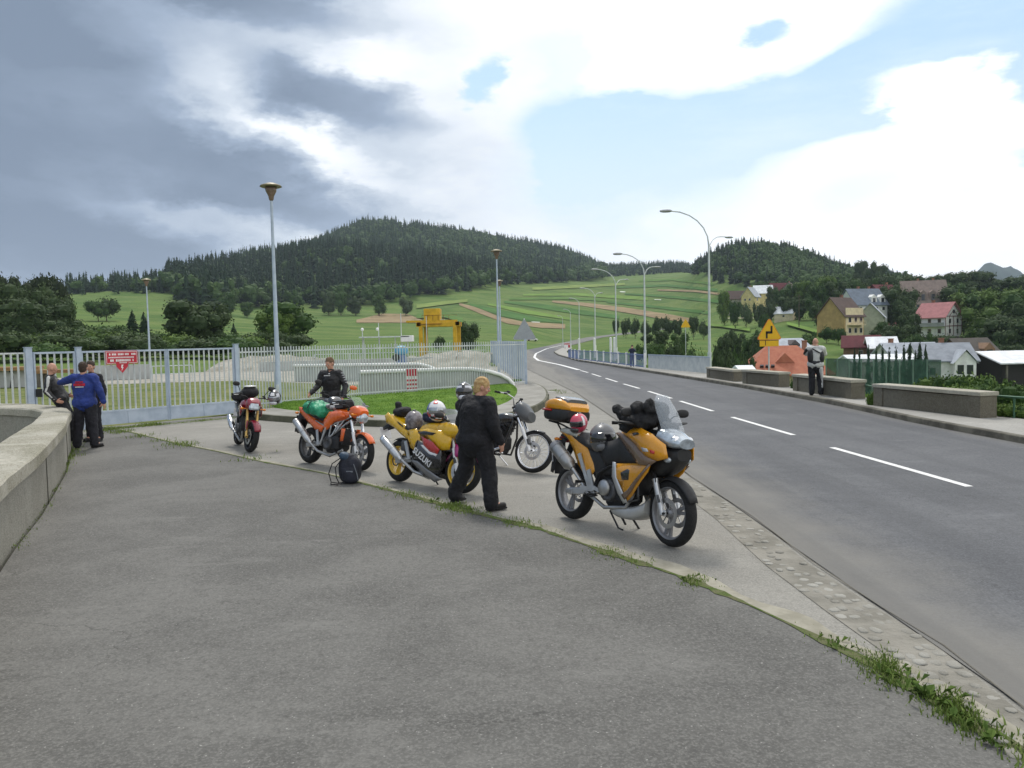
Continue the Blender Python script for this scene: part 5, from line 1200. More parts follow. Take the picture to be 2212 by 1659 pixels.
mb = MB(); mb.add([(.0,-y-2.1,he-.45),(1.65,-y-2.1,he+1.5),(3.3,-y-2.1,he-.45),(.0,-y+1,he-.45),(1.65,-y+1.8,he+1.5),(3.3,-y+1,he-.45)], [(0,1,4,3),(1,2,5,4)]); mb.build('porch_roof', RL, e)
for zz in (he-1.3, he-3.6):
    for xx in (1.0,2.2): mb = MB(); mb.box((xx,-y-1.84,zz), (.8,.06,1.3)); mb.build('window', GLASS, e)
house('brown timber house with a dark broken roof at the right', 2092, 158, 770, 732, 7.6, 7, R(18), BRW, hm('dark_shingle',(.085,.075,.065)), grid('f',(-.5,.0,.5),(1.4,),1.0,1.2), dorm=((.3,2.4),), trim=BRW)
hh = house('open fronted hall with a bright white roof at the right edge', 2262, 140, 778, 758, 20, 10, R(2), mat('hall_inner_shade', (.03,.028,.025), .9), RW, (), name='hall', over=.8, cat='hall')  # closed walls, near black to paint the shade inside the open hall
e, he, hr, x, y = hh; mb = MB(); mb.box((0,-y-.6,he-.2), (13.6,.12,.5)); mb.build('fascia', RW, e)
for k in range(4): mb = MB(); mb.beam((-x+.3+k*4.1,-y-.5,-2),(-x+.3+k*4.1,-y-.5,he-.4),.2); mb.build('pillar', M_CONCD, e)
house('low white building showing between the thujas', 1896, 112, 781, 768, 8.6, 5, R(0), WHT, RW, [('f',u,.8,.7,.8) for u in (-.8,-.4,0,.4,.8)], name='shed', cat='shed', over=.2)
house('small white flat roofed hut just behind the far parapet blocks', 1606, 62, 801, 794, 1.2, 1.6, R(0), WHT, RW, (), name='shed', cat='shed', over=.06)
# green mesh court fence
fA = at_dist(1784, 776, 93); fB = at_dist(2033, 776, 86)
e = empty('mesh_fence', 'tall dark green mesh fence with pale posts below the road', 'fence', (fA.x, fA.y, 0)); d = (fB-fA); 
def zf(p, py, px, dd): r_ = ray(px, py); return CAMH+r_.z/math.hypot(r_.x, r_.y)*dd
zt1 = zf(0, 775, 1784, 93); zt2 = zf(0, 776, 2033, 86); M_NET = mat('green_screen', (.065,.135,.095), .85, var=.25, vs=1.5, alpha=.62)
nP = 9
for k in range(nP):
    A = d*(k/nP); B = d*((k+1)/nP); A.z = B.z = 0; mb = MB(); mb.beam(A+Vector((0,0,(zt1+zt2)/2-2.3)), B+Vector((0,0,(zt1+zt2)/2-2.3)), .02, 4.6); mb.build('screen', M_NET, e)
    mb = MB(); mb.beam(A+Vector((0,-.08,-6)), A+Vector((0,-.08,zt1+.05)), .11); mb.build('post', hm('post_green',(.16,.24,.19)), e)
p = at_dist(1726, 700, 250); z = H(p.x,p.y); e = empty('utility_pole', 'thin wooden utility pole on the slope left of the ochre house', 'utility pole', (p.x,p.y,z)); mb = MB(); mb.tube([(0,0,-.5),(0,0,10.5)],[.16,.09],8); mb.build('pole', M_BARK, e); mb = MB(); mb.box((0,0,9.8),(1.4,.12,.12)); mb.build('cross_arm', M_BARK, e)

# ---------------- weeds and grass along joints
F_WEED = fol('weed_leaves', (.12,.19,.035), (.25,.31,.09)); 
def grass_patch(name, pts, label, hmin, hmax, w=.006, lean=.5, m=F_WEED):
    """pts: array of (x, y, z, scale); three-sided blades"""
    V = []; F = []; Tn = []; r = np.random.default_rng(len(pts))
    for x, y, z, s in pts:
        a = r.random()*6.283; h = (hmin+(hmax-hmin)*r.random()**1.6)*s; ww = w*(.7+.8*r.random())*(.6+s*.5); l = lean*h*r.random(); b2 = r.random()*6.283
        cx2, sy2 = math.cos(a)*ww, math.sin(a)*ww; lx, ly = math.cos(b2)*l, math.sin(b2)*l; o = len(V)
        V += [(x-cx2,y-sy2,z),(x+cx2,y+sy2,z),(x-cx2*.7+lx*.4,y-sy2*.7+ly*.4,z+h*.6),(x+cx2*.7+lx*.4,y+sy2*.7+ly*.4,z+h*.6),(x+lx,y+ly,z+h)]
        F += [(o,o+1,o+3),(o,o+3,o+2),(o+2,o+3,o+4)]; t = r.random(); Tn += [t]*3
    ob = np_mesh(name, np.array(V), [np.array(F)], m, tint=np.array(Tn)); tag(ob, label, 'grass', kind='stuff'); return ob
cr = resample(CRACK[:-2], .02); r = random.Random(21); pts = []
def wden(px):   # how thick the growth is along the joint, by place in the view
    return float(np.interp(px, [215,300,340,400,470,560,690,720,800,850,930,1010,1080,1160,1165,1180,1240,1262,1300,1310,1400,1412,1440,1470,1484,1516,1524,1560,1600,1610,1700,1735,1850,1900,1950,2050,2212,2400],
      [.45,.4,.25,.5,.2,.3,.35,.1,.5,.7,1.0,1.0,.9,.9,.1,.5,.4,.05,.9,1.0,.9,.05,.3,.05,1.0,.95,.05,.6,.5,.02,.08,.5,.9,1.2,1.4,1.1,1.2,1.2]))
for p in cr:
    px, py = proj(p.x, p.y, 0); dn = wden(px); far = max(1, p.y/6)
    s = dn*(.5+.9*max(0, mnoise.noise((p.x*2.2,p.y*2.2,1))+.35)); n = int(dn*dn*26*(1 if p.y < 12 else .6)*max(.15, .4+mnoise.noise((p.x*3,p.y*3,7))*1.6)+r.random())
    if px > 1840: n = int(n*1.8); s *= .8
    for _ in range(n): w_ = r.gauss(0, .035+.05*dn*(1 if p.y > 7 else .8)); pts.append((p.x+w_*.8, p.y+w_+r.uniform(-.02,.02), .006, s*(1 if p.y > 5 else .9)))
grass_patch('weeds', pts, 'weeds and grass growing along the diagonal joint in the paving', .012, .062, .0042, .9)
# broad leaved weeds in the thick clump
V = []; F = []; Tn = []; rw = random.Random(8)
for px, py, n_, sz in ((1950,1472,16,.035),(1985,1500,18,.042),(2012,1512,14,.04),(2100,1570,16,.034),(1800,1395,16,.025),(1500,1256,8,.02),(2180,1610,14,.034),(1030,1104,8,.03),(930,1082,6,.03)):
    c = G(px, py)
    for _ in range(n_):
        a = rw.uniform(0, 6.283); rad = sz*rw.uniform(.3,2.2); b0 = Vector((c.x+rw.gauss(0,.07), c.y+rw.gauss(0,.06), .01)); tip = b0+Vector((math.cos(a)*rad, math.sin(a)*rad, rw.uniform(.02,.09)*sz/.05)); mid = b0.lerp(tip,.55)+Vector((0,0,.02)); sd_ = Vector((-math.sin(a),math.cos(a),0))*rad*.30; o = len(V)
        V += [b0, mid-sd_, tip, mid+sd_]; F += [(o,o+1,o+2),(o,o+2,o+3)]; Tn += [rw.random()]*2
ob = np_mesh('leafy_weeds', np.array([tuple(v) for v in V]), [np.array(F)], F_LIT, tint=np.array(Tn)); tag(ob, 'broad leaved weeds in the joint', 'weeds', kind='stuff')
# moss and soil line under the weeds
M_MOSS = mat('joint_moss', (.085,.125,.035), 1.0, vs=9, bump=.8, bs=60, col2=(.15,.15,.085), spec=.05)
mbj = MB(); V = []; P = resample(CRACK[:-2], .10)
for i, p in enumerate(P):
    px, py = proj(p.x, p.y, 0); dn = wden(px); t = (P[min(i+1,len(P)-1)]-P[max(i-1,0)]).normalized(); s = Vector((t.y,-t.x,0)); w_ = .012+.085*dn*(.4+.9*abs(mnoise.noise((p.x*4,p.y*4,2)))*1.5)
    V += [p-s*w_*.6+Vector((0,0,.011)), p+s*w_+Vector((0,0,.011))]
mbj.add(V, [(2*i,2*i+1,2*i+3,2*i+2) for i in range(len(P)-1)]); tag(mbj.build('paving_joint', M_MOSS), kind='structure')
# pale sand washed along the joint on the apron side
mbj = MB(); V = []
for i, p in enumerate(P):
    t = (P[min(i+1,len(P)-1)]-P[max(i-1,0)]).normalized(); s = Vector((-t.y,t.x,0)); w_ = .10+.10*mnoise.noise((p.x*1.5,p.y*1.5,8)); w_ *= 1.6 if p.y < 9 else 1
    V += [p+Vector((0,0,.0085)), p+s*max(.02,w_)+Vector((0,0,.0085))]
mbj.add(V, [(2*i,2*i+1,2*i+3,2*i+2) for i in range(len(P)-1)]); tag(mbj.build('sand_line', mat('washed_sand', (.24,.225,.175), .95, vs=5, col2=(.33,.31,.25))), kind='structure')
# lawn blades on the island and tufts at walls, gate and cobbles
pts = []
for _ in range(26000):
    i = r.random()*(len(KI2)-1); a = Vector(KI2[int(i)]).lerp(Vector(KI2[int(i)+1]), i%1); f0 = Vector(FENCE[0]).lerp(Vector(FENCE[2]), min(1, i/(len(KI2)-1))); k = r.random()**1.0; p = a.lerp(Vector((f0.x+.2,f0.y+1.6)), k); pts.append((p.x, p.y, .165+.10*math.sin(k*math.pi), 1))
F_LAWN = fol('lawn_blades', (.135,.25,.035), (.21,.36,.06))
grass_patch('lawn_grass', pts, 'short lawn grass on the bank before the fence', .012, .036, .009, 1.2, F_LAWN)
pts = []
for A, B, n_, sp, s in ((G(216,930),G(505,903),2200,.10,1.0),(Vector((-5.25,8.15,0)),Vector((-8.5,15,0)),1400,.06,.5),(Vector((-8.5,15,0)),Vector((-10.2,18.4,0)),700,.10,.9)):
    for _ in range(n_):
        t = r.random(); p = A.lerp(B, t); k = max(0, mnoise.noise((p.x*1.6,p.y*1.6,3))+.15); pts.append((p.x+r.gauss(0,sp), p.y+r.gauss(0,sp), .006, s*(.3+1.6*k)))
for px, py, n_ in ((228,930,260),(262,934,240),(300,944,120),(352,953,60),(385,960,160),(402,964,120),(545,992,60),(1200,845,90),(1215,850,50)):
    c = G(px, py)
    for _ in range(n_): pts.append((c.x+r.gauss(0,.16), c.y+r.gauss(0,.22), .006, .7+.5*r.random()))
grass_patch('grass_tufts', pts, 'tufts of grass along the gate and the parapet foot', .015, .10, .006, .9)
pts = []
for _ in range(16000):
    y = 8+r.random()**1.6*48; x = float(yline(WALK_R, y))+.30+abs(r.gauss(0,.9)); pts.append((x, y, H(x,y)+.0, 1+.5*r.random()))
grass_patch('verge_grass', pts, 'long grass on the bank behind the parapet blocks', .08, .34, .014, .6, F_LAWN)
# ================================================================ motorcycles (local frame: x forward, y left, z up, rear contact at the origin)
def paint(n, c): return mat('paint_'+n, c, .28, 0, var=.04, vs=5, coat=.8)
P_GOLD = paint('gold', (.66,.285,.008)); P_YEL = paint('yellow', (.72,.42,.008)); P_ORG = paint('orange', (.72,.12,.010)); P_RED = paint('dark_red', (.22,.007,.020)); P_BLK = paint('black', (.012,.012,.014))
P_BRZ = paint('bronze', (.15,.095,.060)); P_MAG = paint('magenta', (.38,.015,.16)); P_SCR = paint('scarlet', (.45,.02,.015)); P_GRY = paint('grey', (.10,.10,.11))
RUB = mat('tyre_rubber', (.014,.014,.014), .82, var=.2, vs=12, bump=.5, bs=120); PLB = mat('black_plastic', (.018,.018,.019), .55, var=.15, vs=12); SEATM = mat('seat_vinyl', (.022,.022,.023), .62, var=.1, vs=10, bump=.4, bs=90)
ALU = mat('aluminium', (.52,.53,.54), .38, .75, var=.1, vs=9); CHR = mat('chrome', (.72,.72,.73), .14, 1.0, var=0); STL = mat('brushed_steel', (.42,.42,.42), .36, .85, var=.12, vs=8); ENG = mat('engine_grey', (.085,.085,.088), .5, .5, var=.25, vs=10); ENB = mat('engine_black', (.025,.025,.027), .5, .4, var=.25, vs=10)
GOLDA = mat('gold_anodised', (.55,.36,.12), .35, .7, var=.1); LENS = mat('lamp_lens', (.40,.45,.50), .10, .45, var=.25, vs=14, spec=.9, coat=.6); REDL = mat('red_lens', (.35,.008,.008), .2, var=.05); AMB = mat('amber_lens', (.65,.20,.01), .25, var=.05)
SCRN = mat('clear_screen', (.62,.68,.74), .06, var=0, alpha=.20, spec=.7, coat=.45); SCRD = mat('smoke_screen', (.10,.11,.12), .1, var=0, alpha=.8, coat=.7); WHP = paint('white', (.72,.72,.73)); GRC = mat('grey_wheel', (.27,.27,.28), .42, .5, var=.08); YWH = paint('wheel_yellow', (.66,.42,.02))
def xf(mb, M):
    mb.v = [tuple(M @ Vector(v)) for v in mb.v]; return mb
ID = Matrix.Identity(4); RX = Matrix.Rotation(R(90),4,'X')
def steer(hx, hz, rake, ang):
    """turn about the steering axis through (hx, 0, hz)"""
    ax = Vector((-math.sin(rake), 0, math.cos(rake))); return Matrix.Translation((hx,0,hz)) @ Matrix.Rotation(ang,4,ax) @ Matrix.Translation((-hx,0,-hz))
def wheel(par, x, z, r, tw, style, mrim, M=ID, discs=(1,), discr=.15, hubr=.045):
    C_ = Matrix.Translation((x,0,z)) @ RX; rr_ = r-tw*.62
    mb = MB()
    if style == 'wire':
        mb.lathe([(0,-.07),(.03,-.07),(.035,-.04),(.025,-.02),(.025,.02),(.035,.04),(.03,.07),(0,.07)], C_, 16)
        for k in range(40):
            a = 2*math.pi*k/40; s_ = 1 if k%2 else -1; b_ = a+(.35 if (k//2)%2 else -.35)
            mb.beam(C_ @ Vector((.033*math.cos(b_),.033*math.sin(b_),s_*.04)), C_ @ Vector(((rr_-.012)*math.cos(a),(rr_-.012)*math.sin(a),0)), .0035)
    else:
        n = int(style); mb.lathe([(0,-.06),(hubr,-.06),(hubr,.06),(0,.06)], C_, 18)
        for k in range(n):
            for da in ((-.16,.16) if n <= 5 else (0,)):
                a = 2*math.pi*k/n+.3; mb.beam(C_ @ Vector((hubr*.8*math.cos(a),hubr*.8*math.sin(a),0)), C_ @ Vector(((rr_-.008)*math.cos(a+da),(rr_-.008)*math.sin(a+da),0)), .026, .034)
    w = xf(mb, M).build('wheel', mrim if style != 'wire' else CHR, par)
    t = tw/2; prof = []
    for k in range(11):
        a = math.pi*(k/10)-math.pi/2; prof.append((r-tw*.52+tw*.52*math.cos(a), t*math.sin(a)))
    prof += [(rr_, t*.82), (rr_, -t*.82)]
    mb = MB(); mb.lathe(prof, C_, 48, closed=True); xf(mb, M).build('tyre', RUB, w)
    mb = MB(); mb.lathe([(rr_+.002,-t*.80),(rr_+.008,-t*.86),(rr_-.006,-t*.86),(rr_-.018,-t*.5),(rr_-.020,t*.5),(rr_-.006,t*.86),(rr_+.008,t*.86),(rr_+.002,t*.80)], C_, 44, closed=True); xf(mb, M).build('rim', mrim, w)
    for s_ in discs:
        mb = MB(); yy = s_*.068; mb.lathe([(discr*.70,yy-.0025),(discr,yy-.0025),(discr,yy+.0025),(discr*.70,yy+.0025)], C_, 36, smooth=False, closed=True)
        for k in range(6): a = k*1.047; mb.beam(C_ @ Vector((.04*math.cos(a),.04*math.sin(a),yy*.9)), C_ @ Vector((discr*.72*math.cos(a),discr*.72*math.sin(a),yy)), .014, .006)
        xf(mb, M).build('brake_disc', STL, w)
    return w
def fork(par, top, ax, sep, M, m_up, m_low, rl=.028, ru=.022, frac=.46):
    T_ = Vector((top[0],0,top[1])); A_ = Vector((ax[0]-.03,0,ax[1])); mid = A_.lerp(T_, frac)
    for s_ in (-1, 1):
        o_ = Vector((0,s_*sep,0)); mb = MB(); mb.tube([mid+o_, T_+o_], ru, 12); f = xf(mb, M).build('fork_leg', m_up, par)
        mb = MB(); mb.tube([A_+o_-Vector((0,0,.02)), A_+o_+(mid-A_)*.3, mid+o_, mid+o_+(T_-A_).normalized()*.02], [rl*.85,rl,rl,rl*1.12], 12); mb.box(A_+o_+Vector((.01,s_*-.012,.0)), (.07,.03,.06), bev=.01)
        xf(mb, M).build('slider', m_low, f)
        mb = MB(); mb.box(A_+o_+Vector((-.055,s_*.0,.13)), (.05,.06,.10), (0,R(-25),0), bev=.012); xf(mb, M).build('caliper', ENG, f)
    mb = MB(); mb.tube([A_+Vector((.03,-sep-.02,0)), A_+Vector((.03,sep+.02,0))], .012, 8); mb.box(T_, (.07,sep*2+.07,.03), (0,R(-25),0), bev=.01); q_ = A_.lerp(T_,.78); mb.box(q_, (.08,sep*2+.07,.035), (0,R(-25),0), bev=.01)
    xf(mb, M).build('triple_clamp', ENB, par)
def ringat(x, zc, hw, hh, n=18, p=.72, pb=None, yc=0):
    out = []
    for k in range(n):
        a = 2*math.pi*k/n; c, s_ = math.cos(a), math.sin(a); pp = p if s_ > 0 or pb is None else pb
        out.append(Vector((x, yc+hw*math.copysign(abs(c)**pp, c), zc+hh*math.copysign(abs(s_)**pp, s_))))
    return out
def loftx(par, name, st, m, M=ID, p=.72, pb=None, sub=1):
    """st: (x, z low, z high, half width)"""
    mb = MB(); mb.loft([ringat(x, (a+b_)/2, w, (b_-a)/2, p=p, pb=pb) for x, a, b_, w in st]); return xf(mb, M).build(name, m, par, sub=sub)
def panel(par, name, pts, w, m, sides=(-1,1), th=.010, M=ID, bulge=.02, nsub=2):
    """body panel: outline (x, z), standing w(x, z) out from the middle plane"""
    wf = w if callable(w) else (lambda x, z: w); res = []
    for s_ in sides:
        bm = bmesh.new(); vs = [bm.verts.new((x,0,z)) for x, z in pts]; f = bm.faces.new(vs)
        bmesh.ops.triangulate(bm, faces=[f]); bmesh.ops.subdivide_edges(bm, edges=bm.edges[:], cuts=nsub, use_grid_fill=True)
        bd = [v for v in bm.verts if any(len(e_.link_faces) == 1 for e_ in v.link_edges)]; bc = [v.co.copy() for v in bd]
        for v in bm.verts:
            dmin = min((v.co-b_).length for b_ in bc); v.co.y = s_*(wf(v.co.x, v.co.z)+bulge*(1-math.exp(-dmin/.05)))
        bmesh.ops.recalc_face_normals(bm, faces=bm.faces)
        if (sum((f_.normal.y for f_ in bm.faces))*s_) < 0: bmesh.ops.reverse_faces(bm, faces=bm.faces)
        for f_ in bm.faces: f_.smooth = True
        bmesh.ops.transform(bm, matrix=M, verts=bm.verts)
        me = bpy.data.meshes.new(name); bm.to_mesh(me); bm.free(); me.materials.append(m); o = bpy.data.objects.new(name, me); COL.objects.link(o); o.parent = par
        q_ = o.modifiers.new('solid', 'SOLIDIFY'); q_.thickness = th; q_.offset = -1; res.append(o)
    return res
def fender(par, x, z, r, w, a0, a1, m, M=ID, th=.006, name='fender'):
    secs = []; n = 14
    for i in range(n+1):
        a = R(a0+(a1-a0)*i/n); tpr = 1-.25*abs(i/n*2-1)**3; ring = []
        for k in range(9):
            t = k/8*2-1; ring.append(Vector((x+math.cos(a)*(r-.028*t*t), t*w/2*tpr, z+math.sin(a)*(r-.028*t*t))))
        secs.append(ring)
    mb = MB(); vs = [p for s_ in secs for p in s_]; mb.add(vs, [(i*9+k, i*9+k+1, (i+1)*9+k+1, (i+1)*9+k) for i in range(n) for k in range(8)], 0, True)
    o = xf(mb, M).build(name, m, par); q_ = o.modifiers.new('solid','SOLIDIFY'); q_.thickness = th; return o
def silencer(par, a, b_, r, m, m2=None, tip=True):
    a, b_ = Vector(a), Vector(b_); d = (b_-a).normalized(); L = (b_-a).length; mb = MB(); mb.tube([a, a+d*L*.12, a+d*L*.16, b_-d*.02, b_], [r*.45,r*.8,r,r,r*.86], 20)
    o = mb.build('silencer', m, par); mb = MB(); mb.tube([b_-d*.055, b_-d*.02, b_+d*.006, b_+d*.008], [r*1.04,r*1.04,r*.9,r*.5], 20); mb.tube([b_+d*.008, b_+d*.03], r*.42, 12)
    mb.build('end_cap', m2 or STL, o); mb = MB(); mb.tube([a+d*L*.45, a+d*L*.49], r*1.06, 20); mb.build('strap', STL, o); return o
def engine(par, cx_, cz_, m, v=True, fins=True, rcov=.105):
    mb = MB(); mb.box((cx_,0,cz_-.02), (.42,.30,.24), bev=.04); mb.box((cx_-.20,0,cz_+.03), (.2,.26,.26), bev=.04); mb.box((cx_+.02,0,cz_-.15), (.34,.22,.08), bev=.03); en = mb.build('engine', m, par)
    mb = MB()
    for ang, x0 in (((38, .08),(-28,-.07)) if v else ((18,.05),)):
        for k in range(7 if fins else 3):
            d = Vector((math.sin(R(ang)),0,math.cos(R(ang)))); c = Vector((cx_+x0,0,cz_+.10))+d*(.03+.034*k); mb.box(c, (.17,.23-(.02 if k%2 else 0),.018 if fins else .06), (0,R(ang),0), bev=.004)
        mb.box(Vector((cx_+x0,0,cz_+.10))+d*.29, (.17,.19,.08), (0,R(ang),0), bev=.02)
    mb.build('cylinder', m, en)
    for s_ in (-1, 1):
        mb = MB(); mb.lathe([(0,.0),(rcov*.55,.0),(rcov*.6,-.012),(rcov*.95,-.014),(rcov,-.004),(rcov*1.05,.03)], Matrix.Translation((cx_-.04,s_*.165,cz_-.02)) @ (RX if s_ < 0 else Matrix.Rotation(R(-90),4,'X')) @ Matrix.Scale(-1,4,(0,0,1)), 28)
        for k in range(8): a = k*.785; mb.box((cx_-.04+rcov*.9*math.cos(a), s_*.18, cz_-.02+rcov*.9*math.sin(a)), (.012,.012,.012))
        mb.build('clutch_cover' if s_ < 0 else 'generator_cover', ENG if m is not ENG else STL, en)
    return en
def bar(par, hx, hz, half, rise, back, M=ID, m=None, mirrors=None, mm=None, mstalk=.14, mtilt=0):
    m = m or ENB
    pts = [(hx,0,hz),(hx,.05,hz),(hx+.0,.13,hz+rise*.8),(hx-back*.3,half*.62,hz+rise),(hx-back,half,hz+rise*.9)]
    mb = MB(); mb.tube([(x,-y,z) for x, y, z in pts[::-1]]+pts, .011, 10); b_ = xf(mb, M).build('handlebar', m, par)
    for s_ in (-1, 1):
        mb = MB(); a = Vector((hx-back*.72, s_*half*.84, hz+rise*.93)); e_ = Vector((hx-back*1.03, s_*(half+.012), hz+rise*.89)); mb.tube([a, a.lerp(e_,.1), e_], [.016,.018,.018], 12); xf(mb, M).build('grip', RUB, b_)
        mb = MB(); mb.tube([(hx-back*.45, s_*half*.72, hz+rise+.005),(hx-back*.35+.05, s_*half*.80, hz+rise+.0),(hx-back*.95+.065, s_*half*.98, hz+rise-.01)], [.008,.006,.005], 6); xf(mb, M).build('lever', ALU, b_)
        mb = MB(); mb.box((hx-back*.4, s_*half*.70, hz+rise+.004), (.05,.045,.04), bev=.008); mb.box((hx-back*.3+.01, s_*half*.62, hz+rise+.035), (.05,.05,.03), bev=.008); xf(mb, M).build('switch_box', PLB, b_)
        if mirrors:
            mb = MB(); q0 = Vector((hx-back*.35, s_*half*.62, hz+rise+.02)); q1 = q0+Vector((mirrors[0], s_*mirrors[1], mirrors[2])); mb.tube([q0, q0.lerp(q1,.5)+Vector((0,0,.02)), q1], .007, 8); st_ = xf(mb, M).build('mirror', PLB, b_)
            mb = MB(); mb.ell(q1+Vector((0,s_*.03,.02)), (.022,.075,.045), (0,0,s_*R(-12)), 16, 8, pw=.8); xf(mb, M).build('mirror_shell', mm or PLB, st_)
    return b_
def indicator(par, p, m=None, M=ID):
    mb = MB(); mb.tube([(p[0],p[1]*.6,p[2]),(p[0],p[1]*.9,p[2])], .009, 6); mb.ell(p, (.03,.035,.022), None, 12, 8); xf(mb, M).build('indicator', AMB, par)
def plate(par, x, z, tilt=20):
    mb = MB(); mb.box((x,0,z), (.006,.20,.17), (0,R(tilt),0), bev=.002); mb.build('number_plate', WHP, par)
def text_obj(par, name, txt, size, M, m, shear=0, ext=.003, sx=1.0):
    c = bpy.data.curves.new(name, 'FONT'); c.body = txt; c.size = size; c.extrude = ext; c.align_x = 'CENTER'; c.align_y = 'CENTER'; c.shear = shear; c.offset = size*.018; c.space_character = 1.05
    o = bpy.data.objects.new(name, c); me = bpy.data.meshes.new_from_object(o); bpy.data.objects.remove(o); bpy.data.curves.remove(c)
    me.transform(M @ Matrix.Scale(sx,4,(1,0,0))); me.materials.clear(); me.materials.append(m); o = bpy.data.objects.new(name, me); COL.objects.link(o); o.parent = par; return o
def place_bike(name, label, rear, front, lean, wb):
    a = G(*rear); b_ = G(*front); d = (b_-a); ang = math.atan2(d.y, d.x); mid = (a+b_)/2; u = d.normalized()
    return empty(name, label, 'motorcycle', (mid.x-u.x*wb/2, mid.y-u.y*wb/2, .010), rot=(lean,0,ang))

# ---------- 1. big golden touring enduro
WB = 1.56; B1 = place_bike('motorcycle', 'golden yellow touring motorcycle with tall clear screen and top case, nearest to the camera', (1234,1122), (1449,1184), R(-8), WB)
b = B1; S = steer(1.24, .98, R(26), R(-7)); ax = (WB,.335)
wheel(b, 0, .325, .325, .15, '3', GRC, discs=(-1,), discr=.13); wheel(b, WB, .335, .335, .125, '3', GRC, S, discs=(-1,1), discr=.150)
fork(b, (1.215,1.05), ax, .105, S, ENB, ALU, .031, .024, .42)
fender(b, WB, .335, .365, .15, 25, 165, PLB, S)
mb = MB(); mb.box((1.40,0,.80), (.10,.20,.16), (0,R(-26),0), bev=.03); xf(mb, S).build('fork_cover', PLB, b)
panel(b, 'side_cover', [(.16,.90),(.40,.86),(.62,.86),(.84,.74),(.80,.60),(.66,.58),(.54,.50),(.42,.62),(.30,.76)], .140, PLB, bulge=.02)
# frame, swingarm, engine
mb = MB()
for s_ in (-1,1): mb.tube([(1.20,s_*.04,.98),(.95,s_*.13,.80),(.60,s_*.14,.62),(.50,s_*.13,.40)], [.025,.03,.03,.028], 10); mb.tube([(.60,s_*.12,.66),(.1,s_*.12,.90),(-.2,s_*.11,.95)], .016, 8)
mb.build('frame', ENB, b)
mb = MB()
for s_ in (-1,1): mb.beam((.50,s_*.12,.40),(.02,s_*.105,.325),.035,.075,bev=.01)
mb.box((.38,0,.40), (.10,.24,.08), bev=.02); mb.build('swingarm', ALU, b)
mb = MB(); mb.tube([(0,-.13,.325),(0,.13,.325)], .02, 12); mb.box((.06,-.13,.33), (.12,.02,.06), bev=.01); mb.build('rear_axle', STL, b)
engine(b, .80, .46, ENB, True, False, .115)
mb = MB(); mb.lathe([(0,0),(.07,0),(.085,.012),(.09,.03)], Matrix.Translation((.70,-.20,.46)) @ RX @ Matrix.Scale(-1,4,(0,0,1)), 24); mb.build('case_cover', STL, b)
mb = MB()
for s_ in (-1,1): mb.tube([(1.02,s_*.10,.62),(1.12,s_*.12,.48),(1.02,s_*.13,.30),(.70,s_*.14,.25),(.42,s_*.15,.36),(.26,s_*.165,.50),(.15,s_*.185,.60)], .021, 10)
mb.build('exhaust_pipe', STL, b)
for s_ in (-1,1): silencer(b, (.15,s_*.185,.60), (-.18,s_*.215,.83), .078, mat('dark_silencer', (.34,.34,.34), .36, .75), GRC)
mb = MB(); 
for s_ in (-1,1): mb.beam((.42,s_*.175,.62),(.52,s_*.17,.40),.018,.06); mb.beam((.52,s_*.17,.42),(.30,s_*.17,.40),.018,.05); mb.beam((.25,s_*.19,.78),(.46,s_*.16,.40),.016,.045); mb.beam((.70,s_*.17,.40),(.48,s_*.17,.45),.016,.04)
mb.build('footrest_plate', ALU, b)
for s_ in (-1,1):
    for xx, zz in ((.58,.37),(.36,.48)): mb = MB(); mb.tube([(xx,s_*.17,zz),(xx,s_*.29,zz)], [.012,.016], 8); mb.build('footrest', RUB, b)
# belly pan
mb = MB(); mb.loft([ringat(x, (z0+z1)/2, w, (z1-z0)/2, p=.6) for x, z0, z1, w in ((.74,.20,.30,.10),(.85,.165,.30,.145),(1.05,.165,.31,.155),(1.20,.20,.36,.14),(1.27,.27,.42,.11))]); mb.build('bash_plate', mat('bash_alu', (.46,.46,.45), .45, .45, var=.08), b, sub=1)
mb = MB()
for s_ in (-1,1): mb.tube([(1.05,s_*.13,.36),(1.26,s_*.19,.42),(1.25,s_*.20,.55),(1.10,s_*.18,.70)], .010, 8)
mb.build('crash_bar', ENG, b)
mb = MB(); mb.box((1.17,0,.60), (.05,.34,.30), (0,R(-12),0), bev=.01); mb.build('radiator', ENB, b)
# bodywork
wfair = lambda x, z: .175+.10*max(0, min(1, (x-.85)/.45))-.16*max(0, (x-1.40)/.30)**1.5-.05*max(0, (z-1.05)/.15)
panel(b, 'side_fairing', [(.90,1.07),(1.00,1.13),(1.24,1.15),(1.44,1.10),(1.58,1.01),(1.61,.88),(1.52,.84),(1.38,.88),(1.20,.98),(1.04,1.04)], wfair, P_GOLD)
panel(b, 'fairing_vent', [(1.14,1.085),(1.24,1.10),(1.27,1.085),(1.18,1.06)], lambda x, z: wfair(x, z)+.024, P_BLK, bulge=.002)  # vent slit; the flat black also paints its shadow crease
panel(b, 'fairing_badge', [(1.34,.955),(1.42,.95),(1.44,.92),(1.37,.915)], lambda x, z: wfair(x, z)+.024, mat('badge_silver', (.45,.45,.47), .4, .3), bulge=.002)
panel(b, 'fairing_badge', [(1.45,.945),(1.50,.935),(1.50,.905),(1.46,.91)], lambda x, z: wfair(x, z)+.022, P_SCR, bulge=.002)
mb = MB()
for s_ in (-1,1): mb.tube([(1.10,s_*.30,1.19),(1.22,s_*.22,1.16),(1.27,s_*.10,1.02),(1.30,s_*.08,.86)], .006, 6); mb.tube([(1.42,s_*.13,.62),(1.38,s_*.12,.75),(1.26,s_*.07,.88)], .006, 6)
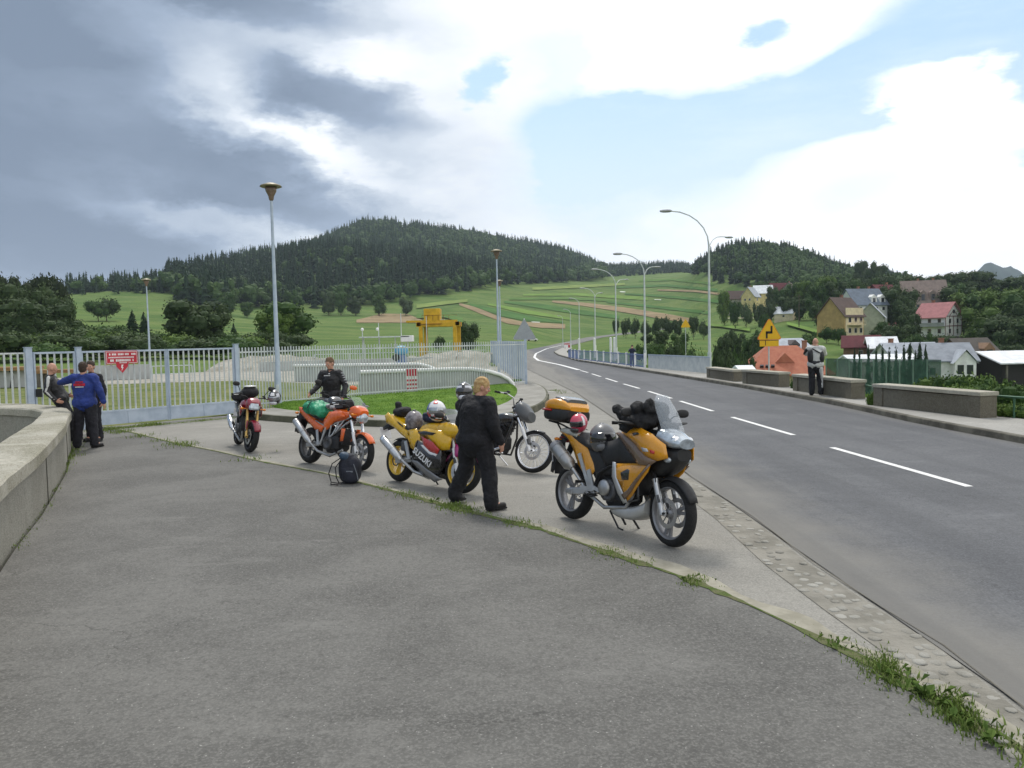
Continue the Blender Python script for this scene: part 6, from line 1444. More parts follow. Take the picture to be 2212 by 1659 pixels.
mb.tube([(.52,-.16,.46),(.60,-.19,.60),(.76,-.18,.70),(.95,-.15,.72)], .009, 6); mb.tube([(.60,-.17,.36),(.48,-.18,.33),(.40,-.19,.36)], .008, 6); mb.build('cable', PLB, b)
mb = MB(); mb.tube([(.06,-.10,.345),(.30,-.11,.39),(.55,-.12,.44)], .010, 6); mb.lathe([(.07,-.006),(.082,-.006),(.082,.006),(.07,.006)], Matrix.Translation((0,.105,.325)) @ RX, 28, smooth=False, closed=True); mb.build('drive_chain', STL, b)
panel(b, 'fairing_band', [(.80,1.06),(.89,1.09),(1.03,1.045),(1.20,.985),(1.38,.885),(1.51,.84),(1.45,.78),(1.28,.78),(1.06,.90),(.90,.99)], lambda x, z: wfair(x, z)-.004, P_BRZ)
panel(b, 'knee_panel', [(.56,.80),(.60,.93),(.80,.99),(.92,1.08),(1.10,.92),(1.27,.80),(1.20,.76),(.90,.72),(.70,.66)], lambda x, z: .155+.05*max(0,(x-.8)/.4), PLB, bulge=.03)
lo = panel(b, 'lower_fairing', [(.86,.74),(1.30,.79),(1.46,.82),(1.42,.72),(1.16,.44),(1.05,.36),(.96,.52),(.88,.60)], lambda x, z: .200+.05*max(0,(x-1.0)/.4)-.05*max(0,(.6-z)/.25), P_GOLD)
panel(b, 'fairing_opening', [(1.00,.66),(1.10,.71),(1.20,.69),(1.14,.60),(1.03,.59)], lambda x, z: .232, P_BLK, bulge=.004)
panel(b, 'lower_trim', [(.84,.755),(.89,.755),(.92,.60),(1.00,.48),(1.08,.36),(1.02,.34),(.93,.44),(.85,.60)], lambda x, z: .212-.04*max(0,(.6-z)/.25), ALU, bulge=.008)
panel(b, 'fairing_stripe', [(1.00,.43),(1.12,.50),(1.44,.80),(1.47,.80),(1.16,.47),(1.05,.385)], lambda x, z: .228+.045*max(0,(x-1.0)/.4)-.05*max(0,(.6-z)/.25), P_BRZ, bulge=.006)
panel(b, 'tail_panel', [(.50,.62),(.46,.72),(.34,.85),(.16,.98),(-.12,1.03),(-.20,.99),(-.04,.92),(.06,.82),(.18,.66),(.34,.54),(.44,.53)], lambda x, z: .135+.02*max(0,min(1,x/.4)), P_GOLD)
loftx(b, 'tank', [(.76,.88,.98,.10),(.86,.84,1.07,.16),(1.02,.84,1.13,.19),(1.18,.86,1.15,.20),(1.34,.90,1.12,.16)], PLB)
loftx(b, 'seat', [(-.16,.94,1.02,.10),(.0,.90,1.03,.15),(.22,.86,1.00,.17),(.34,.82,.93,.17),(.55,.80,.89,.17),(.72,.82,.93,.13),(.86,.88,1.01,.08)], SEATM)
loftx(b, 'grab_rail', [(-.26,.97,1.02,.10),(-.18,.96,1.055,.15),(.0,.95,1.05,.175),(.14,.94,1.0,.175)], mat('pale_plastic', (.42,.42,.38), .5, var=.1))
mb = MB(); mb.box((-.25,0,.90), (.08,.17,.07), bev=.015); mb.build('tail_light', REDL, b)
panel(b, 'rear_mudguard', [(-.12,.92),(-.26,.92),(-.37,.66),(-.38,.50),(-.33,.49),(-.28,.66)], .09, PLB, bulge=.0)
mb = MB(); mb.box((-.335,0,.67), (.012,.18,.38), (0,R(-14),0)); mb.build('mud_flap', PLB, b); plate(b, -.365, .70, -14)
# cockpit
mb = MB(); mb.loft([[Vector((x, y, z)) for y, z in ((-w,zl),(-w*1.02,(zl+zh)/2),(-w*.72,zh),(0,zh+.02),(w*.72,zh),(w*1.02,(zl+zh)/2),(w,zl),(0,zl-.03))] for x, w, zl, zh in ((1.42,.19,1.00,1.17),(1.52,.185,.985,1.15),(1.62,.16,.985,1.10),(1.675,.11,1.0,1.07))]); mb.build('headlight', LENS, b, sub=1)
for s_ in (-1,1): mb = MB(); mb.ell((1.60,s_*.085,1.055), (.05,.065,.05), None, 14, 8); mb.build('reflector', CHR, b)
loftx(b, 'nose_cowl', [(1.30,.66,1.0,.12),(1.42,.66,.99,.17),(1.55,.74,.975,.155),(1.65,.86,.98,.10)], PLB)
for s_ in (-1,1): mb = MB(); mb.ell((1.56,s_*.14,.86), (.05,.03,.03), None, 12, 8); mb.build('indicator', LENS, b)
secs = []
for i in range(9):
    t = i/8; z = 1.13+.37*t; xb = 1.585-.25*t**1.2; wd = (.165-.02*t)*math.sqrt(max(0.012, 1-max(0,(t-.52)/.51)**2)); secs.append([Vector((xb-.10*(k/8*2-1)**2, wd*(k/8*2-1), z-.03*(k/8*2-1)**2*(1-t))) for k in range(9)])
mb = MB(); mb.add([p for s_ in secs for p in s_], [(i*9+k, i*9+k+1, (i+1)*9+k+1, (i+1)*9+k) for i in range(8) for k in range(8)], 0, True); o = mb.build('windscreen', SCRN, b); q_ = o.modifiers.new('solid','SOLIDIFY'); q_.thickness = .004
mb = MB(); mb.box((1.40,0,1.17), (.12,.22,.09), (0,R(-30),0), bev=.02); mb.build('instrument_panel', PLB, b)
bar(b, 1.16, 1.10, .39, .10, .14, S, ENB, (.09,.09,.07))
for s_ in (-1,1): mb = MB(); mb.tube([(1.10,s_*.42,1.20),(1.18,s_*.41,1.21),(1.21,s_*.32,1.20),(1.19,s_*.24,1.19)], [.02,.035,.04,.02], 10, flat=.4); xf(mb, S).build('hand_guard', PLB, b)
# rack and top case
mb = MB()
for s_ in (-1,1): mb.tube([(-.02,s_*.12,1.03),(-.22,s_*.13,1.08),(-.46,s_*.12,1.10)], .011, 8); mb.tube([(-.12,s_*.12,.93),(-.30,s_*.12,1.09)], .010, 8)
mb.box((-.30,0,1.105), (.30,.26,.02), bev=.006); mb.build('rack', ENB, b)
mb = MB(); mb.loft([ringat(x, z, w, h, 20, .42) for x, z, w, h in ((-.50,1.20,.17,.050),(-.46,1.185,.23,.078),(-.26,1.18,.25,.085),(-.10,1.185,.21,.078),(-.05,1.20,.16,.05))]); tc_ = mb.build('top_case', PLB, b, sub=1)
mb = MB(); mb.loft([ringat(x, z, w, h, 20, .45) for x, z, w, h in ((-.505,1.265,.16,.030),(-.46,1.285,.225,.060),(-.28,1.315,.245,.085),(-.11,1.295,.205,.065),(-.045,1.265,.14,.025))]); mb.build('lid', P_GOLD, tc_, sub=1)
mb = MB(); mb.loft([ringat(x, z, w, h, 20, .45) for x, z, w, h in ((-.30,1.335,.19,.075),(-.20,1.330,.19,.080),(-.10,1.312,.15,.065))]); mb.build('lid_inlay', P_GRY, tc_, sub=1)
mb = MB(); mb.loft([ringat(x, 1.232, w, .014, 20, .42) for x, w in ((-.512,.17),(-.468,.237),(-.38,.250),(-.28,.256))]); mb.build('reflector_strip', REDL, tc_)
# side stand, chain
mb = MB(); mb.tube([(.72,.14,.26),(.80,.30,.03)], [.014,.012], 8); mb.box((.81,.31,.018), (.10,.05,.012)); mb.build('side_stand', ENB, b)
mb = MB(); mb.tube([(.75,-.10,.22),(.98,-.17,.08),(1.06,-.18,.075)], .010, 8); mb.tube([(.75,.02,.22),(.9,.0,.10)], .012, 8); mb.build('centre_stand', ENB, b)
indicator(b, (-.22,-.16,.90)); indicator(b, (-.22,.16,.90))

# ---------- 2. yellow and black sports bike
WB = 1.42; B2 = place_bike('motorcycle', 'yellow and black fully faired sports motorcycle with yellow wheels, half hidden by the walking woman', (864,1042), (992,1067), R(-9), WB); b = B2
S = steer(1.08, .92, R(24), R(14))
wheel(b, 0, .315, .315, .165, '3', YWH, discs=(-1,), discr=.11); wheel(b, WB, .30, .30, .12, '3', YWH, S, (-1,1), .155)
fork(b, (1.13,.95), (WB,.30), .10, S, ALU, WHP, .029, .024, .42); fender(b, WB, .30, .33, .15, 20, 160, P_MAG, S)
panel(b, 'fork_guard', [(1.30,.46),(1.42,.50),(1.40,.64),(1.30,.66)], .12, P_MAG, M=S)
mb = MB()
for s_ in (-1,1): mb.beam((.46,s_*.12,.38),(.02,s_*.11,.315),.04,.09,bev=.012); mb.beam((.62,s_*.15,.52),(1.05,s_*.09,.80),.04,.11,bev=.012)
mb.build('swingarm', ALU, b)
engine(b, .70, .42, ENG, False, False)
wl = lambda x, z: .165+.06*max(0,min(1,(x-.5)/.4))-.09*max(0,(.36-z)/.2)-.06*max(0,(x-1.1)/.2)
panel(b, 'lower_fairing', [(.50,.60),(.58,.66),(.75,.62),(1.00,.58),(1.17,.56),(1.20,.36),(1.13,.20),(.98,.13),(.66,.16),(.42,.24),(.56,.40)], wl, P_BLK)
panel(b, 'fairing_stripe', [(.48,.36),(.60,.28),(1.00,.10),(1.17,.16),(1.02,.22),(.66,.36)], lambda x, z: wl(x, z)+.022, GRC, bulge=.004)
mb_ = text_obj(b, 'fairing_lettering', 'SUZUKI', .125, Matrix.Translation((.82,-.258,.43)) @ Matrix.Rotation(R(24),4,'Y') @ RX, WHP, .15, .003, 1.02)
panel(b, 'side_fairing', [(.62,.80),(.86,.84),(1.14,.83),(1.30,.74),(1.28,.58),(1.17,.56),(1.02,.64),(.80,.75)], lambda x, z: .225-.10*max(0,(x-1.1)/.25), P_YEL)
panel(b, 'fairing_patch', [(.74,.72),(1.00,.66),(1.15,.57),(1.12,.50),(.96,.52),(.80,.60)], lambda x, z: .236-.05*max(0,(x-1.1)/.2), P_SCR, bulge=.006)
panel(b, 'fairing_vent', [(.64,.76),(.80,.80),(1.06,.79),(1.00,.755),(.80,.745)], lambda x, z: .247, P_BLK, bulge=.003)
mb = MB(); mb.box((.20,-.10,.55), (.16,.06,.16), bev=.02); mb.tube([(.0,-.11,.33),(.22,-.13,.40),(.44,-.14,.38)], .012, 6); mb.lathe([(.07,-.006),(.085,-.006),(.085,.006),(.07,.006)], Matrix.Translation((0,-.095,.315)) @ RX, 24, smooth=False, closed=True); mb.build('rear_linkage', ENG, b)
panel(b, 'fairing_edge', [(.74,.60),(.80,.60),(.96,.52),(1.12,.50),(1.10,.46),(.94,.49),(.78,.57)], lambda x, z: .238, WHP, bulge=.004)
panel(b, 'seat_panel', [(.28,.78),(.50,.82),(.60,.72),(.62,.58),(.50,.50),(.40,.54),(.36,.66)], .155, P_YEL)
panel(b, 'tail_panel', [(.42,.76),(.20,.80),(-.10,.92),(-.28,1.02),(-.36,.96),(-.30,.86),(-.10,.80),(.12,.70),(.34,.62)], .12, P_YEL)
loftx(b, 'tail_cowl', [(-.36,.92,.97,.06),(-.26,.88,1.02,.10),(-.05,.82,.96,.13),(.2,.76,.86,.14)], P_YEL)
mb = MB(); mb.box((-.36,0,.93), (.05,.20,.08), bev=.02); mb.build('tail_light', REDL, b)
loftx(b, 'seat', [(-.15,.90,.97,.11),(.05,.82,.90,.14),(.22,.76,.84,.14),(.42,.74,.81,.12),(.52,.78,.85,.08)], SEATM)
loftx(b, 'tank', [(.48,.76,.82,.09),(.58,.72,.90,.15),(.78,.72,.95,.18),(.98,.76,.92,.16),(1.06,.78,.88,.10)], P_YEL)
loftx(b, 'nose_fairing', [(1.02,.72,.94,.20),(1.18,.70,.99,.22),(1.34,.74,.95,.17),(1.46,.80,.89,.09)], P_YEL); mb = MB(); mb.ell((1.43,0,.87), (.05,.13,.05)); mb.build('headlight', LENS, b)
mb = MB(); mb.add([Vector((1.36-.26*t-.08*(k/6*2-1)**2, .17*(k/6*2-1)*(1-.25*t), .94+.20*t)) for t in (0,.33,.66,1) for k in range(7)], [(i*7+k,i*7+k+1,(i+1)*7+k+1,(i+1)*7+k) for i in range(3) for k in range(6)], 0, True); mb.build('windscreen', SCRD, b)
bar(b, 1.08, .95, .31, .02, .12, S); 
for s_ in (-1,1): mb = MB(); mb.tube([(1.22,s_*.16,.96),(1.20,s_*.28,1.02)], .009, 8); mb.ell((1.19,s_*.32,1.04), (.03,.085,.045)); mb.build('mirror', PLB, b)
silencer(b, (.26,-.19,.34), (-.20,-.225,.62), .058, ALU, CHR)
mb = MB(); mb.tube([(.80,-.06,.14),(.5,-.12,.20),(.26,-.18,.34)], .024, 10); mb.build('exhaust_pipe', STL, b)
mb = MB()
for s_ in (-1,1): mb.beam((.28,s_*.16,.62),(.40,s_*.155,.36),.014,.06); mb.tube([(.42,s_*.155,.36),(.42,s_*.26,.36)],.011,8)
mb.build('footrest_plate', ALU, b); fender(b, 0, .315, .345, .15, 40, 120, PLB, name='rear_hugger')
panel(b, 'plate_bracket', [(-.26,.86),(-.38,.84),(-.48,.78),(-.46,.74),(-.30,.78)], .05, PLB, bulge=0); plate(b, -.46, .70, -20)
mb = MB(); mb.tube([(.55,.12,.22),(.62,.26,.02)], .012, 8); mb.build('side_stand', ENB, b)

# ---------- 3. orange naked bike
WB = 1.43; B3 = place_bike('motorcycle', 'orange naked motorcycle with silver diagonal frame and green bag on its seat', (664,1001), (784,1019), R(-9), WB); b = B3
S = steer(1.10, .92, R(25), R(-4))
wheel(b, 0, .315, .315, .16, '3', ENG, discs=(-1,), discr=.11); wheel(b, WB, .30, .30, .12, '3', GRC, S, (-1,1), .150)
fork(b, (1.14,.98), (WB,.30), .10, S, CHR, WHP, .028, .024, .44); fender(b, WB, .30, .335, .16, 30, 150, P_ORG, S)
mb = MB()
for s_ in (-1,1):
    for p0, p1, w in (((1.12,.86),(.62,.66),.032),((1.12,.80),(.66,.46),.030),((1.0,.82),(.88,.60),.022),((.88,.76),(.80,.55),.022),((.74,.70),(.70,.50),.022),((.62,.68),(.48,.36),.036)): mb.tube([(p0[0],s_*(.06+.10*(1.12-p0[0])*2 if p0[0] > .85 else .155),p0[1]),(p1[0],s_*.155,p1[1])], w*.62, 8)
mb.build('frame', ALU, b)
mb = MB()
for s_ in (-1,1): mb.beam((.48,s_*.12,.38),(.02,s_*.11,.315),.035,.08,bev=.01); mb.tube([(.56,s_*.12,.66),(-.1,s_*.11,.84)],.013,8)
mb.build('swingarm', STL, b)
engine(b, .72, .42, ENB, True, False, .11)
mb = MB(); mb.box((1.04,0,.52), (.05,.30,.26), (0,R(-8),0), bev=.01); mb.build('radiator', ENB, b); panel(b, 'radiator_cover', [(1.02,.44),(1.10,.46),(1.13,.66),(1.03,.66)], .165, P_ORG, bulge=.01)
loftx(b, 'tank', [(.50,.74,.80,.08),(.60,.72,.92,.15),(.80,.72,1.00,.18),(1.0,.78,.98,.16),(1.10,.84,.92,.10)], P_ORG)
panel(b, 'tank_side', [(.52,.76),(.66,.92),(.98,.95),(1.10,.86),(.82,.76),(.66,.62),(.56,.60)], .165, P_ORG, bulge=.02)
panel(b, 'tail_panel', [(.50,.68),(.36,.70),(.10,.82),(-.18,.96),(-.30,.97),(-.26,.88),(-.02,.74),(.24,.60),(.44,.56)], .125, P_ORG)
loftx(b, 'seat', [(-.24,.92,.97,.09),(-.1,.86,.96,.12),(.15,.78,.88,.14),(.40,.74,.81,.13),(.54,.76,.83,.09)], SEATM)
loftx(b, 'tail_cowl', [(-.33,.90,.95,.06),(-.22,.86,.97,.10),(0,.78,.90,.12),(.2,.72,.82,.12)], P_ORG); mb = MB(); mb.box((-.32,0,.92), (.05,.16,.06), bev=.015); mb.build('tail_light', REDL, b)
loftx(b, 'headlamp_cowl', [(1.14,.84,1.04,.13),(1.26,.82,1.08,.15),(1.36,.86,1.02,.12),(1.40,.90,.98,.08)], P_ORG); mb = MB(); mb.ell((1.33,0,.86), (.09,.10,.10), None, 20, 12); mb.build('headlight', CHR, b); mb = MB(); mb.ell((1.385,0,.855), (.045,.085,.085), None, 20, 10); mb.build('headlight_lens', LENS, b)
mb = MB(); mb.add([Vector((1.37-.20*t-.06*(k/6*2-1)**2, .13*(k/6*2-1)*(1-.2*t), 1.03+.17*t)) for t in (0,.5,1) for k in range(7)], [(i*7+k,i*7+k+1,(i+1)*7+k+1,(i+1)*7+k) for i in range(2) for k in range(6)], 0, True); mb.build('windscreen', SCRN, b)
bar(b, 1.08, 1.0, .36, .06, .12, S, ENB)
silencer(b, (.24,-.18,.36), (-.24,-.21,.72), .056, ALU, STL)
mb = MB(); mb.tube([(.98,-.06,.30),(.7,-.10,.18),(.4,-.14,.24),(.24,-.18,.36)], .023, 10); mb.build('exhaust_pipe', STL, b)
mb = MB()
for s_ in (-1,1): mb.beam((.34,s_*.15,.60),(.42,s_*.15,.34),.014,.06); mb.tube([(.44,s_*.15,.34),(.44,s_*.25,.34)],.011,8)
mb.build('footrest_plate', ALU, b)
panel(b, 'rear_mudguard', [(-.16,.84),(-.32,.88),(-.40,.70),(-.42,.52),(-.36,.52),(-.28,.70)], .08, PLB, bulge=0); mb = MB(); mb.box((-.37,0,.66), (.012,.16,.32), (0,R(-12),0)); mb.build('mud_flap', PLB, b); plate(b, -.40, .68, -12)
for s_ in (-1,1): indicator(b, (1.34,s_*.20,.90)); indicator(b, (-.30,s_*.15,.86))
mb = MB(); mb.tube([(.60,.12,.24),(.66,.27,.02)], .012, 8); mb.build('side_stand', ENB, b)

# ---------- 4. dark red naked bike at the left
WB = 1.42; B4 = place_bike('motorcycle', 'dark red and black naked motorcycle standing nearest to the gate, front towards the camera', (514,961), (540,979), R(-8), WB); b = B4
S = steer(1.08, .92, R(25), R(10))
wheel(b, 0, .315, .315, .17, '5', ENB, discs=(-1,), discr=.11); wheel(b, WB, .30, .30, .12, '5', ENB, S, (-1,1), .15)
fork(b, (1.13,.98), (WB,.30), .10, S, GOLDA, GOLDA, .028, .026, .44); fender(b, WB, .30, .335, .16, 25, 160, P_RED, S)
panel(b, 'fork_guard', [(1.28,.40),(1.38,.42),(1.36,.60),(1.28,.62)], .115, P_RED, M=S)
engine(b, .72, .42, ENB, False, True)
mb = MB()
for s_ in (-1,1): mb.beam((.48,s_*.12,.38),(.02,s_*.11,.315),.035,.08,bev=.01); mb.beam((1.06,s_*.08,.84),(.56,s_*.15,.62),.035,.09,bev=.01); mb.beam((.56,s_*.15,.62),(.48,s_*.13,.36),.035,.07,bev=.01)
mb.build('frame', ENB, b)
mb = MB(); mb.box((1.04,0,.52), (.05,.32,.28), (0,R(-8),0), bev=.01); mb.build('radiator', ENB, b)
loftx(b, 'tank', [(.48,.74,.80,.08),(.60,.72,.94,.16),(.82,.72,1.02,.19),(1.0,.78,1.0,.17),(1.10,.84,.92,.10)], P_RED)
panel(b, 'tank_shroud', [(.80,.84),(1.02,.92),(1.18,.84),(1.16,.70),(1.0,.66)], .20, P_RED)
loftx(b, 'seat', [(-.26,.92,.96,.08),(-.1,.86,.94,.12),(.15,.78,.87,.14),(.40,.74,.81,.13),(.52,.76,.83,.09)], SEATM); panel(b, 'tail_panel', [(.40,.72),(.1,.80),(-.22,.94),(-.30,.90),(-.02,.74),(.36,.60)], .12, P_BLK)
loftx(b, 'headlamp_cowl', [(1.16,.82,1.04,.12),(1.26,.80,1.08,.15),(1.36,.82,1.02,.13),(1.41,.86,.98,.09)], P_RED); mb = MB(); mb.box((1.395,0,.90), (.06,.20,.15), (0,R(-15),0), bev=.03); mb.build('headlight', LENS, b)
bar(b, 1.06, 1.0, .37, .07, .12, S, ENB, (.03,.10,.17)); silencer(b, (.20,-.17,.34), (-.26,-.20,.56), .060, CHR, CHR)
mb = MB(); 
for k in range(4): mb.tube([(.95,-.12+.08*k,.56),(1.06,-.12+.08*k,.40),(.95,-.10+.06*k,.20),(.7,-.08,.15)], .02, 8)
mb.tube([(.7,-.08,.15),(.2,-.17,.34)],.026,8); mb.build('exhaust_pipe', STL, b)
for s_ in (-1,1): indicator(b, (1.30,s_*.21,.84)); mb = MB(); mb.beam((.34,s_*.15,.58),(.44,s_*.15,.34),.014,.06); mb.tube([(.44,s_*.15,.34),(.44,s_*.26,.34)],.011,8); mb.build('footrest', ALU, b)
panel(b, 'rear_mudguard', [(-.16,.86),(-.30,.90),(-.40,.70),(-.36,.66),(-.24,.80)], .06, PLB, bulge=0); plate(b, -.40, .66, -15)
mb = MB(); mb.tube([(.60,.12,.24),(.66,.27,.02)], .012, 8); mb.build('side_stand', ENB, b)

# ---------- 5. black cruiser behind the woman
WB = 1.60; B5 = place_bike('motorcycle', 'black cruiser with wire spoked front wheel and chrome forks standing behind the woman', (1008,999), (1153,1024), R(-7), WB); b = B5
S = steer(1.16, .86, R(32), R(24))
wheel(b, 0, .315, .315, .15, 'wire', CHR, discs=(), discr=.1); wheel(b, WB, .335, .335, .10, 'wire', CHR, S, (1,), .14)
fork(b, (1.14,.98), (WB,.335), .095, S, CHR, WHP, .028, .023, .50); fender(b, WB, .335, .35, .12, 70, 175, P_BLK, S)
engine(b, .74, .42, ENB, True, True, .12)
mb = MB()
for s_ in (-1,1): mb.tube([(1.14,s_*.04,.84),(.95,s_*.10,.70),(.5,s_*.11,.64),(.1,s_*.12,.56)],.02,8); mb.tube([(1.14,s_*.04,.80),(1.08,s_*.11,.50),(.95,s_*.12,.22),(.5,s_*.12,.22)],.018,8); mb.beam((.5,s_*.12,.34),(0,s_*.11,.315),.03,.05)
mb.build('frame', P_BLK, b)
loftx(b, 'tank', [(.58,.68,.72,.06),(.70,.66,.84,.13),(.90,.68,.92,.165),(1.06,.74,.90,.12),(1.14,.78,.84,.06)], P_BLK); loftx(b, 'seat', [(-.25,.80,.86,.09),(.0,.70,.80,.14),(.28,.64,.74,.15),(.48,.62,.70,.14),(.62,.68,.76,.08)], SEATM)
fender(b, 0, .315, .36, .19, 20, 170, P_BLK, name='rear_fender'); mb = MB(); mb.ell((1.30,0,.90), (.10,.10,.10), None, 18, 12); xf(mb, S).build('headlight', P_BLK, b); mb = MB(); mb.ell((1.36,0,.895), (.05,.088,.088), None, 18, 10); xf(mb, S).build('headlight_lens', LENS, b)
loftx(b, 'headlamp_fairing', [(1.12,.90,1.04,.10),(1.24,.82,1.13,.17),(1.36,.76,1.04,.18),(1.44,.80,.95,.13)], mat('fairing_grey', (.09,.095,.10), .4, var=.1), S)
bar(b, 1.10, 1.02, .38, .14, .20, S, CHR)
mb = MB(); mb.tube([(.9,-.14,.50),(1.0,-.17,.34),(.7,-.18,.24),(.2,-.19,.26)], .024, 10); mb.build('exhaust_pipe', CHR, b); silencer(b, (.3,-.19,.26), (-.35,-.20,.28), .045, CHR, CHR)
mb = MB(); mb.box((.68,0,.60), (.22,.30,.14), bev=.04); mb.build('air_box', ENB, b); mb = MB(); mb.lathe([(0,0),(.07,0),(.085,.015),(.085,.05)], Matrix.Translation((.86,-.21,.62)) @ RX @ Matrix.Scale(-1,4,(0,0,1)), 20); mb.build('air_cleaner', CHR, b)
for s_ in (-1,1): mb = MB(); mb.tube([(1.04,s_*.14,.26),(1.04,s_*.28,.26)],.014,8); mb.build('footrest', CHR, b); mb = MB(); mb.ell((.62,s_*.16,.58),(.12,.05,.10)); mb.build('side_cover', P_BLK, b)
mb = MB(); mb.tube([(.62,.12,.2),(.70,.28,.02)], .012, 8); mb.build('side_stand', CHR, b)

# ================================================================ helmets, bags and the like lying on the bikes
def world(b, p): return Matrix.LocRotScale(b.location, b.rotation_euler, None) @ Vector(p)
def helmet(p, yaw, m1, m2, mv, label, tilt=0, r=.135, roll=0, stripes=None):
    e = empty('helmet', label, 'helmet', p, rot=(roll, tilt, yaw)); mb = MB(); s = r/.135
    vs = []; n, k_ = 14, 24
    def P_(i, k): 
        th = -math.pi*.40+math.pi*.90*i/n; a = 2*math.pi*k/k_; rad = math.cos(th)
        x = math.cos(a)*rad*.150*(1.06 if math.cos(a) > 0 and th < -.1 else 1); y = math.sin(a)*rad*.122; z = math.sin(th)*.135+(-.015 if th < -.5 else 0); return Vector((x*s, y*s, z*s))
    vs = [P_(i, k) for i in range(n+1) for k in range(k_)]; mb.add(vs, [(i*k_+k, i*k_+(k+1)%k_, (i+1)*k_+(k+1)%k_, (i+1)*k_+k) for i in range(n) for k in range(k_)], 0, True)
    mb.add([vs[n*k_+k] for k in range(k_)], [tuple(range(k_))]); mb.build('shell', m1, e)
    mb = MB(); V = []; F = []
    for i in range(6):
        for k in range(13):
            th = -.30+.62*i/5; a = -1.15+2.3*k/12; V.append(Vector((math.cos(a)*math.cos(th)*.158*s, math.sin(a)*math.cos(th)*.129*s, math.sin(th)*.138*s)))
    mb.add(V, [(i*13+k,i*13+k+1,(i+1)*13+k+1,(i+1)*13+k) for i in range(5) for k in range(12)], 0, True); o = mb.build('visor', mv, e); q_ = o.modifiers.new('solid','SOLIDIFY'); q_.thickness = .004
    mb = MB(); mb.ell((.125*s,0,-.085*s), (.04*s,.07*s,.035*s), None, 14, 8, pw=.8); mb.build('chin_guard', m2, e)
    mb = MB(); mb.ell((-.02*s,0,.128*s), (.06*s,.028*s,.016*s), None, 12, 6); mb.build('vent', m2, e)
    if stripes:
        for j, (ms, a0, a1, t0, t1) in enumerate(stripes):
            mb = MB(); V = [Vector((math.cos(a0+(a1-a0)*k/8)*math.cos(t0+(t1-t0)*i/4)*.1535*s, math.sin(a0+(a1-a0)*k/8)*math.cos(t0+(t1-t0)*i/4)*.1255*s, math.sin(t0+(t1-t0)*i/4)*.1375*s)) for i in range(5) for k in range(9)]
            mb.add(V, [(i*9+k,i*9+k+1,(i+1)*9+k+1,(i+1)*9+k) for i in range(4) for k in range(8)], 0, True); mb.build('graphic', ms, e)
    return e
HB = paint('helmet_black', (.02,.02,.022)); HG = mat('helmet_grey', (.13,.13,.135), .42, .1, coat=.25); HW = paint('helmet_silver', (.55,.56,.60)); HP = paint('helmet_pink', (.55,.05,.10)); HR = paint('helmet_red', (.60,.03,.02)); HBL = paint('helmet_blue', (.02,.06,.30)); VIS = mat('dark_visor', (.015,.015,.018), .08, coat=1.0, var=0); CLR = mat('silver_visor', (.35,.37,.40), .1, .6, coat=1.0, var=0)
ang1 = B1.rotation_euler.z
helmet(world(B1,(.46,-.05,.975)), ang1-.6, HG, HG, VIS, 'dark grey full face helmet lying on the saddle of the golden motorcycle', R(-10), .168)
helmet(world(B1,(.08,-.10,1.12)), ang1-1.3, HP, HB, VIS, 'small pink and black helmet between top case and grey helmet', R(8), .105, stripes=((HB,-1.9,-1.5,-.4,.9),(WHP,1.2,1.5,-.2,.9)))
def lump(name, label, cat, p, parts, m, rot=(0,0,0), disp=.02, vox=.012, extra=None):
    """soft thing: overlapping pads fused into one skin, then crumpled"""
    e = empty(name, label, cat, p, rot=rot); mb = MB()
    for c, r_, *q in parts: mb.ell(c, r_, q[0] if q else None, 16, 10, pw=.85)
    o = mb.build('body', m, e); rm = o.modifiers.new('remesh','REMESH'); rm.mode = 'VOXEL'; rm.voxel_size = vox; rm.use_smooth_shade = True
    t = bpy.data.textures.new(name+'_crumple', 'CLOUDS'); t.noise_scale = .09; d = o.modifiers.new('crumple','DISPLACE'); d.texture = t; d.strength = disp; d.mid_level = .5
    return e, o
NYL = mat('black_nylon', (.016,.016,.018), .75, var=.25, vs=12, bump=.8, bs=90); NYG = mat('green_nylon', (.010,.20,.095), .42, var=.2, vs=9, bump=.5, bs=30, col2=(.03,.33,.17)); 
e, o = lump('jacket_bundle', 'rolled black jacket and gloves heaped on the bars of the golden motorcycle', 'jacket', world(B1,(1.14,-.06,1.24)), [((0,0,0),(.20,.24,.09)),((-.12,-.16,.04),(.12,.09,.075)),((-.22,-.20,.10),(.055,.06,.05)),((.10,.05,.10),(.11,.12,.08)),((.02,-.14,.12),(.07,.07,.08)),((.14,-.10,.14),(.05,.05,.09)),((-.10,.10,.06),(.12,.12,.07)),((-.14,-.12,-.06),(.11,.10,.09))], NYL, (0,0,ang1), .07, .012)
mb = MB(); mb.box((-.235,-.10,-.02), (.012,.10,.12), (0,R(-20),0), bev=.004); mb.build('label_patch', mat('patch_grey', (.16,.17,.20), .6), e)
e, o = lump('tank_bag', 'black tank bag strapped before the saddle of the golden motorcycle', 'bag', world(B1,(.98,-.0,1.16)), [((0,0,0),(.16,.15,.08)),((.05,0,.05),(.10,.12,.06))], NYL, (0,R(-8),ang1), .015)
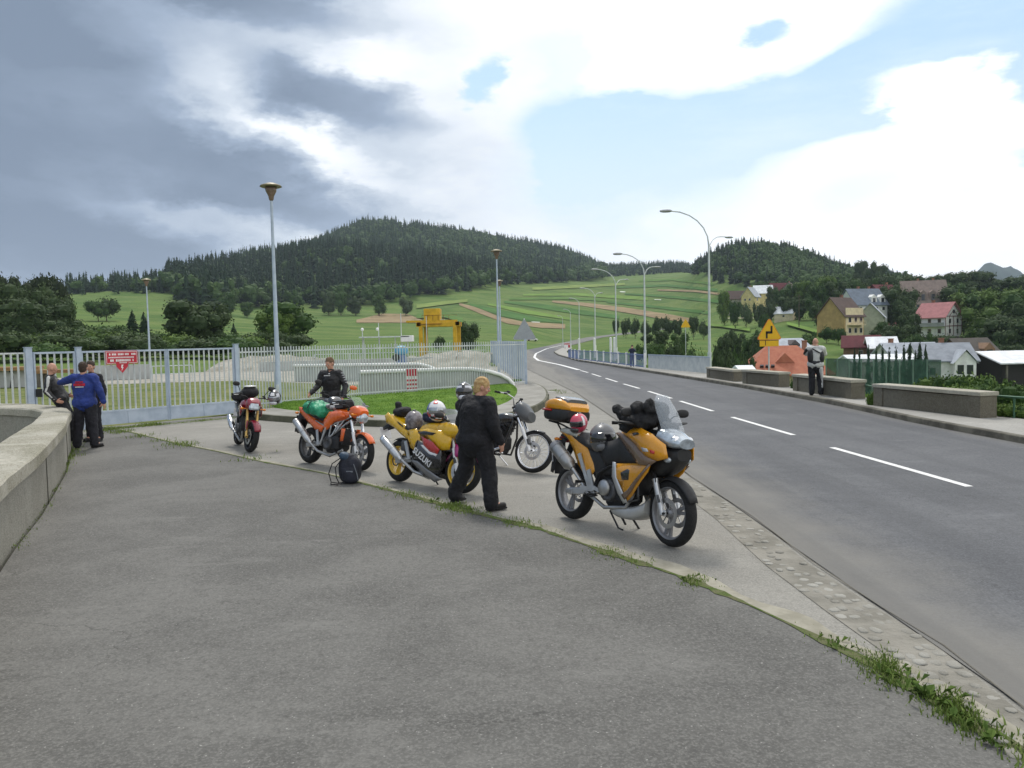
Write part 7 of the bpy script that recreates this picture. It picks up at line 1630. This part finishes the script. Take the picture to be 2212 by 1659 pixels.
# sports bike luggage
ang2 = B2.rotation_euler.z
helmet(world(B2,(.79,-.05,1.10)), ang2-.5, WHP, HR, CLR, 'red white and blue patterned helmet on the tank of the yellow sports motorcycle', R(-6), .150, stripes=((HR,-2.6,-1.9,-.5,.7),(HBL,-1.8,-1.25,.1,.9),(HR,-1.5,-.9,-.6,-.1),(HBL,-2.8,-2.2,.75,1.3),(HR,1.4,2.2,-.3,.8),(HBL,-1.2,-.6,-.75,-.62),(HR,-.6,.0,.7,1.2)))
e, o = lump('tank_bag', 'dark blue and black tank bag under the patterned helmet', 'bag', world(B2,(.70,0,.99)), [((0,0,0),(.19,.16,.07)),((-.05,-.02,.05),(.12,.12,.05))], mat('navy_nylon', (.012,.018,.045), .7, var=.3, vs=8, bump=.6), (0,0,ang2), .02)
helmet(world(B2,(.27,-.03,.93)), ang2+2.6, mat('camo_shell', (.10,.085,.09), .45, vs=16, col2=(.26,.24,.25), coat=.4), HG, VIS, 'mottled grey helmet on the saddle of the yellow sports motorcycle', R(10), .150)
e, o = lump('seat_bag', 'small black bag with a pointed flap on the tail of the yellow sports motorcycle', 'bag', world(B2,(-.10,-.0,1.04)), [((0,0,0),(.12,.13,.075)),((-.06,-.02,.09),(.05,.05,.07)),((.08,0,.03),(.08,.1,.05))], NYL, (0,0,ang2), .03)
# orange bike luggage
ang3 = B3.rotation_euler.z
e, o = lump('duffel_bag', 'shiny green bag tied on the seat of the orange motorcycle', 'bag', world(B3,(.16,-.06,.97)), [((-.10,0,0),(.17,.20,.12)),((.12,0,-.01),(.17,.21,.11)),((.22,-.05,-.05),(.09,.13,.10)),((0,0,.04),(.16,.16,.10))], NYG, (0,R(3),ang3), .05)
mb = MB(); mb.tube([(.04,-.235,.02),(.04,-.16,.13),(.04,0,.155),(.04,.16,.13)], .008, 6); mb.tube([(-.14,-.21,-.02),(-.14,-.12,.12),(-.14,.1,.13)], .008, 6); mb.build('strap', NYL, e)
e = empty('tank_bag', 'square black tank bag with a clear map pocket on the orange motorcycle', 'bag', world(B3,(.84,0,1.06)), rot=(0,R(-6),ang3)); mb = MB(); mb.box((0,0,0), (.30,.24,.15), bev=.04); mb.build('body', NYL, e); mb = MB(); mb.box((0,0,.078), (.24,.20,.006), bev=.002); mb.build('map_pocket', mat('pocket_film', (.40,.42,.46), .2, coat=.5), e)
mb = MB(); mb.box((0,-.124,0), (.22,.008,.09), bev=.003); mb.build('side_pocket', mat('grey_nylon', (.07,.07,.08), .7), e)
e, o = lump('glove_pair', 'black and white gloves left behind the tank bag of the orange motorcycle', 'gloves', world(B3,(.56,-.02,1.0)), [((0,0,0),(.10,.07,.05)),((.05,.08,.03),(.09,.05,.04)),((-.06,-.04,.03),(.06,.05,.04))], mat('glove_leather', (.04,.04,.045), .6, vs=14, col2=(.5,.5,.5)), (0,0,ang3), .03)
# red bike luggage
ang4 = B4.rotation_euler.z
e, o = lump('tank_bag', 'black tank bag with a pale lid on the dark red motorcycle', 'bag', world(B4,(.76,0,1.14)), [((0,0,0),(.20,.17,.11)),((0,0,.04),(.15,.14,.09))], NYL, (0,0,ang4), .02); mb = MB(); mb.ell((0,0,.125), (.15,.13,.022)); mb.build('lid', mat('pale_lid', (.55,.55,.52), .4, coat=.4), e)
helmet(world(B4,(1.02,.44,1.10)), ang4-.5, HB, HW, CLR, 'black and silver helmet hung on the left mirror of the dark red motorcycle', R(12), .140, stripes=((HW,.7,1.3,-.2,.7),(HW,-1.3,-.7,-.2,.7),(WHP,-.4,.4,.45,.95)))
e, o = lump('seat_bag', 'black roll bag behind the rider seat of the dark red motorcycle', 'bag', world(B4,(.02,0,1.02)), [((0,0,0),(.14,.22,.10)),((.02,-.16,.0),(.10,.08,.08))], NYL, (0,0,ang4), .03)
# cruiser
ang5 = B5.rotation_euler.z
e, o = lump('seat_bag', 'black bag on the seat of the cruiser under the helmet', 'bag', world(B5,(-.20,0,.95)), [((0,0,0),(.20,.17,.14)),((.05,0,.10),(.14,.14,.08))], NYL, (0,0,ang5), .02)
helmet(world(B5,(-.24,-.02,1.20)), ang5-.75, HB, HW, VIS, 'black and silver full face helmet on the bag of the cruiser, left of the woman', R(-8), .168, stripes=((HW,-1.15,-.75,-.7,.62),(HW,.75,1.15,-.7,.62),(HW,-1.0,1.0,-.62,-.36),(HW,-.95,-.2,.36,.62),(HW,.2,.95,.36,.62)))
# backpack on the ground by the orange bike
p = G(757,1044); e = empty('backpack', 'dark backpack with loose straps standing on the paving before the orange motorcycle', 'backpack', (p.x, p.y, .01), R(-8))
BP = mat('backpack_cloth', (.020,.022,.034), .7, var=.3, vs=8, bump=.7, bs=60); mb = MB(); mb.ell((0,0,.20), (.17,.12,.21), None, 18, 12, pw=.75); mb.ell((.03,-.05,.13), (.13,.10,.13), None, 16, 10, pw=.7); mb.ell((-.02,.0,.36), (.12,.09,.09), None, 14, 8)
o = mb.build('body', BP, e); rm = o.modifiers.new('remesh','REMESH'); rm.mode = 'VOXEL'; rm.voxel_size = .012; rm.use_smooth_shade = True
mb = MB(); mb.ell((-.06,-.02,.40), (.09,.08,.06), (0,R(20),0), 14, 8, pw=.8); mb.build('top_pocket', mat('backpack_blue', (.03,.06,.10), .6, var=.2), e)
mb = MB(); mb.box((.04,-.135,.17), (.10,.012,.06), (R(10),0,0), bev=.004); mb.build('badge', mat('badge_grey', (.22,.24,.27), .5), e)
mb = MB(); mb.tube([(-.12,-.05,.38),(-.24,-.09,.30),(-.29,-.11,.16),(-.25,-.13,.03),(-.14,-.12,.012),(-.05,-.12,.03)], .016, 8, flat=.5); mb.tube([(-.10,-.09,.36),(-.17,-.15,.25),(-.15,-.17,.10),(-.12,-.15,.02)], .014, 8, flat=.5); mb.tube([(-.25,-.13,.03),(-.22,-.22,.012),(-.10,-.24,.012)], .009, 6); mb.build('strap', NYL, e)
mb = MB(); mb.tube([(.10,-.12,.30),(.15,-.13,.16),(.16,-.10,.04)], .006, 6); mb.build('piping', mat('badge_grey', (.22,.24,.27), .5), e)
# ================================================================ people (local frame: facing +x, left +y)
SKIN = mat('skin', (.50,.27,.19), .55, var=.08, vs=8); M_EYE = mat('eye_white', (.6,.58,.55), .3, var=0); M_LIP = mat('lips', (.38,.14,.11), .5, var=0)
def fuse(name, mb, m, par, vox, smooth=3, crump=0.0, cs=.10, mask=None):
    o = mb.build(name, m, par, recalc=True); r_ = o.modifiers.new('remesh','REMESH'); r_.mode = 'VOXEL'; r_.voxel_size = vox; r_.use_smooth_shade = True
    if smooth: s_ = o.modifiers.new('smooth','SMOOTH'); s_.iterations = smooth; s_.factor = .5
    if crump: t = bpy.data.textures.new(name+'_folds','CLOUDS'); t.noise_scale = cs; d = o.modifiers.new('folds','DISPLACE'); d.texture = t; d.strength = crump; d.mid_level = .5
    dg = bpy.context.evaluated_depsgraph_get(); me = bpy.data.meshes.new_from_object(o.evaluated_get(dg)); o.modifiers.clear(); old = o.data; o.data = me; bpy.data.meshes.remove(old)
    if not me.materials: me.materials.append(m)
    return o
def hand(mb, wrist, d, n, curl=.6, s=1.0, thumb=1):
    """palm, four fingers and a thumb; d along the hand, n out of the back of the hand"""
    d = Vector(d).normalized(); n = Vector(n); n = (n-d*n.dot(d)).normalized(); t = d.cross(n)*thumb
    w = Vector(wrist); c = w+d*.048*s; M = Matrix((t, n, d)).transposed(); mb.ell(c, (.040*s,.016*s,.052*s), M, 12, 8, pw=.85)
    for i, (o, L) in enumerate(((.028,.040),(.010,.046),(-.009,.043),(-.027,.034))):
        a = w+d*.088*s+t*o*s; d1 = (d*math.cos(curl*.6)-n*math.sin(curl*.6)); b_ = a+d1*L*s; d2 = (d*math.cos(curl*1.5)-n*math.sin(curl*1.5)); c2 = b_+d2*L*.8*s
        mb.capsule(a-d*.01*s, b_, .0095*s, .0088*s, 8); mb.capsule(b_, c2, .0088*s, .0078*s, 8)
    a = w+d*.030*s+t*.034*s; b_ = a+(d*.6+t*.75-n*.25).normalized()*.036*s; mb.capsule(a, b_, .012*s, .0105*s, 8); mb.capsule(b_, b_+(d*.85+t*.25-n*.4).normalized()*.028*s, .0105*s, .009*s, 8)
def person(label, loc, yaw, J, h=1.75, build=1.0, mats=None, hair=None, bald=False, look=(0,0), jlen=0, wide=1.0, gloves=None, name='person', group=None, boots=True, jextra=None, vox=.013, leg=1.0):
    """J: joints for a 1.75 m figure; keys hip, chest, neck, head, and (l/r) sh, el, wr, hd, kn, an, toe"""
    s = h/1.75; e = empty(name, label, 'person', loc, yaw, group); P = {k: Vector(v)*s for k, v in J.items()}
    MJ, MT, MS = mats; b_ = build
    hd = P['head']; Rh = (Matrix.Rotation(look[0],3,'Z') @ Matrix.Rotation(look[1],3,'Y'))
    mb = MB(); H_ = lambda x, y, z: hd+Rh @ (Vector((x,y,z))*s)
    mb.ell(H_(-.008,0,.022), (.096*s,.076*s,.104*s), Rh, 20, 14); mb.ell(H_(.020,0,-.045), (.066*s,.056*s,.066*s), Rh, 16, 10); mb.ell(H_(.052,0,-.088), (.026*s,.028*s,.022*s), Rh, 10, 8)
    mb.ell(H_(.094,0,-.012), (.020*s,.013*s,.024*s), Rh @ Matrix.Rotation(.35,3,'Y'), 10, 8); mb.ell(H_(.080,0,.026), (.016*s,.050*s,.012*s), Rh, 12, 6); mb.ell(H_(.078,0,-.054), (.014*s,.026*s,.010*s), Rh, 10, 6)
    for q in (-1,1): mb.ell(H_(-.004,q*.078,-.004), (.020*s,.012*s,.032*s), Rh, 10, 8); mb.ell(H_(.064,q*.040,-.022), (.022*s,.020*s,.020*s), Rh, 10, 6)
    mb.capsule(P['neck']-Vector((0,0,.06*s)), hd+Rh @ Vector((-.02,0,-.05))*s, .060*s, .055*s)
    mb.capsule(P['hip']+Vector((0,0,.03)), P['chest'], .105*s*b_, .115*s*b_, 14, side=P['lsh']-P['rsh'], fx=1.25); mb.capsule(P['lsh'], P['rsh'], .055*s, .055*s); mb.capsule(P['chest'], P['neck'], .085*s, .055*s)
    for q in 'lr':
        mb.capsule(P[q+'sh'], P[q+'el'], .046*s, .038*s); mb.capsule(P[q+'el'], P[q+'wr'], .036*s, .026*s)
        hp = P['hip']+(P[q+'sh']-P['neck']).normalized()*.09*s; mb.capsule(hp, P[q+'kn'], .080*s, .052*s); mb.capsule(P[q+'kn'], P[q+'an'], .048*s, .036*s); mb.capsule(P[q+'an'], P[q+'toe'], .036*s, .030*s)
        dv_ = P[q+'hd']-P[q+'wr']; nn = Vector((0, 1 if q == 'l' else -1, 0)) if abs(dv_.normalized().y) < .8 else Vector((0,0,1)); hand(mb, P[q+'wr'], dv_, nn, .65, s, 1 if q == 'l' else -1)
    body = fuse('body', mb, SKIN, e, .0078*s, 2)
    if gloves: pass
    # jacket
    mb = MB(); side = P['lsh']-P['rsh']; mb.capsule(P['hip']+Vector((0,0,.0-jlen)), P['hip']+Vector((0,0,.10)), .132*s*b_*wide, .135*s*b_, 18, side=side, fx=1.28); mb.capsule(P['hip']+Vector((0,0,.08)), P['chest'], .130*s*b_, .148*s*b_, 18, side=side, fx=1.28)
    mb.capsule(P['rsh'].lerp(P['lsh'],.06), P['lsh'].lerp(P['rsh'],.06), .078*s*b_, .078*s*b_, 14); mb.capsule(P['chest']+Vector((0,0,.06)), P['neck']+Vector((0,0,-.015)), .105*s, .070*s, 14); 
    for q in 'lr': mb.capsule(P[q+'sh'], P[q+'el'], .074*s*b_, .060*s*b_, 12); mb.capsule(P[q+'el'], P[q+'wr'].lerp(P[q+'el'],.06), .058*s*b_, .044*s*b_, 12)
    yh = math.atan2(side.y, side.x)-math.pi/2; mb.ell(P['hip']+Vector((0,0,.035-jlen)), (.150*s*b_,.190*s*b_,.12*s), (0,0,yh), 18, 10, pw=.72)
    if jextra: jextra(mb, P, s)
    jk = fuse('jacket', mb, MJ, e, vox*s, 3, .030*s, .07)
    mb = MB(); ds = []; 
    for k in range(12): a = 6.283*k/12; ds.append(P['neck']+Vector((math.cos(a)*.072, math.sin(a)*.066, .018+.012*math.cos(a)))*s)
    mb.tube(ds+[ds[0]], .014*s, 8); mb.build('collar', MJ, jk)
    # trousers
    mb = MB(); mb.capsule(P['hip']+Vector((0,0,-.03)), P['hip']+Vector((0,0,.06)), .128*s*b_, .122*s*b_, 16, side=side, fx=1.25)
    for q in 'lr':
        hp = P['hip']+side.normalized()*(.088*s*b_ if q == 'l' else -.088*s*b_)+Vector((0,0,-.04)); lb = min(b_,1.2)*leg; mb.capsule(hp, P[q+'kn'], .102*s*lb, .078*s*lb, 14); mb.capsule(P[q+'kn'], P[q+'an']+Vector((0,0,.045)), .078*s*lb, .070*s*lb, 14); mb.capsule(P[q+'an']+Vector((0,0,.05)), P[q+'an']+Vector((0,0,.0)), .070*s*lb, .070*s*lb, 14)
    fuse('trousers', mb, MT, e, vox*s, 3, .030*s, .08)
    for q in 'lr':
        mb = MB(); A_, T_ = P[q+'an'], P[q+'toe']; dd = (T_-A_); dd.z = 0; dd.normalize(); mb.capsule(A_+Vector((0,0,.09)), A_-Vector((0,0,.005)), .054*s, .050*s, 12); mb.capsule(A_-dd*.03-Vector((0,0,.035)), T_+Vector((0,0,.005)), .043*s, .040*s, 12)
        bt = fuse('boot', mb, MS, e, .010*s, 2); mb = MB(); lo_ = min(A_.z, T_.z); c = A_.lerp(T_,.42); M_, L_ = frame_to(A_-dd*.04, T_+dd*.03); mb.box((c.x,c.y,c.z-.052*s), (.085*s, L_+.03, .024*s), Matrix.Rotation(math.atan2(dd.y,dd.x)-math.pi/2,3,'Z'), bev=.01); mb.build('sole', RUB, bt)
    # head details
    for q in (-1,1): mb = MB(); mb.ell(H_(.079,q*.031,.006), (.010*s,.013*s,.007*s), Rh, 10, 6); mb.build('eye', M_EYE, body); mb = MB(); mb.ell(H_(.087,q*.031,.006), (.005*s,.006*s,.006*s), Rh, 8, 6); mb.build('pupil', P_BLK, body)
    mb = MB(); mb.ell(H_(.086,0,-.052), (.008*s,.024*s,.006*s), Rh, 10, 6); mb.build('mouth', M_LIP, body)
    if hair:
        mh, thick, low = hair; mb = MB(); r2 = random.Random(4)
        mb.ell(H_(-.018,0,.038), ((.096+thick)*s,(.076+thick)*s,(.094+thick)*s), Rh, 18, 12); mb.ell(H_(-.045,0,.0-low*.4), ((.062+thick)*s,(.068+thick)*s,(.07+low)*s), Rh, 16, 10)
        for _ in range(26): a = r2.uniform(0,6.28); z = r2.uniform(.02,.12); mb.ell(H_(-.02+math.cos(a)*.08*math.cos(z*9), math.sin(a)*.068*math.cos(z*8), .03+z*.75), (.026*s,.022*s,.02*s), None, 8, 6)
        fuse('hair', mb, mh, body, .009*s, 1, .010, .02)
    return e, P, s, jk
def stand(**kw):
    J = dict(hip=(0,0,.93), chest=(.0,0,1.27), neck=(-.01,0,1.47), head=(.02,0,1.63), lsh=(0,.17,1.41), rsh=(0,-.17,1.41), lel=(-.03,.25,1.13), rel=(-.03,-.25,1.13), lwr=(.05,.27,.90), rwr=(.05,-.27,.90), lhd=(.08,.265,.80), rhd=(.08,-.265,.80),
             lkn=(.03,.10,.50), rkn=(.03,-.10,.50), lan=(-.02,.11,.09), ran=(-.02,-.11,.09), ltoe=(.14,.13,.045), rtoe=(.14,-.13,.045)); J.update(kw); return J
CL_BLK = mat('black_cloth', (.014,.014,.017), .85, var=.3, vs=7, bump=.7, bs=50); CL_LEA = mat('black_leather', (.016,.016,.018), .48, var=.2, vs=7, bump=.5, bs=60); CL_BLU = mat('blue_jacket', (.018,.040,.200), .75, var=.2, vs=6, bump=.7, bs=40); CL_DRK = mat('dark_trousers', (.018,.018,.024), .85, var=.25, vs=6, bump=.7, bs=40)
CL_WHT = mat('white_leather', (.52,.52,.50), .5, var=.1, vs=6, bump=.4, bs=40); HAIRB = mat('blonde_hair', (.42,.25,.10), .6, var=.3, vs=30, col2=(.60,.42,.20), bump=.8, bs=120); HAIRD = mat('brown_hair', (.045,.028,.018), .7, var=.3, vs=30, bump=.8, bs=120); HAIRG = mat('cropped_hair', (.14,.085,.05), .8, var=.2, vs=30)
BOOTM = mat('boot_leather', (.016,.015,.015), .5, var=.15, vs=8)
def to_world(e, v): return Matrix.LocRotScale(e.location, e.rotation_euler, None) @ Vector(v)
# woman walking past the sports bike
rf, lf = G(1069,1103), G(986,1089); yw = R(46); base = (rf+lf)/2; Ri = Matrix.Rotation(-yw,3,'Z'); rl_ = Ri @ (rf-base); ll_ = Ri @ (lf-base)
J = stand(hip=(.0,-.03,.89), chest=(.03,-.05,1.20), neck=(.05,-.06,1.385), head=(.11,-.065,1.525), lsh=(.04,.14,1.33), rsh=(.04,-.25,1.32), lel=(.02,.24,1.06), rel=(.02,-.35,1.05), lwr=(.14,.26,.88), rwr=(.12,-.36,.84), lhd=(.20,.25,.80), rhd=(.16,-.355,.74),
          lkn=(ll_.x*.55+.06,ll_.y*.62,.49), rkn=(rl_.x*.7+.02,rl_.y*.70,.49), lan=(ll_.x-.02,ll_.y,.12), ran=(rl_.x-.06,rl_.y,.09), ltoe=(ll_.x+.12,ll_.y+.02,.05), rtoe=(rl_.x+.11,rl_.y-.05,.045))
def coat(mb, P, s):
    mb.capsule(P['hip']+Vector((.0,0,-.08)), P['hip']+Vector((0,0,.14)), .180*s, .175*s, 18, side=P['lsh']-P['rsh'], fx=1.25)
W_, P_, s_, jk = person('woman in a loose black suit with short blonde hair walking past the yellow sports motorcycle', (base.x, base.y, .008), yw, J, 1.72, 1.38, (CL_BLK, CL_BLK, BOOTM), (HAIRB, .007, .035), look=(R(-42),R(20)), jlen=.05, wide=1.08, leg=1.12, jextra=coat)
for q, sg_ in (('l',1),('r',-1)): mb = MB(); a, c = P_[q+'kn'], P_[q+'an']; o_ = Vector((-.02,sg_*-.062,0)); mb.tube([a.lerp(c,.25)+o_, a.lerp(c,.9)+o_], .007, 6); mb.build('leg_zip', ALU, W_)
# bald man leaning back on the parapet
bp_ = G(157,953); J = stand(hip=(-.14,0,.92), chest=(-.26,.0,1.25), neck=(-.31,0,1.44), head=(-.27,0,1.60), lsh=(-.30,.18,1.38), rsh=(-.30,-.18,1.38), rel=(-.35,-.27,1.12), rwr=(-.17,-.29,.92), rhd=(-.07,-.27,.88), lel=(-.22,.27,1.12), lwr=(-.04,.24,1.0), lhd=(.04,.22,.98), lkn=(.05,.10,.47), rkn=(.06,-.10,.47), lan=(.04,.12,.09), ran=(.06,-.11,.09), ltoe=(.20,.13,.045), rtoe=(.22,-.12,.045))
e, P_, s_, jk = person('bald man in a black and white leather jacket leaning back against the parapet', (bp_.x-.05, bp_.y-.02, .008), R(18), J, 1.80, 1.08, (CL_LEA, CL_BLK, BOOTM), None, look=(R(10),R(5)))
mb = MB(); a, c, d = P_['rsh'], P_['rel'], P_['rwr']; mb.capsule(a+Vector((0,-.052,.028)), a.lerp(c,.5)+Vector((.01,-.050,0)), .040, .034, 10); mb.capsule(a.lerp(c,.5)+Vector((.01,-.050,0)), c+Vector((.0,-.040,0)), .034, .026, 10); mb.capsule(c+Vector((0,-.040,0)), c.lerp(d,.85)+Vector((0,-.030,.0)), .026, .018, 10); mb.capsule(a+Vector((0,-.03,.05)), P_['neck']+Vector((0,-.06,-.01)), .03, .022, 8); mb.build('sleeve_stripe', CL_WHT, jk)
# man in the blue jacket
bp_ = G(188,968); J = stand(lsh=(.0,.21,1.43), rsh=(0,-.21,1.43), lel=(.10,.44,1.36), lwr=(.24,.60,1.33), lhd=(.32,.66,1.32), rel=(-.03,-.33,1.15), rwr=(.0,-.38,.92), rhd=(.02,-.39,.82), lan=(-.04,.17,.09), ran=(-.02,-.16,.09), ltoe=(.12,.22,.045), rtoe=(.12,-.24,.045), lkn=(.02,.14,.50), rkn=(.02,-.14,.50))
e, P_, s_, jk = person('man seen from behind in a blue jacket with red back lettering beside the parapet', (bp_.x, bp_.y, .008), R(93), J, 1.80, 1.22, (CL_BLU, CL_DRK, BOOTM), (HAIRD, .008, .02), jlen=.03)
mb = MB(); rs = random.Random(6)
def backmark(z, h, x0, x1, n):
    for k in range(n): w = (x1-x0)/n; mb.box((-.190, x0+w*(k+.5), z), (.014, w*rs.uniform(.7,.9), h*rs.uniform(.8,1)), (0,R(4),0))
backmark(1.34, .058, -.115, .115, 7); backmark(1.395,.03,-.08,.08,5); mb.build('back_mark', mat('red_print', (.45,.012,.03), .6), jk); mb = MB(); backmark(1.292, .016, -.085, .085, 9); mb.build('back_lettering', mat('white_print', (.7,.7,.7), .6), jk)
# man facing the camera behind him
bp_ = G(203,954); e, P_, s_, jk = person('man facing the camera, half hidden behind the man in the blue jacket', (bp_.x+.02, bp_.y, .008), R(-95), stand(), 1.80, 1.0, (CL_BLK, CL_DRK, BOOTM), (HAIRD, .008, .01), look=(R(15),0))
# man behind the orange motorcycle
bp_ = at_depth(718, 900, 17.0); bp_.z = .008; J = stand(hip=(-.03,0,.92), chest=(.03,.02,1.25), neck=(.06,.03,1.44), head=(.12,.03,1.59), lsh=(.04,.20,1.39), rsh=(.05,-.16,1.38), rel=(.06,-.27,1.13), rwr=(.24,-.36,.98), rhd=(.33,-.37,.94), lel=(.0,.31,1.12), lwr=(.12,.30,.90), lhd=(.16,.28,.80))
e, P_, s_, jk = person('man in a black leather jacket with grey arm stripes standing behind the orange motorcycle', bp_, R(-100), J, 1.82, 1.10, (CL_LEA, CL_BLK, BOOTM), (HAIRG, .006, .005), look=(R(-15),R(14)))
mb = MB(); a, c = P_['lsh'], P_['lel']
for t in (.05,.22,.39,.58,.78): p = a.lerp(c,t)+Vector((.03,.066-.01*t,.012)); mb.ell(p, (.05,.022,.014), None, 10, 6)
mb.build('sleeve_stripe', mat('grey_print', (.26,.27,.29), .6), jk); mb = MB(); 
for k in range(8): mb.box((.195, -.07+.018*k, 1.345*s_), (.01,.012,.016), (0,R(-8),0))
mb.box((.20,.045,1.385*s_), (.01,.03,.02)); mb.build('chest_lettering', mat('white_print', (.7,.7,.7), .6), jk)
# man on the right footway taking a picture
bp_ = G(1774,853,.13); J = stand(lsh=(.0,.20,1.42), rsh=(0,-.20,1.42), lel=(.20,.26,1.28), lwr=(.30,.10,1.50), lhd=(.34,.04,1.57), rel=(.20,-.27,1.26), rwr=(.30,-.12,1.48), rhd=(.34,-.06,1.56), rkn=(.12,-.13,.50), ran=(-.02,-.15,.10), rtoe=(.13,-.2,.05), head=(.05,0,1.63))
e, P_, s_, jk = person('man in black and white leathers on the far footway raising a camera to the view', (bp_.x-.24, bp_.y-.15, .135), R(72), J, 1.80, 1.30, (CL_WHT, CL_BLK, BOOTM), None, look=(0,R(-4)))
mb = MB(); mb.ell((-.10,.15,1.20*s_), (.11,.10,.22), None, 16, 10, pw=.85); mb.ell((-.06,-.17,1.17*s_), (.13,.09,.20), None, 16, 10, pw=.85); mb.ell((-.02,0,1.00*s_), (.185,.235,.10), None, 18, 8, pw=.8); mb.capsule(P_['lsh']+Vector((-.03,.05,-.02)), P_['lel']+Vector((-.02,.045,0)), .060, .048); mb.capsule(Vector((-.19,.10,1.43*s_)), Vector((-.20,-.12,1.30*s_)), .022, .02); mb.build('jacket_panel', CL_LEA, jk)
mb = MB(); mb.capsule(P_['hip']+Vector((-.06,-.15,-.10)), P_['rkn']+Vector((-.05,-.055,0)), .070, .052); mb.capsule(P_['rkn']+Vector((-.04,-.05,0)), P_['ran']+Vector((-.01,-.035,.16)), .045, .035); mb.build('trouser_panel', CL_WHT, e)
cp = to_world(e, (.40,0,1.62)); c_ = empty('camera_device', 'small black camera held up by the man in black and white leathers', 'camera', cp, R(72)); mb = MB(); mb.box((0,0,0), (.05,.12,.08), bev=.01); mb.build('camera_body', P_BLK, c_); mb = MB(); mb.tube([(.02,0,0),(.07,0,0)], .028, 14); mb.build('lens', P_BLK, c_)
# small figure on the dam
bp_ = G(1366,792,.13); J = stand(lel=(.20,.26,1.26), lwr=(.28,.08,1.48), lhd=(.33,.03,1.54), rel=(.20,-.26,1.26), rwr=(.28,-.08,1.48), rhd=(.33,-.03,1.54))
e, P_, s_, jk = person('distant person in dark clothes with raised arms by the blue railing', (bp_.x, bp_.y, .135), R(-100), J, 1.42, 1.12, (mat('dark_blue_top', (.03,.035,.07), .8), CL_BLK, BOOTM), (HAIRD, .012, .05), vox=.02)
# ---------- black motorcycle behind the orange one: same build as the dark red one
B6 = copy_tree(B4); a = at_depth(690, 900, 16.4); c = at_depth(712, 900, 15.1); u = Vector((c.x-a.x, c.y-a.y, 0)).normalized(); B6.location = (a.x, a.y, .010); B6.rotation_euler = (R(-8), 0, math.atan2(u.y, u.x))
B6['label'] = 'black naked motorcycle with one orange mirror standing behind the orange motorcycle'
for o in B6.children_recursive:
    o.matrix_parent_inverse = Matrix.Identity(4)
    for i, sl in enumerate(o.material_slots):
        if sl.material and sl.material.name in ('paint_dark_red',): sl.link = 'OBJECT'; sl.material = P_BLK
        elif o.name.startswith('slider') or o.name.startswith('fork_leg'): sl.link = 'OBJECT'; sl.material = ALU
ms = [o for o in B6.children_recursive if o.name.startswith('mirror_shell')]
ms.sort(key=lambda o: sum(v.co.y for v in o.data.vertices)); ms[-1].material_slots[0].link = 'OBJECT'; ms[-1].material_slots[0].material = P_ORG; ms[-1]['label'] = 'orange mirror shell'
# ---------------------------------------------------------------- air
mb = MB(); mb.box((0,1900,196), (5200,4600,408)); hz = mb.build('haze', [], None)
vm = bpy.data.materials.new('haze_air'); vm.use_nodes = True; q = NG(vm.node_tree); q.n.clear(); pv = q.new('ShaderNodeVolumePrincipled'); ou = q.new('ShaderNodeOutputMaterial'); q.l.new(pv.outputs[0], ou.inputs['Volume'])
pv.inputs['Color'].default_value = (.72,.84,1,1); pv.inputs['Density'].default_value = .00011; pv.inputs['Anisotropy'].default_value = .2
hz.data.materials.append(vm); tag(hz, kind='stuff')
# ---------------------------------------------------------------- end
